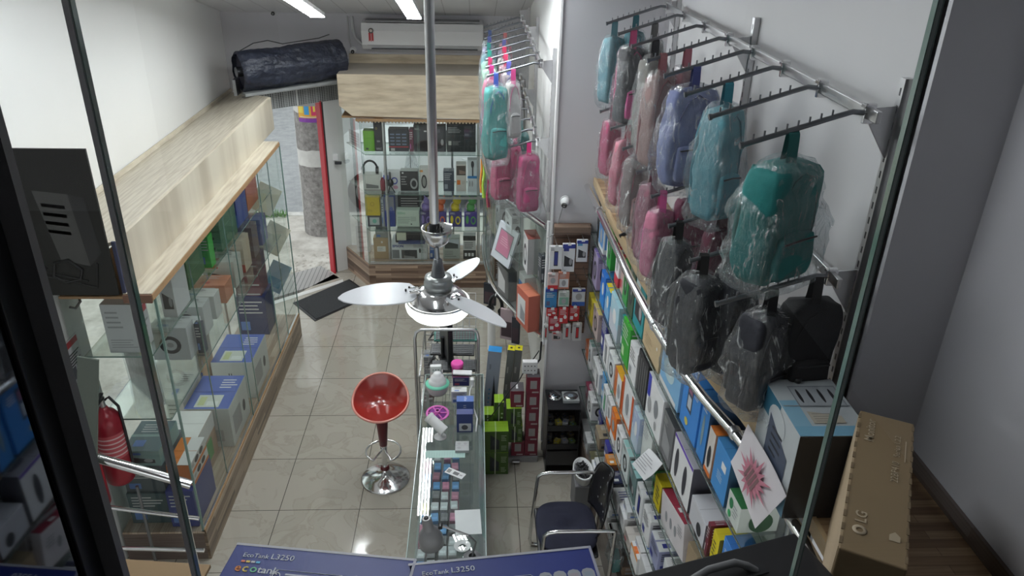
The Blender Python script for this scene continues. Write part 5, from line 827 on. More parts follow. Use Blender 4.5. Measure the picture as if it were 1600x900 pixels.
obj('sale_sheet', mb, None, 'white sheet with a pink starburst in a plastic sleeve hanging from the chrome rail', 'sheet')

# ================================================================== HANGING RACKS AND BACKPACKS
def rack(xw, ys, ups, xr, rows, xt, label, drop=.1):
    t = thing('hanging_rack', label, 'rack', (0, 0, 0))
    for y in ups:
        z0, z1 = rows[-1]-.55, rows[0]+.10
        mb = MB(); mb.box(xw-.028, xw-.002, y-.014, y+.014, z0, z1, STEEL); k = z0+.03
        while k < z1-.03: mb.box(xw-.0285, xw-.028, y-.004, y+.004, k, k+.022, BLACK); k += .05
        obj('upright', mb, t)
    for z in rows:
        for y in ups:
            mb = MB(); vs = [(xw-.028, y-.003, z-.14), (xw-.028, y-.003, z+.02), (xr, y-.003, z+.012), (xr, y-.003, z-.02), (xw-.028, y+.003, z-.14), (xw-.028, y+.003, z+.02), (xr, y+.003, z+.012), (xr, y+.003, z-.02)]
            mb.raw(vs, [(0, 1, 2, 3), (7, 6, 5, 4), (0, 4, 5, 1), (1, 5, 6, 2), (2, 6, 7, 3), (3, 7, 4, 0)], STEEL); obj('bracket', mb, t)
        mb = MB(); mb.box(xr-.008, xr+.008, min(ys)-.06, max(ys)+.08, z-.018, z+.018, STEEL, b=.003); obj('rail', mb, t)
        for y in ys:
            if z != rows[0] and (y, z) in SKIP: continue
            L = xr-xt; mb = MB(); mb.tube([(xr-.01, y, z+.0), (xr-.05, y, z+.004), (xr-.10, y, z-.012), (xt, y, z-drop)], .0085, DSTEEL, n=8)
            for k in range(8):
                f = .28+.72*k/8; x = xr-.01-(L-.01)*f; zz = z-.012-(drop-.012)*max(0, ((xr-.10)-x)/(xr-.10-xt)); mb.cyl((x, y, zz), (x, y, zz+.024), .0032, m=DSTEEL, n=6)
            mb.cyl((xt-.004, y, z-drop-.0005), (xt+.006, y, z-drop+.001), .011, m=DSTEEL, n=10); a = obj('arm', mb, t)
            mb = MB(); mb.box(xr-.018, xr+.014, y-.008, y+.008, z-.03, z+.03, CHROME, b=.002); mb.box(xr-.022, xr+.012, y-.013, y+.013, z+.016, z+.024, CHROME); obj('clamp', mb, a)
SKIP = set()
NY = [4.8, 4.38, 3.97, 3.57, 3.22, 2.87, 2.53, 2.19]
rack(1.26, NY, [2.2, 3.53, 4.95], 1.15, [3.60, 3.07], .785, 'steel two-row rack with pegged arms on the right wall carrying wrapped backpacks')
FYs = [5.42, 5.74, 6.06, 6.40, 6.75, 7.1, 7.45, 7.8]
rack(.56, FYs, [5.45, 7.1, 8.3], .45, [3.15, 2.60], .08, 'steel rack with pegged arms on the far right wall, crowded with wrapped backpacks', drop=.09)

def backpack(label, x, y, zt, zb, w, d, col, rz=0, bag='clear', strap=None, group='backpacks on the near rack', x_off=0, pocket=None, seed=1, cat='backpack'):
    """x,y: where the loop hangs; zt arm height; zb bottom of the pack"""
    h = zt-zb; lp = .075; H = h-lp; col = tuple(c*.8 for c in col)
    t = thing('backpack', label, cat, (x, y, zb), (0, 0, rz), group)
    FB = M('fabric_%02x%02x%02x' % tuple(int(c*255) for c in col), col, .75, var=.16, scale=30, bump=.35)
    SB = M('strap_%02x%02x%02x' % tuple(int(c*255) for c in (strap or col)), [c*.75 for c in (strap or col)] if not strap else strap, .7, var=.1, scale=40)
    def shell(w, d, H, amp, fr, top, bot, sd, n=30, K=22, z0=0):
        vs = []
        for i in range(K+1):
            v = i/K; z = z0+H*v
            sx = (1-abs(2*v-1)**11)**.5*.96+.04; tx = 1-top*max(0, v-.55)/.45; tx *= 1-bot*max(0, .25-v)/.25
            for k in range(n):
                th = 2*math.pi*k/n; c, s = math.cos(th), math.sin(th); e = .32
                px = w/2*math.copysign(abs(c)**e, c)*sx**.5*tx; py = d/2*math.copysign(abs(s)**e, s)*sx*tx
                q = Vector((px*fr+sd*7, py*fr, z*fr*.55)); dn = noise.noise(q)+.5*noise.noise(q*2.3)
                vs.append((px*(1+amp*dn)+.0, py*(1+amp*1.6*dn), z+.006*noise.noise(q*1.7)))
        return vs, [(i*n+k, i*n+(k+1) % n, (i+1)*n+(k+1) % n, (i+1)*n+k) for i in range(K) for k in range(n)]+[tuple(range(n))[::-1], tuple(range(K*n, K*n+n))]
    vs, fs = shell(w, d, H, .13, 14, .09, .03, seed); mb = MB(); mb.raw(vs, fs, FB, True)
    mb.tube([(w*.42*math.sin(k/12*math.pi*2)*(.9), -d*.5+.006, H*.52+H*.42*math.cos(k/12*math.pi*2)) for k in range(12)], .0028, SB, n=5, closed=True); obj('body', mb, t)
    mb = MB(); pw, ph = w*.74, H*.40; vs, fs = shell(pw, d*.5, ph, .08, 13, .1, .1, seed+3, K=12); mb.raw([(a, b-d*.42, c+H*.08) for a, b, c in vs], fs, M('fabric_%02x%02x%02x' % tuple(int(c*255) for c in (pocket or col)), pocket or col, .75, var=.16, scale=30, bump=.35), True)
    mb.tube([(-pw*.42, -d*.66, H*.08+ph*.86), (0, -d*.69, H*.08+ph*.89), (pw*.42, -d*.66, H*.08+ph*.86)], .0035, BLACK, n=5); obj('front_pocket', mb, t)
    # hanging loop over the arm
    mb = MB(); r = .017; hw = .016; L = []
    for px, pz in [(-.03, H-.03), (-.021, H+.01), (-r*.9, h-.012), (-r*.7, h+.004), (0, h+.012), (r*.7, h+.004), (r*.9, h-.012), (.021, H+.01), (.03, H-.03)]: L.append((px, pz))
    cr, sr = math.cos(-rz), math.sin(-rz)       # loop wraps the arm (arm runs along world x)
    def W_(px, py, pz): return (px*cr-py*sr, px*sr+py*cr, pz)
    vs = [];
    for px, pz in L:
        for q in (-hw, hw): vs.append(W_(q, px, pz))
    n = len(L); mb.raw(vs+[(a*1.0, b, c-.003) for a, b, c in vs], [(2*i, 2*i+1, 2*i+3, 2*i+2) for i in range(n-1)]+[(2*n+2*i+2, 2*n+2*i+3, 2*n+2*i+1, 2*n+2*i) for i in range(n-1)], SB); obj('carry_loop', mb, t)
    for s_ in (-1, 1):
        mb = MB(); mb.tube([(s_*w*.22, d*.48, H*.92), (s_*w*.27, d*.62, H*.7), (s_*w*.30, d*.62, H*.4), (s_*w*.34, d*.5, H*.12)], .012, SB, n=8); obj('shoulder_strap', mb, t)
    if bag:
        m = FILM if bag == 'clear' else FILMW
        vs, fs = shell(w*1.12+.010, d*1.35+.012, H*1.13, .17, 19, .36, .10, seed+9, n=40, K=34, z0=-H*.09); mb = MB(); mb.raw(vs, fs[:-1], m, True)
        n = 40; base = 34*n; top = [Vector(v) for v in vs[base:base+n]]        # gathered neck of the bag
        neck = [(p.x*.55+.02*noise.noise(p*30), p.y*.6, p.z+.045+.02*noise.noise(p*25)) for p in top]; mb.raw([tuple(p) for p in top]+neck, [(k, (k+1) % n, n+(k+1) % n, n+k) for k in range(n)], m, True)
        obj('plastic_bag', mb, t, 'crinkled clear plastic bag')
    return t
TE, TQ, PK, DP, RO, BLU, GYP, BKP, MAR, HP, MG, TL2 = (.16, .36, .42), (.14, .42, .50), (.62, .20, .30), (.45, .24, .25), (.36, .14, .17), (.24, .28, .52), (.22, .22, .22), (.022, .024, .034), (.20, .035, .085), (.75, .13, .36), (.50, .08, .20), (.008, .24, .23)
NR = [
 ('grey-teal backpack in plastic, hanging outermost on the farthest arm of the upper near rack', .835, 4.8, 3.505, 3.02, .13, .10, TE, .5, 'clear'),
 ('teal backpack hanging second on the farthest arm, behind the grey-teal one', .96, 4.8, 3.54, 3.17, .13, .08, (.05, .22, .27), .5, 'clear'),
 ('grey backpack with a bright pink side panel in plastic on the second upper arm', .87, 4.38, 3.515, 3.0, .15, .10, (.12, .12, .13), .45, 'clear', MG, .0, HP),
 ('grey backpack in cloudy plastic behind the pink-sided one on the second upper arm', .985, 4.38, 3.55, 3.03, .11, .10, (.20, .20, .20), .3, 'cloudy'),
 ('beige-grey backpack with black loop in cloudy plastic on the third upper arm', .905, 3.97, 3.525, 2.96, .14, .11, (.33, .32, .30), .4, 'cloudy', (.02, .02, .025)),
 ('dusty pink backpack in plastic on the fourth upper arm', .855, 3.57, 3.525, 3.0, .14, .11, (.46, .30, .29), .45, 'clear', (.30, .12, .13)),
 ('dark rose backpack behind the dusty pink one on the fourth upper arm', .965, 3.57, 3.55, 3.06, .12, .10, (.27, .12, .14), .5, 'clear', (.36, .12, .15)),
 ('lavender blue backpack facing the aisle on the fifth upper arm', .915, 3.22, 3.535, 3.02, .235, .12, BLU, .25, 'clear', (.04, .05, .18), (.27, .31, .55)),
 ('turquoise backpack in shiny plastic on the sixth upper arm', .945, 2.87, 3.54, 3.0, .135, .14, TQ, .45, 'clear', (.02, .18, .24)),
 ('large dark teal backpack in plastic on the nearest upper arm', .935, 2.19, 3.535, 3.06, .235, .15, TL2, .55, 'clear', (.01, .15, .14)),
 ('magenta-pink backpack with a white buckle on the farthest lower arm', .865, 4.8, 3.0, 2.55, .11, .10, (.50, .10, .20), .4, 'clear'),
 ('coral pink backpack on the second lower arm', .89, 4.38, 2.99, 2.50, .17, .10, (.66, .22, .30), .35, 'clear', (.5, .05, .1)),
 ('grey and pink backpack in cloudy plastic on the third lower arm', .865, 3.97, 3.0, 2.53, .12, .10, (.26, .2, .2), .4, 'cloudy', (.3, .05, .1), (.5, .3, .3)),
 ('dusty rose backpack on the fourth lower arm', .87, 3.57, 2.995, 2.50, .115, .11, (.40, .16, .22), .4, 'clear'),
 ('large maroon backpack behind the others on the fifth lower arm', 1.0, 3.22, 3.045, 2.60, .21, .10, MAR, .1, 'clear'),
 ('hot pink backpack with a pink loop on the fifth lower arm', .835, 3.22, 2.99, 2.57, .12, .09, (.72, .25, .38), .4, 'clear', HP),
 ('slim grey-black backpack in wrinkled plastic on the sixth lower arm', .825, 2.87, 2.985, 2.52, .11, .12, (.05, .055, .065), .5, 'cloudy', (.01, .01, .01)),
 ('maroon backpack deep on the sixth lower arm, near the wall', 1.0, 2.87, 3.04, 2.62, .13, .10, (.15, .03, .06), .2, 'clear'),
 ('black backpack in cloudy plastic outermost on the seventh lower arm', .835, 2.53, 2.99, 2.50, .145, .13, BKP, .5, 'cloudy', (.02, .02, .02)),
 ('black backpack behind, second on the seventh lower arm', .975, 2.53, 3.03, 2.50, .15, .14, BKP, .4, 'clear', (.02, .02, .02)),
 ('navy-black backpack in glossy plastic with a white tag on the nearest lower arm', .965, 2.19, 3.02, 2.58, .18, .13, (.025, .027, .04), .5, 'cloudy', (.015, .015, .02)),
 ('wide black backpack without shine nearest the wall on the nearest lower arm', 1.105, 2.19, 3.065, 2.62, .19, .12, (.018, .019, .022), .15, None, (.015, .015, .015)),
]
for i, it in enumerate(NR):
    lab, x, y, zt, zb, w, d, col, rz, bag = it[:10]; st = it[10] if len(it) > 10 else None; pk = it[12] if len(it) > 12 else (it[11] if len(it) > 11 and isinstance(it[11], tuple) else None)
    backpack(lab, x, y, zt, zb, w, d, col, rz, bag, st, pocket=pk, seed=i+1)
FRP = [
 # upper row of the far rack: arm index, x, bottom, colour
 (0, .14, 2.46, .17, .12, (.12, .45, .42), 'clear', 'mint teal backpack with a blue loop, nearest and lowest on the upper far rack', (.05, .1, .45), (.1, .4, .38)),
 (0, .26, 2.62, .10, .09, (.58, .56, .55), 'cloudy', 'white-grey backpack behind the mint teal one on the upper far rack', (.5, .05, .2), None),
 (1, .115, 2.45, .12, .10, (.62, .24, .34), 'cloudy', 'pale pink backpack left of the mint teal one on the upper far rack', (.5, .03, .2), None),
 (1, .24, 2.66, .10, .09, (.50, .42, .44), 'cloudy', 'greyish pink backpack on the second arm of the upper far rack', (.1, .1, .4), None),
 (2, .11, 2.62, .12, .10, (.40, .60, .48), 'cloudy', 'pale green backpack in crumpled plastic on the third arm of the upper far rack', (.45, .02, .1), None),
 (2, .23, 2.68, .10, .09, (.62, .34, .40), 'cloudy', 'rose backpack in crumpled plastic on the third arm of the upper far rack', (.5, .03, .1), None),
 (3, .11, 2.64, .12, .10, (.30, .52, .42), 'cloudy', 'green and white backpack on the fourth arm of the upper far rack', (.02, .28, .22), None),
 (3, .23, 2.70, .10, .09, (.55, .50, .50), 'cloudy', 'white backpack with a red loop on the fourth arm of the upper far rack', (.5, .02, .08), None),
 (4, .11, 2.66, .12, .10, (.16, .34, .40), 'cloudy', 'blue-green backpack on the fifth arm of the upper far rack', (.02, .22, .2), None),
 (4, .24, 2.70, .10, .09, (.30, .26, .36), 'cloudy', 'lilac grey backpack on the fifth arm of the upper far rack', (.1, .1, .3), None),
 (5, .12, 2.68, .12, .10, (.30, .30, .44), 'cloudy', 'lavender backpack on the sixth arm of the upper far rack', (.06, .08, .25), None),
 (5, .26, 2.72, .10, .09, (.5, .2, .25), 'cloudy', 'brick pink backpack on the sixth arm of the upper far rack', (.35, .1, .1), None),
 (6, .13, 2.70, .12, .10, (.42, .48, .50), 'cloudy', 'pale grey-blue backpack on the seventh arm of the upper far rack', (.05, .08, .2), None),
]
for i, (k, x, zb, w, d, col, bag, lab, st, pk) in enumerate(FRP):
    zt = 3.15-.09+(x-.08)*.25; backpack(lab, x, FYs[k], zt, zb, w, d, col, .35, bag, st, group='backpacks on the far rack', pocket=pk, seed=40+i)
FR2 = [(0, .385, 2.06, .155, .12, (.60, .11, .26), 'clear', 'large raspberry pink backpack, nearest on the lower far rack', (.62, .03, .18)), (1, .20, 2.04, .15, .12, (.66, .14, .26), 'clear', 'crinkled coral pink backpack, leftmost on the lower far rack', (.5, .03, .15)), (1, .30, 2.02, .09, .10, (.62, .12, .25), 'clear', 'narrow pink backpack between its two pink neighbours on the lower far rack', (.5, .03, .15)),
       (2, .36, 2.12, .13, .12, (.04, .20, .19), 'clear', 'dark teal backpack behind the raspberry pink one on the lower far rack', (.03, .25, .23)), (3, .33, 2.15, .12, .12, (.03, .03, .035), 'clear', 'black backpack on the fourth arm of the lower far rack', (.02, .02, .02)), (4, .33, 2.15, .12, .12, (.035, .035, .04), 'clear', 'charcoal black backpack on the fifth arm of the lower far rack', (.02, .02, .02)), (5, .33, 2.18, .12, .12, (.03, .032, .04), 'clear', 'black backpack farthest along the lower far rack', (.02, .02, .02))]
for i, (k, x, zb, w, d, col, bag, lab, st) in enumerate(FR2):
    zt = 2.60-.09+(x-.08)*.25; backpack(lab, x, FYs[k], zt, zb, w, d, col, .3, bag, st, group='backpacks on the far rack', seed=70+i)

# ================================================================== CURVED CASE AND BLISTER DISPLAY
arc = [(.075, 7.35), (.08, 6.85), (.12, 6.4), (.18, 6.1), (.31, 5.75), (.52, 5.28)]
def arcpts(n=24):
    out = []
    for i in range(n+1):
        f = i/n*(len(arc)-1); k = min(int(f), len(arc)-2); u = f-k; g = lambda j: Vector(arc[max(0, min(len(arc)-1, j))])
        p0, p1, p2, p3 = g(k-1), g(k), g(k+1), g(k+2); out.append(.5*((2*p1)+(-p0+p2)*u+(2*p0-5*p1+4*p2-p3)*u*u+(-p0+3*p1-3*p2+p3)*u**3))
    return out
AP = arcpts()
t = thing('curved_display_case', 'curved glass wall case with chrome rails beside the pillar, below the far rack', 'display case', (0, 0, 0))
for z in (1.06, 1.52, 1.96):
    mb = MB(); mb.poly([(p.x+.012, p.y) for p in AP]+[(.55, 5.29), (.55, 7.35)][0:2], z-.006, z, GLASS if z < 1.9 and z > 1.1 else M('case_board', (.28, .28, .29), .4), GEDGE); obj('shelf_board', mb, t)
for z in (1.06, 2.0): mb = MB(); mb.tube([(p.x, p.y, z) for p in AP], .018, CHROME, n=12); obj('chrome_rail', mb, t)
mb = MB(); K = len(AP); vs = [(p.x+.01, p.y, z) for z in (1.07, 1.95) for p in AP]; mb.raw(vs, [(i, i+1, K+i+1, K+i) for i in range(K-1)], GLASS, True)
for i in (6, 12, 20): mb.box(AP[i].x+.008, AP[i].x+.012, AP[i].y-.002, AP[i].y+.002, 1.07, 1.95, GEDGE)
obj('curved_glass', mb, t)
mb = MB(); mb.tube([(.535, 5.255, 1.0), (.535, 5.255, 2.05)], .012, WHITE); obj('end_post', mb, t, 'white end post')
mb = MB(); mb.cyl((.16, 6.85, 0), (.16, 6.85, 1.05), .04, m=WHITE); obj('support_leg', mb, t, 'white support leg')
CG_ = 'goods in the curved case'
def cc(label, x, y, z, s, col, art, rz, top=None, acc=GY, tilt=0): return pbox(label, 'box', CG_, (x, y, z+.0006), s, col, art, (tilt, 0, rz), top=top, acc=acc)
ZL, ZH = 1.061, 1.521
cc('white carton with a black headphone picture on the upper board of the curved case', .44, 5.55, ZH, (.10, .20, .30), W1, [('L', 'o', .2, .15, .8, .75, DK), ('L', 'l', .1, .82, .6, .94, GY), ('F', 'r', 0, 0, 1, 1, (.4, .4, .4))], R(-62)+1.2, (.4, .12, .1))
cc('tall white headphone carton farther along the upper board of the curved case', .32, 5.98, ZH, (.10, .22, .32), W2, 'round', R(12))
cc('pale silver carton farthest on the upper board of the curved case', .24, 6.35, ZH, (.10, .2, .3), (.55, .57, .6), 'round', R(8))
cc('dark electronics carton against the pillar end of the curved case', .515, 5.345, ZH, (.05, .08, .22), (.05, .06, .07), 'text', R(12))
cc('orange-red camera carton with a grey projector picture at the end of the curved case', .42, 5.46, ZL, (.10, .24, .32), (.56, .12, .07), [('L', 'r', .1, .12, .75, .8, W1), ('L', 'q', .35, .18, .72, .6, GY), ('F', 'r', 0, 0, 1, 1, (.5, .14, .1))], R(20), (.62, .2, .12))
cc('blue and white tablet carton on the lower board of the curved case', .43, 5.75, ZL, (.10, .16, .32), W1, [('L', 'r', .05, .1, .6, .8, (.04, .22, .6)), ('F', 'l', .2, .2, .8, .8, GY)], R(15), W1)
cc('grey bag-like carton with a white triangle on the lower board of the curved case', .27, 5.98, ZL, (.08, .24, .28), (.12, .12, .12), [('L', 'q', .1, .2, .7, .9, (.6, .6, .6))], R(22))
cc('brown carton behind clear film on the lower board of the curved case', .22, 6.4, ZL, (.14, .24, .22), (.17, .11, .08), 'text', R(8))
cc('purple and teal gradient carton on the lower board of the curved case', .28, 6.75, ZL, (.10, .3, .36), (.16, .12, .35), [('L', 'r', 0, 0, .5, 1, (.12, .4, .4))], R(4))
t = thing('framed_tablet', 'white framed tablet with a pink screen tilted in the curved case', 'tablet', (.235, 5.92, 1.53), (R(-8), R(12), R(-52)), group=CG_)
mb = MB(); mb.box(-.12, .12, -.012, .012, -.12, .22, (M('tablet_frame', (.72, .76, .82), .3)), b=.003); obj('frame', mb, t); mb = MB(); mb.box(-.085, .085, -.0135, -.0122, -.05, .17, M('tablet_bezel', (.25, .26, .28), .3)); mb.box(-.078, .078, -.0145, -.0137, -.04, .16, M('pink_screen', (.58, .22, .33), .3)); [mb.box(-.05, .05-.01*k, -.0152, -.0147, .04+k*.02, .048+k*.02, C((.7, .4, .5))) for k in range(4)]; obj('screen', mb, t, 'dusty pink screen')
for k, (x, y, c, n) in enumerate([(.13, 6.95, (.50, .75, .10), 'lime green'), (.17, 6.7, (.62, .02, .16), 'crimson'), (.11, 7.1, (.80, .30, .05), 'orange')]):
    mb = MB(); mb.tube([(0, 0, 0), (.01, 0, -.1), (-.004, 0, -.22), (.006, .0, -.34)], .012, C(c), n=8, radii=[.004, .014, .012, .016]); mb.cyl((0, 0, 0), (0, 0, .02), .003, m=STEEL, n=6); obj('hanging_strap', mb, None, '%s strap hanging at the far end of the curved case' % n, 'strap', 'straps at the far end of the curved case', loc=(x-.06, y, 1.96))
# things hanging under the lower rail
def hang(label, name, x, y, z, w, h, col, kind='pack', cat='package'):
    t = thing(name, label, cat, (x, y, z), (0, 0, R(-25)), 'packs hanging below the curved case'); mb = MB(); mb.tube([(0, .03, .02), (0, 0, .025), (0, -.02, .0)], .003, STEEL, n=6); obj('hook', mb, t)
    mb = MB()
    if kind == 'pack': mb.box(-w/2, w/2, -.012, .012, -h, -.005, C(col), b=.003); art = [('F', 'r', .1, .1, .9, .6, (.05, .04, .05)), ('F', 'e', .3, .25, .7, .6, (.5, .4, .42))]; tmp = MB(); art_on(tmp, w, .024, h, art); mb.raw([(a, b, c-h) for a, b, c in tmp.v], tmp.f, C((.08, .05, .06)))
    else: mb.tube([(w*.4*math.cos(k), 0, -h*.45+h*.45*math.sin(k)) for k in [i*.45 for i in range(14)]], .016, BLACK, n=8, closed=True); mb.cyl((-w*.4, -.02, -h*.6), (-w*.4, .02, -h*.6), .035, m=BLACK); mb.cyl((w*.4, -.02, -h*.6), (w*.4, .02, -h*.6), .035, m=BLACK)
    obj('card' if kind == 'pack' else 'headset', mb, t)
hang('black slipper-like neck pillow pack hanging below the far end of the curved case', 'hanging_pack', .13, 6.28, 1.04, .12, .22, (.02, .025, .035)); hang('black headset hanging below the curved case', 'hanging_headset', .18, 6.05, 1.03, .15, .24, BK, 'h', 'headphones')
hang('clear pack with pink and black earphones hanging below the curved case', 'hanging_pack', .27, 5.8, 1.03, .12, .30, (.52, .40, .42)); hang('narrow black pack hanging next to the pink one below the curved case', 'hanging_pack', .34, 5.66, 1.03, .07, .26, (.04, .04, .05))
mb = MB(); mb.box(-.05, .05, -.03, .03, 0, .09, C((.0, .32, .22))); obj('product_box', mb, None, 'small green box on the white support near the leaning cartons', 'box', loc=(.13, 6.2, .72)) if False else None
# blister display on the pillar
t = thing('hook_panel', 'brown slatted panel with wire hooks on the pillar wall', 'hook panel', (0, 0, 0))
mb = MB(); mb.box(.57, .84, 5.17, 5.195, 1.15, 2.06, lines_mat('slat_panel', (.20, .12, .085), (.06, .04, .03), 2, .05, 0, .12)); mb.box(.565, .83, 5.11, 5.17, 2.0, 2.06, BASEX); obj('panel', mb, t)
PG = 'packs hung on the pillar panel'; BR, BB = (.50, .025, .03), (.04, .22, .46)
pk = [(.53, .62, 1.77, 1.95, W1, 'white phone cable pack, upper left', 'phone', Nv), (.625, .715, 1.74, 1.96, W1, 'white pack with navy top, upper middle', 'gear', Nv), (.725, .805, 1.82, 1.99, W2, 'white disk pack with blue top, upper right', 'gear', (.1, .3, .5)),
      (.525, .60, 1.61, 1.735, (.66, .5, .48), 'small red and white pack, left of the second row', 'band', BR), (.605, .685, 1.60, 1.735, (.62, .25, .17), 'orange-red and white pack, middle of the second row', 'photo', W1),
      (.515, .60, 1.445, 1.60, BB, 'blue adapter pack, left of the third row', 'text', (.1, .1, .2)), (.61, .69, 1.465, 1.59, (.55, .6, .55), 'white and green pack, middle of the third row', 'photo', (.2, .4, .3)), (.715, .81, 1.46, 1.60, (.60, .62, .66), 'white pack with a royal blue top, right of the third row', 'band', (.03, .1, .4)),
      (.53, .61, 1.37, 1.44, BR, 'crimson pack, left of the fourth row', 'text', W1), (.62, .69, 1.32, 1.455, BR, 'crimson pack, middle of the fourth row', 'text', W1), (.70, .775, 1.33, 1.455, BR, 'crimson pack, right of the fourth row', 'text', W1), (.55, .64, 1.245, 1.365, (.42, .02, .04), 'larger crimson pack below the fourth row', 'text', W1),
      (.51, .545, 1.18, 1.31, (.5, .5, .48), 'narrow clear card pack, far left of the bottom row', 'phone', BR), (.58, .65, 1.16, 1.24, (.55, .45, .45), 'little clear cable pack, second in the bottom row', 'gear', BR), (.66, .72, 1.17, 1.30, (.5, .48, .48), 'clear cable pack, third in the bottom row', 'phone', BR), (.73, .80, 1.17, 1.32, (.48, .47, .47), 'clear adapter pack, rightmost in the bottom row', 'phone', BR)]
tagm = M('price_tag', (.8, .8, .8), .5)
for i, (x0, x1, z0, z1, col, lab, ar, ac) in enumerate(pk):
    yq = 5.05 if i % 3 else 5.03; w, h = x1-x0, z1-z0; t = thing('hanging_pack', lab+' on the pillar', 'package', ((x0+x1)/2, yq, z0), group=PG)
    mb = MB(); mb.box(-w/2, w/2, -.014, .014, 0, h, C(col), b=.003); a = preset(ar, col, ac); art_on(mb, w, .028, h, [q for q in a if q[0] == 'F']+([('F', 'r', 0, .85, 1, 1, (.03, .05, .3))] if 'navy' in lab or 'blue' in lab else [])+[('F', 'e', .5, .3, .85, .55, (.7, .7, .7))]*('crimson' in lab)); obj('card', mb, t)
    mb = MB(); mb.tube([(0, 5.17-yq, h+.015), (0, -.03, h+.02), (0, -.035, h+.03)], .002, STEEL, n=5); mb.box(-.012, .012, -.04, -.038, h-.0, h+.02, tagm); obj('wire_hook', mb, t)
for i in range(5): mb = MB(); x, z = (.80, .735, .77, .79, .75)[i], (1.72, 1.68, 1.62, 1.40, 1.66)[i]; mb.tube([(x, 5.17, z), (x, 4.98, z), (x, 4.97, z+.015)], .0025, STEEL, n=5); obj('empty_hook', mb, None, 'empty wire hook on the right of the pillar panel, %s' % ('highest', 'second highest', 'second lowest', 'lowest', 'in the middle')[i], 'hook', 'empty hooks on the pillar panel')

# ================================================================== CEILING FAN
t = thing('ceiling_fan', 'three-bladed white and chrome ceiling fan with a light, hung on a long pole', 'ceiling fan', (-.19, 3.5, 2.2))
mb = MB(); mb.cyl((-.012, 0, .50), (-.01, 0, ceil_z(3.5)-2.2-.002), .0225, m=STEEL, n=24); mb.cyl((-.012, 0, .47), (-.012, 0, .53), .026, m=BLACK); mb.cyl((0, 0, .30), (-.01, 0, .5), .013, m=DSTEEL, n=16); obj('pole', mb, t)
mb = MB(); mb.lathe([(.012, .41), (.035, .412), (.058, .435), (.072, .47), (.078, .505), (.075, .507), (.068, .47), (.052, .435), (.03, .42), (.012, .418)], M('brushed_cup', (.62, .62, .62), .22, 1.0, var=.2, scale=40)); obj('canopy_cup', mb, t)
mb = MB(); mb.box(-.062, -.03, -.02, .0, .44, .53, WHITE, T=Matrix.Rotation(.2, 4, 'Y')); mb.tube([(-.05, 0, .43), (-.055, .02, .5), (-.03, -.01, .54), (-.02, 0, .47)], .004, C((.6, .5, .1))); mb.tube([(-.04, .01, .43), (-.01, -.03, .49), (.02, -.01, .52), (.03, .02, .43)], .004, BLACK); obj('wiring', mb, t, 'loose wires and a white tag in the cup')
mb = MB(); mb.lathe([(.014, .34), (.022, .335), (.036, .25), (.038, .245), (.0, .245)], DSTEEL); mb.lathe([(.038, .247), (.066, .243), (.070, .232), (.067, .215), (.073, .21), (.075, .19), (.066, .175), (.05, .172)], M('motor_grey', (.36, .38, .38), .3, .6)); obj('motor', mb, t)
mb = MB(); mb.lathe([(.05, .178), (.085, .172), (.115, .155), (.135, .13), (.150, .115), (.152, .105), (.14, .10)], CHROME, n=48); mb.lathe([(.158, .112), (.163, .106), (.158, .10)], CHROME, n=48); obj('light_plate', mb, t, 'polished chrome plate')
GLB = M('lit_glass', (.95, .95, .93), .25, var=.02, emit=1.4)
mb = MB(); mb.lathe([(.163, .10), (.171, .085), (.165, .06), (.14, .03), (.09, .008), (.0, 0)], GLB, n=48); obj('glass_shade', mb, t, 'lit white glass shade')
for k, (an, L) in enumerate([(190.5, .50), (63, .44), (309.5, .51)]):
    T = Matrix.Rotation(R(an), 4, 'Z')
    N = 16; vs = []
    for i in range(N+1):
        u = i/N; x = .115+(L-.115)*u; w = .076*math.sin(math.pi*min(1, (u*.80+.2)))**.62*(1 if u < .98 else .5)+.004
        if i == 0: w = .038
        zc = .168+.004*math.sin(u*3)
        for s_ in (-1, 1): vs += [(x, s_*w+.006, zc-s_*w*.26), (x, s_*w+.006, zc-s_*w*.26-.006)]
    fs = []
    for i in range(N):
        a = i*4; b = a+4; fs += [(a, b, b+2, a+2), (a+1, a+3, b+3, b+1), (a, a+1, b+1, b), (a+2, b+2, b+3, a+3)]
    fs += [(0, 2, 3, 1), (N*4, N*4+1, N*4+3, N*4+2)]
    mb = MB(); mb.raw(vs, fs, M('blade_white', (.74, .75, .79), .25, var=.01), T=T); bl = obj('blade', mb, t)
    mb = MB(); mb.box(.06, .135, -.012, .012, .163, .172, CHROME, T=T, b=.002); mb.box(.11, .15, -.034, -.02, .17, .178, CHROME, T=T, b=.002); mb.box(.11, .15, .02, .034, .172, .182, CHROME, T=T, b=.002); mb.box(.10, .118, -.034, .034, .168, .176, CHROME, T=T); obj('blade_arm', mb, bl)
    for x, y in ((.145, -.027), (.145, .027), (.165, 0)): mb = MB(); mb.cyl((x, y, .172), (x, y, .184), .005, m=BLACK, n=10); mb.v = [tuple(T @ Vector(v)) for v in mb.v]; obj('screw', mb, bl)

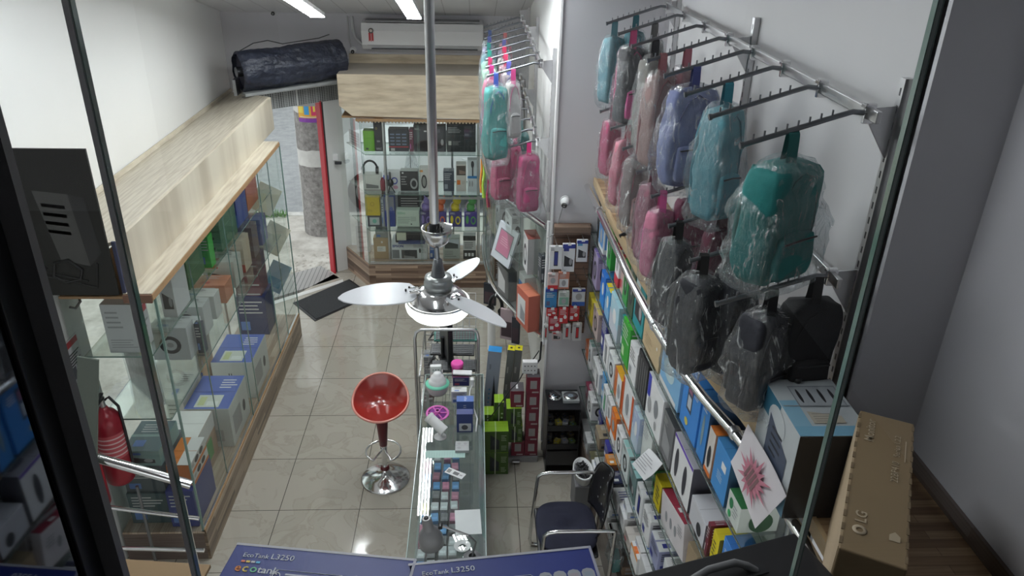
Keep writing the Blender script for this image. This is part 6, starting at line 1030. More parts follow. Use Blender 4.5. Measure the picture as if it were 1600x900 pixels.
# ================================================================== BAR STOOL
t = thing('bar_stool', 'red bucket-seat bar stool on a chrome pedestal and round base', 'bar stool', (-.72, 4.85, 0))
mb = MB(); mb.lathe([(0, 0), (.192, 0), (.195, .006), (.185, .014), (.12, .034), (.06, .055), (.035, .08), (.028, .10)], CHROME, n=56); obj('base', mb, t, 'chrome dish base')
mb = MB(); mb.cyl((0, 0, .09), (0, 0, .36), .021, m=CHROME, n=24); obj('column', mb, t); mb = MB(); mb.lathe([(.021, .125), (.034, .118), (.036, .10), (.022, .095)], M('stool_maroon', (.13, .012, .02), .3)); obj('collar', mb, t)
mb = MB(); mb.lathe([(.022, .33), (.030, .335), (.040, .48), (.052, .63), (.05, .645), (0, .645)], M('stool_maroon', None), n=32); obj('sleeve', mb, t, 'maroon tapered sleeve')
mb = MB(); pts = [(.135*math.cos(a_), -.0+.135*math.sin(a_), .29) for a_ in [R(k) for k in range(-60, 241, 15)]]; mb.tube([(0, .02, .29)]+[(-.018+0*q, .03, .29) for q in (0,)][:0]+[(p[0], p[1]-.02, .29) for p in pts][::-1]+[(0.0, .02, .29)], .0085, CHROME, closed=False); mb.cyl((0, 0, .28), (0, 0, .31), .028, m=CHROME); obj('footrest', mb, t)
RS = M('stool_red', (.30, .022, .016), .16, var=.06, spec=.8); ro, n, K = .215, 56, 12
def rimz(an): return .775+.105*math.sin(an)*(1 if math.sin(an) > 0 else .9)-.02*abs(math.cos(an))**4
def bowl(inn):
    vs = []
    for i in range(K+1):
        f = i/K
        for k in range(n):
            an = 2*math.pi*k/n; rz_ = rimz(an); r = ro*(f**.85); z0 = .66+(.0 if not inn else .018); z = z0+(rz_-z0)*(f**2.6); r -= .012*inn*f
            vs.append((r*math.cos(an)*1.0, r*math.sin(an)*.86, z))
    return vs
A_, B_ = bowl(0), bowl(1); FQ = [(i*n+k, i*n+(k+1) % n, (i+1)*n+(k+1) % n, (i+1)*n+k) for i in range(K) for k in range(n)]
mb = MB(); mb.raw(B_, FQ, RS, True); mb.raw(A_, [f[::-1] for f in FQ], RS, True)
mb.tube([(ro*.975*math.cos(2*math.pi*k/n), ro*.975*.86*math.sin(2*math.pi*k/n), rimz(2*math.pi*k/n)) for k in range(n)], .0095, M('stool_rim', (.72, .27, .21), .2, spec=.8), n=8, closed=True); obj('seat', mb, t)
mb = MB(); mb.cyl((0, 0, .64), (0, 0, .665), .045, m=DSTEEL); mb.tube([(.04, -.04, .65), (.09, -.08, .645), (.11, -.09, .655)], .005, CHROME); obj('lever', mb, t)

# ================================================================== GLASS COUNTER
CXA, CXB, CYA, CYB, CZ = -.385, .06, 2.98, 4.98, .90
t = thing('glass_counter', 'long glass display counter in the middle aisle with cartridges inside', 'counter', (0, 0, 0))
mb = MB(); mb.box(CXA, CXB, CYA, CYB, 0, .42, M('counter_body', (.34, .35, .36), .4)); obj('cabinet', mb, t)
mb = MB(); mb.box(CXA+.01, CXB-.01, CYA+.01, CYB-.01, .421, .43, M('counter_deck', (.20, .21, .22), .5)); mb.box(CXA+.02, CXB-.04, CYA+.02, CYB-.02, .655, .66, GLASS); obj('inner_shelf', mb, t)
mb = MB(); mb.quad((CXA, CYA, CZ), (CXB, CYA, CZ), (CXB, CYB, CZ), (CXA, CYB, CZ), glass_mat('counter_glass', (.86, .93, .92), .3))
for a in ((CXA, CXA+.005, CYA, CYB), (CXB-.005, CXB, CYA, CYB), (CXA, CXB, CYB-.005, CYB), (CXA, CXB, CYA, CYA+.005)): mb.box(*a, CZ-.009, CZ+.0004, M('glass_edge_pale', (.50, .62, .60), .1, spec=1.0))
obj('glass_top', mb, t)
mb = MB()
for x in (CXA+.004, CXB-.004): mb.quad((x, CYA, .43), (x, CYB, .43), (x, CYB, CZ-.01), (x, CYA, CZ-.01), GLASS)
obj('glass_side', mb, t)
for x in (CXA+.012, CXB-.012):
    for y in (CYA+.012, CYB-.012): mb = MB(); mb.box(x-.01, x+.01, y-.01, y+.01, .43, CZ-.01, STEEL); obj('corner_post', mb, t)
IG = 'ink cartridges inside the glass counter'; k = 0
pal = [((.55, .18, .30), 'pink'), ((.08, .30, .62), 'blue'), ((.60, .62, .64), 'white'), ((.12, .12, .13), 'black'), ((.70, .62, .10), 'yellow')]
rows_ = [(-.315, [0, 1, 2, 0, 0, 1, 4, 2, 2, 1, 0, 2]), (-.255, [1, 2, 3, 2, 3, 1, 2, 3, 1, 0, 1, 2]), (-.195, [1, 2, 2, 3, 1, 3, 2, 2, 0, 1, 1, 0]), (-.135, [3, 3, 2, 2, 3, 0, 2, 0, 1, 3, 0, 1])]
ORD = ['first', 'second', 'third', 'fourth', 'fifth', 'sixth', 'seventh', 'eighth', 'ninth', 'tenth', 'eleventh', 'twelfth']
side = ['leftmost', 'second from left', 'third from left', 'rightmost']; 
for c_, (x, seq) in enumerate(rows_):
    for r_, q in enumerate(seq):
        y = 3.12+r_*.095; col, nm = pal[q]
        pbox('small %s ink cartridge, %s column, %s row from near end of the glass counter' % (nm, side[c_].replace(' from left', ''), ORD[r_]), 'cartridge box', IG, (x+random.uniform(-.004, .004), y, .6605), (.045, .07, random.choice((.09, .11, .10))), col, [('T', 'r', .15, .2, .85, .5, tuple(min(1, v*1.3+.05) for v in col)), ('F', 'l', .1, .2, .9, .8, WH)], (0, 0, random.uniform(-.08, .08)), name='cartridge_box')
def flat(name, label, cat, x, y, z, w, d, col, rz=0, marks=(), grp=None, th=.0012, rough=.5):
    mb = MB(); mb.box(-w/2, w/2, -d/2, d/2, 0, th, C(col, rough))
    for (a, b, c, e, q) in marks: mb.box((a-.5)*w, (c-.5)*w, (b-.5)*d, (e-.5)*d, th, th+.0004, C(q))
    return obj(name, mb, None, label, cat, grp, loc=(x, y, z), rot=(0, 0, R(rz)))
flat('paper_sheet', 'blank white paper sheet lying on the glass counter near the lamp', 'paper', -.045, 3.40, CZ+.001, .15, .20, (.62, .65, .66), 3)
flat('price_card', 'small white printed card lying askew on the glass counter', 'card', -.13, 3.83, CZ+.001, .13, .055, (.70, .71, .72), -32, [(.05, .2, .25, .8, (.2, .2, .2)), (.4, .25, .7, .75, (.12, .12, .13)), (.75, .4, .9, .6, GR)])
flat('ruled_card', 'long pale green ruled card across the glass counter', 'card', -.20, 4.02, CZ+.001, .26, .075, (.40, .58, .54), 0, [(.03+.065*i, .1, .035+.065*i, .9, (.3, .45, .42)) for i in range(15)])
t = thing('phone_stand', 'clear round glass dish near the lamp on the counter', 'dish', (-.075, 3.20, CZ+.001)); mb = MB(); mb.lathe([(.025, 0), (.045, .012), (.048, .016), (.042, .014), (.022, .006)], M('glass_white', (.75, .78, .78), .1)); obj('dish', mb, t)
# desk lamp near the viewer
t = thing('desk_lamp', 'grey metal desk lamp with conical head at the near end of the counter', 'desk lamp', (-.02, 3.12, CZ+.001))
LGm = M('lamp_grey', (.20, .20, .21), .35, var=.05)
mb = MB(); mb.lathe([(0, 0), (.05, 0), (.05, .012), (.02, .02)], LGm, n=32); obj('base', mb, t)
mb = MB(); mb.tube([(0, 0, .015), (.02, 0, .12), (-.02, -.0, .17)], .006, DSTEEL); mb.tube([(-.02, 0, .17), (-.17, .02, .225)], .0065, STEEL); mb.cyl((-.17, .03, .225), (-.17, .0, .225), .012, m=BLACK); obj('arm', mb, t)
T = Matrix.Translation((-.225, .01, .15)) @ Matrix.Rotation(R(-8), 4, 'Y'); mb = MB(); mb.lathe([(.0, .135), (.018, .137), (.026, .132), (.028, .12), (.030, .065), (.034, .06), (.055, .035), (.066, .0), (.068, -.05), (.064, -.05), (.06, 0)], LGm, n=40, T=T); mb.lathe([(.0, .1385), (.012, .1385), (.012, .142), (0, .142)], BLACK, T=T); mb.lathe([(.014, .1375), (.022, .1378)], M('lamp_ring', (.6, .6, .6), .3), T=T); obj('lamp_head', mb, t)
mb = MB(); mb.cyl((-.225, .01, .10), (-.225, .01, .14), .03, m=WHITE); obj('bulb', mb, t)
# devices on the counter
def rbox(mbx, w, d, z0, z1, m, b=.006): mbx.box(-w/2, w/2, -d/2, d/2, z0, z1, m, b=b)
t = thing('humidifier', 'white and mint cone-shaped humidifier on the far part of the counter', 'humidifier', (-.28, 4.73, CZ+.001))
mb = MB(); mb.lathe([(0, 0), (.055, 0), (.07, .02), (.083, .055), (.086, .075)], M('pinkish_white', (.62, .55, .58), .3), n=40); obj('base_bowl', mb, t); mb = MB(); mb.lathe([(.086, .075), (.088, .085), (.062, .092)], M('mint', (.22, .72, .52), .35), n=40); obj('mint_ring', mb, t, 'mint green ring')
mb = MB(); mb.lathe([(.066, .09), (.066, .105), (.055, .12), (.05, .125), (.048, .14), (.036, .152), (.032, .156), (.028, .17), (.016, .178), (0, .18)], WHITE, n=40); obj('cone_cap', mb, t)
t = thing('router', 'white boxy camera device standing behind the humidifier', 'router', (-.30, 4.90, CZ+.001), (0, 0, R(4))); mb = MB(); rbox(mb, .085, .035, 0, .13, WHITE); mb.box(.043, .052, -.015, .015, .02, .08, WHITE, b=.003); obj('body', mb, t); mb = MB(); [mb.cyl((q*.02, -.018, .1), (q*.02, -.0195, .1), .006, m=GREYP, n=10) for q in (-1, 0, 1)]; obj('indicator', mb, t)
t = thing('tape_spool', 'magenta plastic spool with spoked rim on the counter', 'spool', (-.27, 4.47, CZ+.001), (R(6), 0, 0)); PKM = M('magenta', (.72, .14, .52), .3)
mb = MB(); mb.lathe([(.08, .0), (.082, .002), (.082, .006), (.066, .006), (.066, 0)], PKM, n=40); mb.lathe([(.02, 0), (.02, .03), (.012, .03)], PKM, n=20)
for k in range(6): mb.tube([(.015*math.cos(k*1.047), .015*math.sin(k*1.047), .006), (.07*math.cos(k*1.047), .07*math.sin(k*1.047), .006)], .005, PKM, n=6)
obj('front_disc', mb, t); mb = MB(); mb.lathe([(.06, -.0), (.06, -.03 if False else .0), (.062, .0)], PKM); mb.lathe([(0, .0015), (.06, .0015), (.06, .004), (0, .004)], M('violet_film', (.25, .06, .3), .2), n=30); obj('film', mb, t, 'violet film in the spool')
t = thing('bullet_camera', 'white bullet security camera on a round foot, lying on the counter', 'security camera', (-.24, 4.20, CZ+.001))
mb = MB(); mb.lathe([(0, 0), (.042, 0), (.042, .008), (.018, .014), (.012, .03)], WHITE, n=32); obj('foot', mb, t); mb = MB(); mb.cyl((.03, -.01, .055), (-.065, .05, .12), .036, .034, WHITE, n=32); mb.cyl((-.065, .05, .12), (-.08, .06, .13), .037, m=WHITE, n=32); obj('barrel', mb, t); mb = MB(); mb.cyl((0, 0, .02), (.005, 0, .06), .012, m=WHITE); mb.tube([(-.078, .056, .10), (-.075, .06, .09), (-.06, .03, .07)], .003, BLACK); obj('joint', mb, t)
pbox('navy camera carton with a white camera picture standing on the counter', 'box', 'cartons on the counter', (-.075, 4.28, CZ+.001), (.11, .06, .15), (.03, .05, .18), [('F', 'r', .15, .08, .9, .5, (.55, .57, .6)), ('F', 'e', .3, .15, .7, .42, (.08, .08, .09))], top=(.04, .06, .22))
pbox('periwinkle blue carton with white vertical lettering lying on the counter', 'box', 'cartons on the counter', (-.075, 4.49, CZ+.001), (.12, .07, .11), (.08, .14, .40), [('T', 'l', .45, .1, .6, .9, WH), ('F', 'l', .4, .2, .6, .8, WH)], top=(.10, .19, .52))
pbox('white flat carton behind the blue one on the counter', 'box', 'cartons on the counter', (-.12, 4.62, CZ+.001), (.11, .06, .10), W1, 'text', top=(.75, .75, .76))
pbox('pale carton with charger pictures lying under the camera carton on the counter', 'box', 'cartons on the counter', (-.09, 4.08, CZ+.001), (.09, .10, .02), (.42, .43, .44), [('T', 'e', .15, .6, .4, .85, GR), ('T', 'e', .6, .6, .85, .85, GR), ('T', 'e', .15, .15, .4, .4, GR)])
t = thing('power_adapter', 'white rounded power bank lying raised on the far counter boxes', 'power bank', (-.10, 4.86, CZ+.082), (0, R(2), R(-2))); mb = MB(); rbox(mb, .145, .06, 0, .016, WHITE, .007); obj('body', mb, t); mb = MB(); mb.box(-.068, .068, -.0285, .0285, -.006, -.0003, BLACK); obj('underside', mb, t)
pbox('dark blue and maroon carton under the white power bank', 'box', 'cartons on the counter', (-.11, 4.86, CZ+.001), (.12, .09, .074), (.03, .03, .14), 'text', top=(.12, .03, .08), acc=(.3, .05, .1))
t = thing('round_tin', 'magenta round tub with a ribbed lid at the far end of the counter', 'tub', (-.14, 4.935, CZ+.03 if False else CZ+.001)); mb = MB(); mb.lathe([(0, 0), (.04, 0), (.044, .10), (.046, .105)], M('tub_pink', (.55, .03, .25), .35), n=32); obj('tub', mb, t); mb = MB(); mb.lathe([(.047, .105), (.048, .125), (.042, .135), (.03, .132), (0, .134)], M('tub_lid', (.80, .08, .42), .35), n=32); obj('lid', mb, t)
t = thing('cable_hook', 'white curved cable and plug hanging at the right of the counter devices', 'cable', (-.02, 4.6, CZ+.001)); mb = MB(); mb.tube([(0, .1, .10), (-.02, .05, .08), (-.03, -.02, .03), (0.01, -.10, .004), (.03, -.2, .004), (.02, -.35, .004)], .005, WHITE); obj('cord', mb, t); mb = MB(); mb.box(-.02, .005, .08, .12, .08, .14, WHITE, b=.004); obj('plug', mb, t)
mb = MB(); mb.box(-.02, .02, -.015, .015, 0, .03, M('orange_plastic', (.8, .25, .03), .4), b=.004); obj('orange_clip', mb, None, 'tiny orange clip beside the white device on the counter', 'clip', loc=(-.345, 4.86, CZ+.001))

# wire grid stand with keyboards behind the counter
t = thing('wire_grid_rack', 'chrome wire grid rack standing behind the counter, holding keyboards', 'rack', (0, 0, 0))
gx0, gx1, gy0, gy1 = -.44, .0, 5.05, 5.78
mb = MB(); mb.tube([(gx0-.03, 5.12, 0), (gx0-.03, 5.14, 1.12), (gx0-.02, 5.15, 1.17), (gx0+.02, 5.16, 1.19), (gx1-.02, 5.16, 1.19), (gx1+.01, 5.15, 1.17), (gx1+.02, 5.14, 1.12), (gx1+.02, 5.12, .0)], .0125, STEEL, n=12); obj('tube_frame', mb, t)
for z in (.45, .78): 
    mb = MB()
    for i in range(9): x = gx0+(gx1-gx0)*i/8; mb.tube([(x, gy0, z+.06), (x, gy0, z), (x, gy1, z), (x, gy1, z+.06)], .0022, CHROME, n=5)
    for i in range(8): y = gy0+(gy1-gy0)*i/7; mb.tube([(gx0, y, z+.06), (gx0, y, z), (gx1, y, z), (gx1, y, z+.06)], .0022, CHROME, n=5)
    for zz in (z, z+.06): mb.tube([(gx0, gy0, zz), (gx1, gy0, zz), (gx1, gy1, zz), (gx0, gy1, zz)], .004, CHROME, n=6, closed=True)
    obj('wire_basket', mb, t)
mb = MB()
for i in range(8): z = .62+.08*i; mb.tube([(gx0, 5.80, z), (gx1, 5.80, z)], .003, WHITE, n=5)
for i in range(9): x = gx0+(gx1-gx0)*i/8; mb.tube([(x, 5.80, .45), (x, 5.80, 1.18)], .003, WHITE, n=5)
obj('back_grid', mb, t, 'white back grid')
for x in (gx0, gx1): 
    for y in (gy0, gy1+.02): mb = MB(); mb.cyl((x, y, 0), (x, y, .84), .008, m=STEEL); obj('leg', mb, t)
def keyboard(label, x, y, z, rz, rx, col=BLACK):
    t = thing('keyboard', label, 'keyboard', (x, y, z), (rx, 0, rz), 'keyboards in the wire rack'); mb = MB(); rbox(mb, .36, .13, 0, .018, col, .004); obj('case', mb, t)
    mb = MB(); KM = M('key_caps', (.06, .065, .07), .4)
    for r_ in range(5):
        for c_ in range(14): mb.box(-.165+c_*.0236, -.165+c_*.0236+.02, -.055+r_*.0225, -.055+r_*.0225+.0185, .0185, .0245, KM)
    obj('keys', mb, t)
keyboard('black keyboard lying nearer the pink tub in the wire rack', -.17, 5.24, .80, R(2), R(12)); keyboard('black keyboard lying farther back in the wire rack', -.19, 5.46, .82, R(-3), R(12)); keyboard('grey-green keyboard with teal strip at the back of the wire rack', -.17, 5.63, .86, 0, R(20), M('kb_teal', (.04, .20, .17), .5))
t = thing('monitor_stand', 'tall black monitor seen edge-on in the wire rack', 'monitor', (-.24, 5.38, .80), (0, 0, R(12)), 'screens in the wire rack')
mb = MB(); mb.box(-.02, .02, -.20, .20, .05, .42, BLACK, b=.006); obj('panel', mb, t); mb = MB(); mb.box(.021, .022, -.19, .19, .06, .41, M('screen_dark', (.02, .022, .026), .08)); obj('screen', mb, t); mb = MB(); mb.cyl((-.03, 0, .0), (-.03, 0, .2), .015, m=BLACK); rbox(mb, .12, .14, -.0, .01, BLACK); obj('stand', mb, t)
for k, (x, y) in enumerate([(-.38, 5.28), (-.36, 5.5), (-.40, 5.68)]): mb = MB(); mb.tube([(0, 0, .01), (.05, .04, .05), (.1, 0, .02), (.06, -.06, .04), (0, -.03, .02), (.04, .05, .06)], .006, BLACK, n=6); obj('black_cable', mb, None, 'coiled black cable in the wire rack, %s' % ('nearest the white router', 'in the middle', 'at the back')[k], 'cable', 'coiled cables in the wire rack', loc=(x, y, .79))
pbox('narrow grey carton standing at the left back of the wire rack', 'box', None, (-.39, 5.55, .458), (.09, .12, .28), (.30, .31, .33), 'text')
for k in range(8): pbox('little clear %s packet in the lower wire basket, %s from the near end' % (('pinkish', 'beige', 'dark red')[k % 3], ORD[k]), 'packet', 'little clear packets in the wire rack', (-.40+.04*(k % 2), 5.10+.028*k, .453), (.034, .022, .12), ((.4, .25, .25), (.45, .4, .38), (.3, .1, .1))[k % 3], 'text', (0, 0, random.uniform(-.2, .2)), name='clear_packet')

# ================================================================== PILES BETWEEN COUNTER AND PILLAR
t = thing('low_platform', 'grey metal low platform under the cartridge boxes', 'platform', (0, 0, 0)); mb = MB(); mb.box(.05, .51, 5.03, 5.19 if False else 5.18, 0, .05, M('platform_grey', (.30, .30, .31), .4)); obj('top', mb, t); mb = MB(); mb.box(.30, .36, 5.0, 5.03, .012, .03, STEEL, b=.003); obj('latch', mb, t)
PL = 'green camera cartons piled by the counter'; G1, G2 = (.06, .13, .02), (.30, .52, .02)
def gbox(label, x, y, z, w, d, h, rz=0): 
    o = pbox(label, 'box', PL, (x, y, z+.0006), (w, d, h), G1, [('F', 'q', .3, .15, .65, .85, (.02, .03, .03)), ('F', 'e', .38, .3, .58, .65, (.04, .05, .06)), ('F', 'l', .72, .55, .95, .85, (.45, .55, .35)), ('F', 'l', .72, .1, .95, .35, (.45, .55, .35)), ('T', 'r', .48, 0, .53, 1, (.5, .7, .3))], (0, 0, R(rz)), top=G2)
    mb = MB(); mb.box(-.004, .004, -d/2-.0025, -d/2-.0016, 0, h, C((.6, .65, .5))); obj('strap_band', mb, o, 'white packing strap')
gbox('lowest and nearest green camera carton of the pile', .155, 5.11-.03, .05-.05, .21, .15 if False else .10, .21) if False else None
gbox('nearest green camera carton at the bottom, tied with a white strap', .155, 4.955, 0, .21, .14, .215); gbox('nearest green camera carton stacked on top of the bottom one', .155, 4.957, .216, .205, .138, .205, 1)
gbox('narrow green carton behind the nearest pile, with bright lid', .095, 5.10, .052, .10, .12, .42); gbox('taller narrow green carton beside it', .185, 5.11, .052, .075, .12, .53)
gbox('green carton right of the narrow ones, at mid height', .315, 5.10, .205, .125, .14, .16); gbox('upper green carton with bright lid right of the narrow ones', .305, 5.10, .366, .12, .14, .17); 
RC = 'red cartridge boxes piled by the pillar'; RDX = (.22, .02, .045)
def rbx(label, x, z, top=None): pbox(label, 'box', RC, (x, 5.115, z+.0006), (.105, .13, .152), RDX, [('F', 'r', .25, .3, .75, .8, (.42, .38, .38)), ('F', 'l', .3, .35, .7, .75, GR), ('F', 'r', .4, .05, .9, .14, (.5, .4, .4)), ('T', 'r', .4, .3, .55, .8, WH)], top=top or (.10, .09, .10))
for k in range(5): rbx('red cartridge box in the right-hand stack, %s' % ('at the bottom', 'second from the bottom', 'in the middle', 'second from the top', 'at the top')[k], .455, .052+k*.1535)
rbx('red cartridge box at the bottom, left of the right-hand stack', .345, .052); 
rbx('red cartridge box on top of the green cartons', .33, .5375)
t = thing('power_strip', 'white outlet block standing on the red cartridge boxes', 'power strip', (.425, 5.12, .82)); mb = MB(); rbox(mb, .12, .05, 0, .11, WHITE); obj('body', mb, t)
mb = MB(); [mb.cyl((-.04+.026*i, -.0252, .035+.04*j), (-.04+.026*i, -.0262, .035+.04*j), .005, m=BLACK, n=8) for i in range(4) for j in range(2)]; obj('sockets', mb, t)
mb = MB(); mb.tube([(.50, 5.19, .98), (.46, 5.16, .93), (.40, 5.14, .86), (.33, 5.04, .78), (.27, 5.0, .74), (.22, 4.99, .66), (.12, 4.98, .50), (.07, 5.0, .45)], .0045, BLACK, n=6); obj('power_cable', mb, None, 'black power cable trailing over the red and green boxes', 'cable')
mb = MB(); mb.tube([(.515, 5.19, 1.06), (.51, 5.19, .9), (.48, 5.18, .86)], .008, BLACK, n=6); obj('wall_plug', mb, None, 'black cord hanging from the white edge of the pillar', 'cord')
def lean(label, x, y, w, d, h, col, tp, rx, rz, art): return pbox(label, 'box', 'tall cartons leaning behind the green pile', (x, y, .003), (w, d, h), col, art, (R(rx), R(4), R(rz)), top=tp)
lean('tall pale blue-grey tripod carton with bright blue top', .10, 5.42, .11, .09, .86, (.33, .37, .46), (.03, .30, .70), 0, -6, [('F', 'q', .6, .1, .85, .75, (.03, .03, .04)), ('F', 'l', .3, .4, .42, .6, (.05, .25, .5)), ('F', 'r', 0, 0, 1, .12, (.04, .08, .3)), ('F', 'l', .2, .8, .4, .86, DK)])
for k in range(2): lean('tall dark grey carton with yellow top, %s of the pair' % ('left', 'right')[k], .235+k*.062, 5.44, .058, .08, .86, (.17, .18, .18), (.82, .74, .02), 0, -8, [('F', 'l', .2, .1, .5, .9, (.4, .4, .38)), ('L', 'r', .8, 0, 1, 1, (.5, .5, .1)), ('T', 'r', .35, .35, .65, .65, DK)])
# black low rack with discs
t = thing('black_rack', 'black metal rack with trays of small goods and discs on top', 'rack', (0, 0, 0)); bx0, bx1, by0, by1 = .56, .82, 4.89, 5.16
mb = MB(); mb.box(bx0, bx1, by1-.01, by1, .02, .62, BLACK); 
for x in (bx0, bx1-.008): mb.box(x, x+.008, by0, by1-.011, .02, .62, BLACK)
mb.box(bx0+.009, bx1-.009, by0, by0+.008, .02, .22, M('perforated_black', (.02, .02, .022), .5, bump=.5)); obj('frame', mb, t)
for z in (.03, .24, .42): mb = MB(); mb.box(bx0+.009, bx1-.009, by0+.01, by1-.012, z, z+.006, BLACK); mb.box(bx0+.009, bx1-.009, by0, by0+.008, z, z+.05, BLACK); obj('tray', mb, t)
mb = MB(); mb.box(bx0, bx1, by0, by1, .621, .628, BLACK); obj('top_tray', mb, t)
def disc(label, x, y, z, r, tilt=0): t = thing('disc', label, 'disc', (x, y, z), (R(tilt), 0, 0), 'discs on the black rack'); mb = MB(); mb.lathe([(.009, 0), (r, 0), (r, .0014), (.009, .0014)], M('disc_silver', (.70, .72, .74), .16, 1.0, var=.2), n=48); obj('plate', mb, t); mb = MB(); mb.lathe([(.008, .0016), (.02, .0016)], M('disc_hub', (.35, .45, .55), .3), n=24); obj('hub', mb, t)
mb = MB(); mb.box(-.065, .065, -.065, .065, 0, .03, M('clear_case', (.42, .44, .45), .15), b=.004); obj('disc_case', mb, None, 'clear plastic disc spindle case on the black rack, right', 'case', loc=(.75, 5.03, .6285)); disc('silver blue disc lying on the clear case', .75, 5.03, .66, .058)
disc('silver disc lying left on the black rack top', .63, 5.06, .64, .055, 12); mb = MB(); mb.box(-.05, .05, -.01, .01, 0, .012, BLACK, b=.003); obj('marker_pen', mb, None, 'black marker lying over the left disc', 'pen', loc=(.63, 5.06, .655), rot=(0, R(8), R(-45)))
for k in range(16):
    z, x, y = (.247 if k < 8 else .427), bx0+.035+(k % 8 % 4)*.058, by0+.05+(k % 8//4)*.08; cpk = [BK, (.5, .42, .04), (.3, .3, .32), (.10, .16, .04), (.4, .4, .4), BK, (.08, .09, .10), (.25, .2, .1)][k % 8]
    pbox('small %s gadget, %s tray of the black rack, %s row, %s from left' % (('black', 'dull yellow', 'dark grey', 'dark green', 'pale grey', 'jet black', 'charcoal', 'brown')[k % 8], 'lower' if k < 8 else 'upper', ('front', 'back')[k % 8//4], ORD[k % 4]), 'gadget', 'small gadgets in the %s tray of the black rack' % ('lower' if k < 8 else 'upper'), (x, y, z), (.045, .05, random.uniform(.03, .06)), cpk, 'text', (0, 0, random.uniform(-.5, .5)), name='small_gadget')
# white basket
t = thing('cable_basket', 'white plastic basket full of dark cables beside the lowest shelves', 'basket', (.80, 4.50, 0)); mb = MB(); mb.box(-.065, .065, -.11, .11, 0, .29, M('grey_bin', (.16, .16, .17), .5), b=.01); obj('bin_base', mb, t, 'dark grey bin under the basket')
mb = MB(); mb.lathe([(0, .293), (.072, .293), (.082, .36), (.088, .362), (.088, .37), (.078, .37), (.068, .30), (0, .30)], WHITE, n=28, sx=.85, sy=1.5); obj('tub', mb, t)
mb = MB()
for k in range(16): mb.tube([(random.uniform(-.05, .05), random.uniform(-.09, .09), .32+random.uniform(0, .06)) for _ in range(6)], .006, M('cable_dark', (.05, .05, .055), .5), n=6)
tag(obj('cable_tangle', mb), 'tangle of dark cables in the white basket', 'cables', kind='stuff').location = (.80, 4.50, 0)

# ================================================================== CHAIR
t = thing('office_chair', 'chair with navy cushion seat, black perforated back and chrome tube arms', 'chair', (.60, 3.83, 0))
NV = M('navy_velvet', (.012, .014, .035), .85, var=.3, scale=12, bump=.25)
def cushion(w, d, z0, h, dent):
    n, K = 44, 8; vs = []
    for i in range(K*2+1):
        f = i/(K*2); ph = (f-.5)*math.pi; rr_ = math.cos(ph)**.45; zz = z0+h/2+h/2*math.sin(ph)
        for k in range(n):
            th = 2*math.pi*k/n; e = .62; x = w/2*rr_*math.copysign(abs(math.cos(th))**e, math.cos(th)); y = d/2*rr_*math.copysign(abs(math.sin(th))**e, math.sin(th))
            vs.append((x, y, zz))
    vs = [(x, y, z-(dent*math.exp(-((x-.02)**2/.008+(y+.01)**2/.012)) if z > z0+h/2 else 0)) for x, y, z in vs]
    # close the top with rings so the dent shows
    base = [v for v in vs[-n:]]; o = len(vs)
    rings = []
    for q in (.8, .6, .4, .2, .02):
        for k in range(n): x, y = vs[K*2*n-n+k][0]*q, vs[K*2*n-n+k][1]*q; rings.append((x, y, z0+h-dent*math.exp(-((x-.02)**2/.006+(y+.01)**2/.003))+.002*noise.noise(Vector((x*20, y*20, 0)))))
    return vs[:-n]+rings, n
vs, n = cushion(.40, .46, .41, .07, .03); mb = MB(); m_ = len(vs)//n; mb.raw(vs, [(i*n+k, i*n+(k+1) % n, (i+1)*n+(k+1) % n, (i+1)*n+k) for i in range(m_-1) for k in range(n)]+[tuple(range(n))[::-1]], NV, True); obj('seat_cushion', mb, t)
mb = MB(); mb.box(-.20, .19, -.225, .225, .375, .41, BLACK, b=.015); obj('seat_pan', mb, t)
mb = MB(); n, K = 20, 20; vs = []
for off in (0, .014):
    for i in range(K+1):
        v = i/K; hw = .225*math.sin(math.pi*min(1, .22+.70*v))**.6
        for j in range(n+1): u = 2*j/n-1; vs.append((.215+.06*v-.055*u*u+off, u*hw, .50+.40*v))
Q = (n+1)*(K+1); fs = [(i*(n+1)+j, i*(n+1)+j+1, (i+1)*(n+1)+j+1, (i+1)*(n+1)+j) for i in range(K) for j in range(n)]
edge = [j for j in range(n+1)]+[i*(n+1)+n for i in range(1, K+1)]+[K*(n+1)+j for j in range(n-1, -1, -1)]+[i*(n+1) for i in range(K-1, 0, -1)]
mb.raw(vs, [f[::-1] for f in fs]+[tuple(q+Q for q in f) for f in fs]+[(edge[i], edge[(i+1) % len(edge)], edge[(i+1) % len(edge)]+Q, edge[i]+Q) for i in range(len(edge))], M('back_black', (.012, .012, .016), .18), True); obj('backrest', mb, t)
mb = MB()
for v in (.25, .45, .65, .85):
    for u in (-.5, -.17, .17, .5):
        x = .215+.06*v-.055*u*u; y = u*.215; z = .50+.40*v; mb.cyl((x-.0012, y, z), (x-.0004, y, z), .007, m=M('hole_light', (.55, .55, .56), .4), n=10)
obj('back_holes', mb, t, 'small round perforations')
for s_ in (-1, 1):
    y = s_*.275; mb = MB(); mb.tube([(.26, y, .66), (.10, y, .665), (-.10, y, .665), (-.15, y, .655), (-.175, y, .63), (-.185, y, .5), (-.20, y, .3), (-.215, y, .06), (-.205, y, .025), (-.17, y, .014), (.0, y, .014), (.22, y, .014), (.25, y, .02)], .0125, CHROME, n=12); obj('arm_frame', mb, t)
    mb = MB(); mb.tube([(.25, y, .02), (.26, y*.97, .35), (.265, y, .66)], .0125, CHROME, n=12); mb.tube([(.02, y, .39), (.02, s_*.2, .385)], .009, CHROME); mb.tube([(.26, y, .62), (.255, s_*.17, .62)], .01, CHROME); obj('leg', mb, t)
mb = MB(); mb.raw([], [], BLACK); 
t = thing('plastic_bag', 'crumpled clear plastic bag with teal contents behind the chair', 'bag', (.90, 3.62, .285)); vs = []
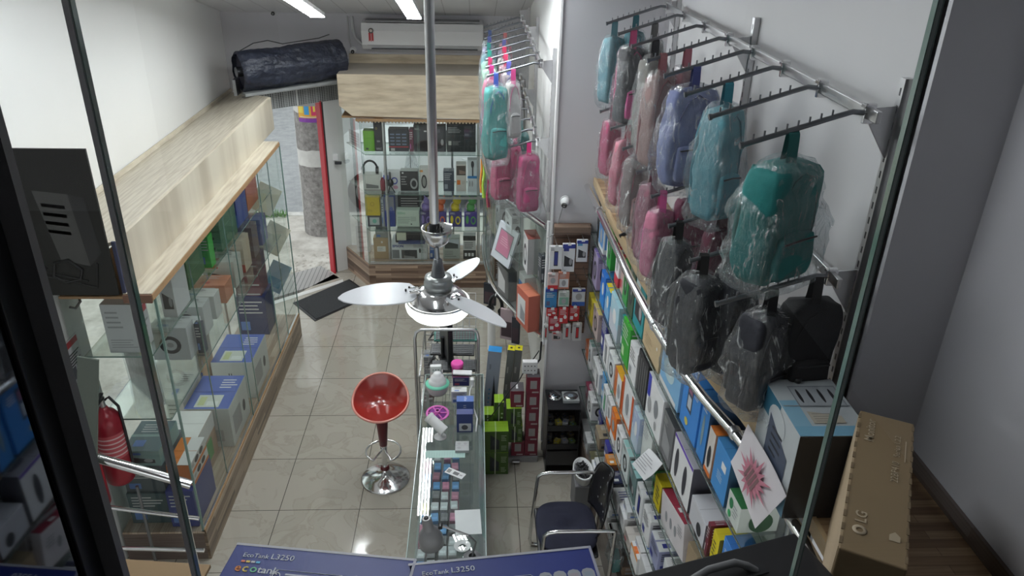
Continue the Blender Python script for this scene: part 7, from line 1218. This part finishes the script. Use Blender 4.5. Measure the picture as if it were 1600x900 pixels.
mb = MB(); n = 20
for i in range(9):
    for k in range(n): th = 2*math.pi*k/n; f = i/8; r = (.02+.075*math.sin(math.pi*min(1, f*.85+.08)))*(1+.5*noise.noise(Vector((math.cos(th)*2, math.sin(th)*2, f*4)))); vs.append((r*math.cos(th)*.6, r*math.sin(th), f*.26))
mb.raw(vs, [(i*n+k, i*n+(k+1) % n, (i+1)*n+(k+1) % n, (i+1)*n+k) for i in range(8) for k in range(n)], FILMW, True); obj('bag_film', mb, t); mb = MB(); mb.box(-.025, .025, -.05, .05, .005, .12, M('teal_box', (.05, .25, .25), .5), b=.004); obj('contents', mb, t)

# ================================================================== MEZZANINE EDGE: boxes in the foreground
BE = (.012, .03, .22)
def ecobox(label, x, y, rz):
    w, d, h = .405, .235, .44; mb = MB(); mb.box(-w/2, w/2, -d/2, d/2, 0, h, C(BE), b=.003); mb.box(-w/2+.001, w/2-.001, d/2-.004, d/2+.0008, h-.012, h+.0008, C((.50, .50, .56)))
    art_on(mb, w, d, h, [('T', 'r', 0, .975, 1, 1, (.50, .50, .56)), ('T', 'r', .985, 0, 1, 1, (.40, .40, .5))])
    t = obj('printer_box', mb, None, label, 'box', 'printer cartons at the mezzanine edge', loc=(x, y, 2.401), rot=(0, 0, R(rz)))
    L = MB(); z = h+.0012; WT = C((.72, .74, .80)); T_ = lambda a, b: Matrix.Translation((a, b, z))
    add_text(L, 'EcoTank', .0165, T_(-.175, .080), WT); add_text(L, 'L3250', .021, T_(-.113, .080), WT); obj('lettering', L, t, 'white product lettering')
    L = MB(); xx = -.178
    for ch, c in zip('eco', [(.75, .25, .05), (.7, .55, .1), (.15, .55, .3)]): add_text(L, ch, .030, T_(xx, .040), C(c), bold=.0004); xx += .0165
    add_text(L, 'Tank'.lower(), .026, T_(xx+.001, .040), WT, bold=.0002)
    for k, c in enumerate([(.8, .2, .1), (.85, .6, .1), (.6, .6, .65), (.1, .5, .8)]): L.box(-.172+.011*k, -.1635+.011*k, .065, .0705, z-.0002, z+.0002, C(c))
    obj('logo', L, t, 'multicoloured logo')
    L = MB(); fr = [(-.095, -.02), (-.095, .048), (-.09, .053), (.055, .053), (.06, .048), (.06, -.02)]; L.tube([(a, b, z) for a, b in fr], .0007, WT, n=4)
    for k in range(3): L.box(-.065, -.065+(.085, .07, .06)[k], .040-.0085*k, .0445-.0085*k, z, z+.0002, C((.55, .57, .68)))
    L.tube([(-.083+.008*math.cos(a), .036+.009*math.sin(a), z) for a in [R(q) for q in range(0, 330, 30)]], .0014, WT, n=4); L.box(-.085, -.081, .02, .036, z, z+.0003, WT); obj('care_panel', L, t, 'white outlined panel with a hand symbol')
    for k, c in enumerate([(.13, .13, .18), (.40, .40, .42), (.42, .36, .40), (.33, .38, .46)]):
        B = MB(); x0 = .072+.031*k; P_ = [(x0, -.06), (x0+.028, -.06), (x0+.028, .046), (x0+.024, .053), (x0+.014, .056), (x0+.004, .053), (x0, .046)]; B.raw([(a, b, z+.0001) for a, b in P_], [tuple(range(7))], C((.38, .39, .44))); B.box(x0+.005, x0+.023, .028, .045, z+.0002, z+.0005, C(c)); obj('bottle_picture', B, t, 'printed ink bottle')
    return t
ecobox('blue printer carton at the lower left of the mezzanine edge', -.345, 1.152, -8.0); ecobox('blue printer carton at the mezzanine edge, right one of the two', .068, 1.132, 6.2)
# black case with grey handle
t = thing('black_case', 'flat black case with a grey strap handle at the mezzanine edge', 'case', (.595, 1.212, 2.401), (0, 0, R(16.5)))
mb = MB(); mb.box(-.235, .235, -.12, .12, 0, .35, M('case_black', (.012, .012, .014), .5), b=.004); obj('shell', mb, t)
mb = MB(); mb.tube([(-.13, .045, .351), (-.11, .052, .365), (-.05, .062, .375), (.02, .062, .375), (.05, .052, .365), (.07, .045, .351)], .009, M('strap_grey', (.20, .20, .21), .6), n=8); obj('handle', mb, t, 'grey webbing handle'); mb = MB(); mb.box(.045, .095, .030, .060, .3505, .354, BLACK); mb.box(-.155, -.105, .030, .060, .3505, .354, BLACK); obj('handle_plate', mb, t)
# monitor carton (kraft) standing on the ledge
A, B, Cc, D = Vector((1.115, 1.795, 0)), Vector((1.262, 1.75, 0)), Vector((.963, 1.22, 0)), Vector((.825, 1.26, 0)); ctr = (A+B+Cc+D)/4; ln_ = ((A-D)+(B-Cc))/2; wd = ((B-A)+(Cc-D))/2; ang = math.atan2(ln_.y, ln_.x)-math.pi/2
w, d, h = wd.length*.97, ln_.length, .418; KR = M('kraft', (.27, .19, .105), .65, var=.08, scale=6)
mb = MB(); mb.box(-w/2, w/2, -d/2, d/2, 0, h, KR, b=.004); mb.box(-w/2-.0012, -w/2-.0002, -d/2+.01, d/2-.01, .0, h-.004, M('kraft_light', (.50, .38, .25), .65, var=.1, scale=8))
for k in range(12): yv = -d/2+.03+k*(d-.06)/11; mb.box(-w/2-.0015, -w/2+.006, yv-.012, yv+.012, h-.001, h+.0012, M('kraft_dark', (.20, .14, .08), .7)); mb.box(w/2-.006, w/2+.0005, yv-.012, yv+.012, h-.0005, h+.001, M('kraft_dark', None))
t = obj('monitor_carton', mb, None, 'long kraft monitor carton standing on the wooden ledge at the right', 'box', loc=(ctr.x, ctr.y, 2.402), rot=(0, 0, ang))
L = MB(); PT = C((.50, .40, .28)); z = h+.0016; TT = lambda x, y: Matrix.Translation((x, y, z)) @ Matrix.Rotation(R(90), 4, 'Z')
add_text(L, 'Monitor', .034, TT(-.028, .155), PT, bold=.0003); add_text(L, '22BP410', .026, TT(.040, .0), PT); add_text(L, 'Series 1.2.2', .022, TT(.040, .115), PT); L.box(.052, .055, .10, .20, z, z+.0003, PT); add_text(L, 'LG', .036, TT(-.022, -.195), PT, bold=.0006); obj('lettering', L, t, 'pale printed lettering')
L = MB(); L.lathe([(.008, 0), (.0165, 0), (.0165, .0004), (.008, .0004)], PT, (-.034, -.222, z), 24); L.raw([(.030, -.225, z), (.054, -.225, z), (.054, -.205, z), (.042, -.192, z), (.030, -.205, z)], [(0, 1, 2, 3, 4)], PT); obj('logo', L, t, 'round logo and house-shaped symbol')
# blue-white stand carton
w, d, h = .225, .31, .318
SB1, SB2, SKY = (.54, .58, .60), (.03, .15, .24), (.20, .42, .58)
t = pbox('blue and white carton with pictures of a dark ventilated stand, on the wooden ledge', 'box', None, (1.08, 1.968, 2.402), (w, d, h), (.56, .60, .62), [('L', 'r', 0, .72, .5, 1, SB2), ('L', 'e', .25, .62, .7, .95, (.56, .60, .62)), ('L', 'r', .5, 0, 1, .25, SKY), ('L', 'q', .30, .28, .85, .80, (.07, .09, .14)), ('L', 'l', .4, .4, .7, .75, (.02, .025, .04)), ('F', 'r', 0, 0, 1, 1, (.015, .015, .018)),
   ('T', 'r', 0, 0, 1, .16, SKY), ('T', 'r', 0, .16, .25, .6, (.25, .46, .60)), ('T', 'r', .25, .48, .95, .86, (.26, .28, .31)), ('T', 'r', .27, .5, .93, .84, (.40, .43, .46))]+[('T', 'e', .32+.16*i, .55, .37+.16*i, .80, (.03, .03, .035)) for i in range(4)]+[('T', 'q', .3, .2, .75, .40, (.48, .44, .36)), ('T', 'l', .35, .22, .7, .38, (.3, .28, .25))], (0, 0, 0), top=(.50, .54, .56), rough=.3)
L = MB(); add_text(L, 'glory', .034, frame((-w/2-.002, .13, .19), (0, -1, 0), (0, 0, 1)), C((.70, .75, .78)), bold=.0005); add_text(L, 'glory', .03, frame((.05, .125, h+.003), (1, -.1, 0), (.1, 1, 0)), C((.70, .75, .78)), bold=.0005) if False else None; obj('lettering', L, t, 'white cursive lettering')
mb = MB(); mb.lathe([(0, 0), (.012, 0), (.013, .012), (.006, .016), (0, .016)], BLACK, n=16); obj('rubber_knob', mb, None, 'small dark knob lying on the far edge of the blue and white carton', 'knob', loc=(1.07, 2.105, 2.7215))
pbox('brown corrugated carton at the lower left below the railing', 'box', None, (-.93, 1.40, 2.401), (.34, .22, .06), (.40, .28, .16), 'text', (0, 0, R(-6)), top=(.42, .29, .17)) if False else None
mb = MB(); mb.box(-.16, .16, -.12, .12, 0, .012, M('kraft_sheet', (.38, .25, .13), .7, var=.1), b=.002); obj('cardboard_sheet', mb, None, 'brown cardboard sheet lying at the lower left below the stair railing', 'cardboard', loc=(-.93, 1.545, 2.402), rot=(0, 0, R(-6)))
# black tie under the rack
mb = MB(); mb.tube([(.84, 4.12, 2.405), (.88, 4.13, 2.42), (.93, 4.18, 2.45), (.985, 4.22, 2.5)], .012, BLACK, n=8); obj('strap_tie', mb, None, 'black strap lying across the wooden ledge edge', 'strap')
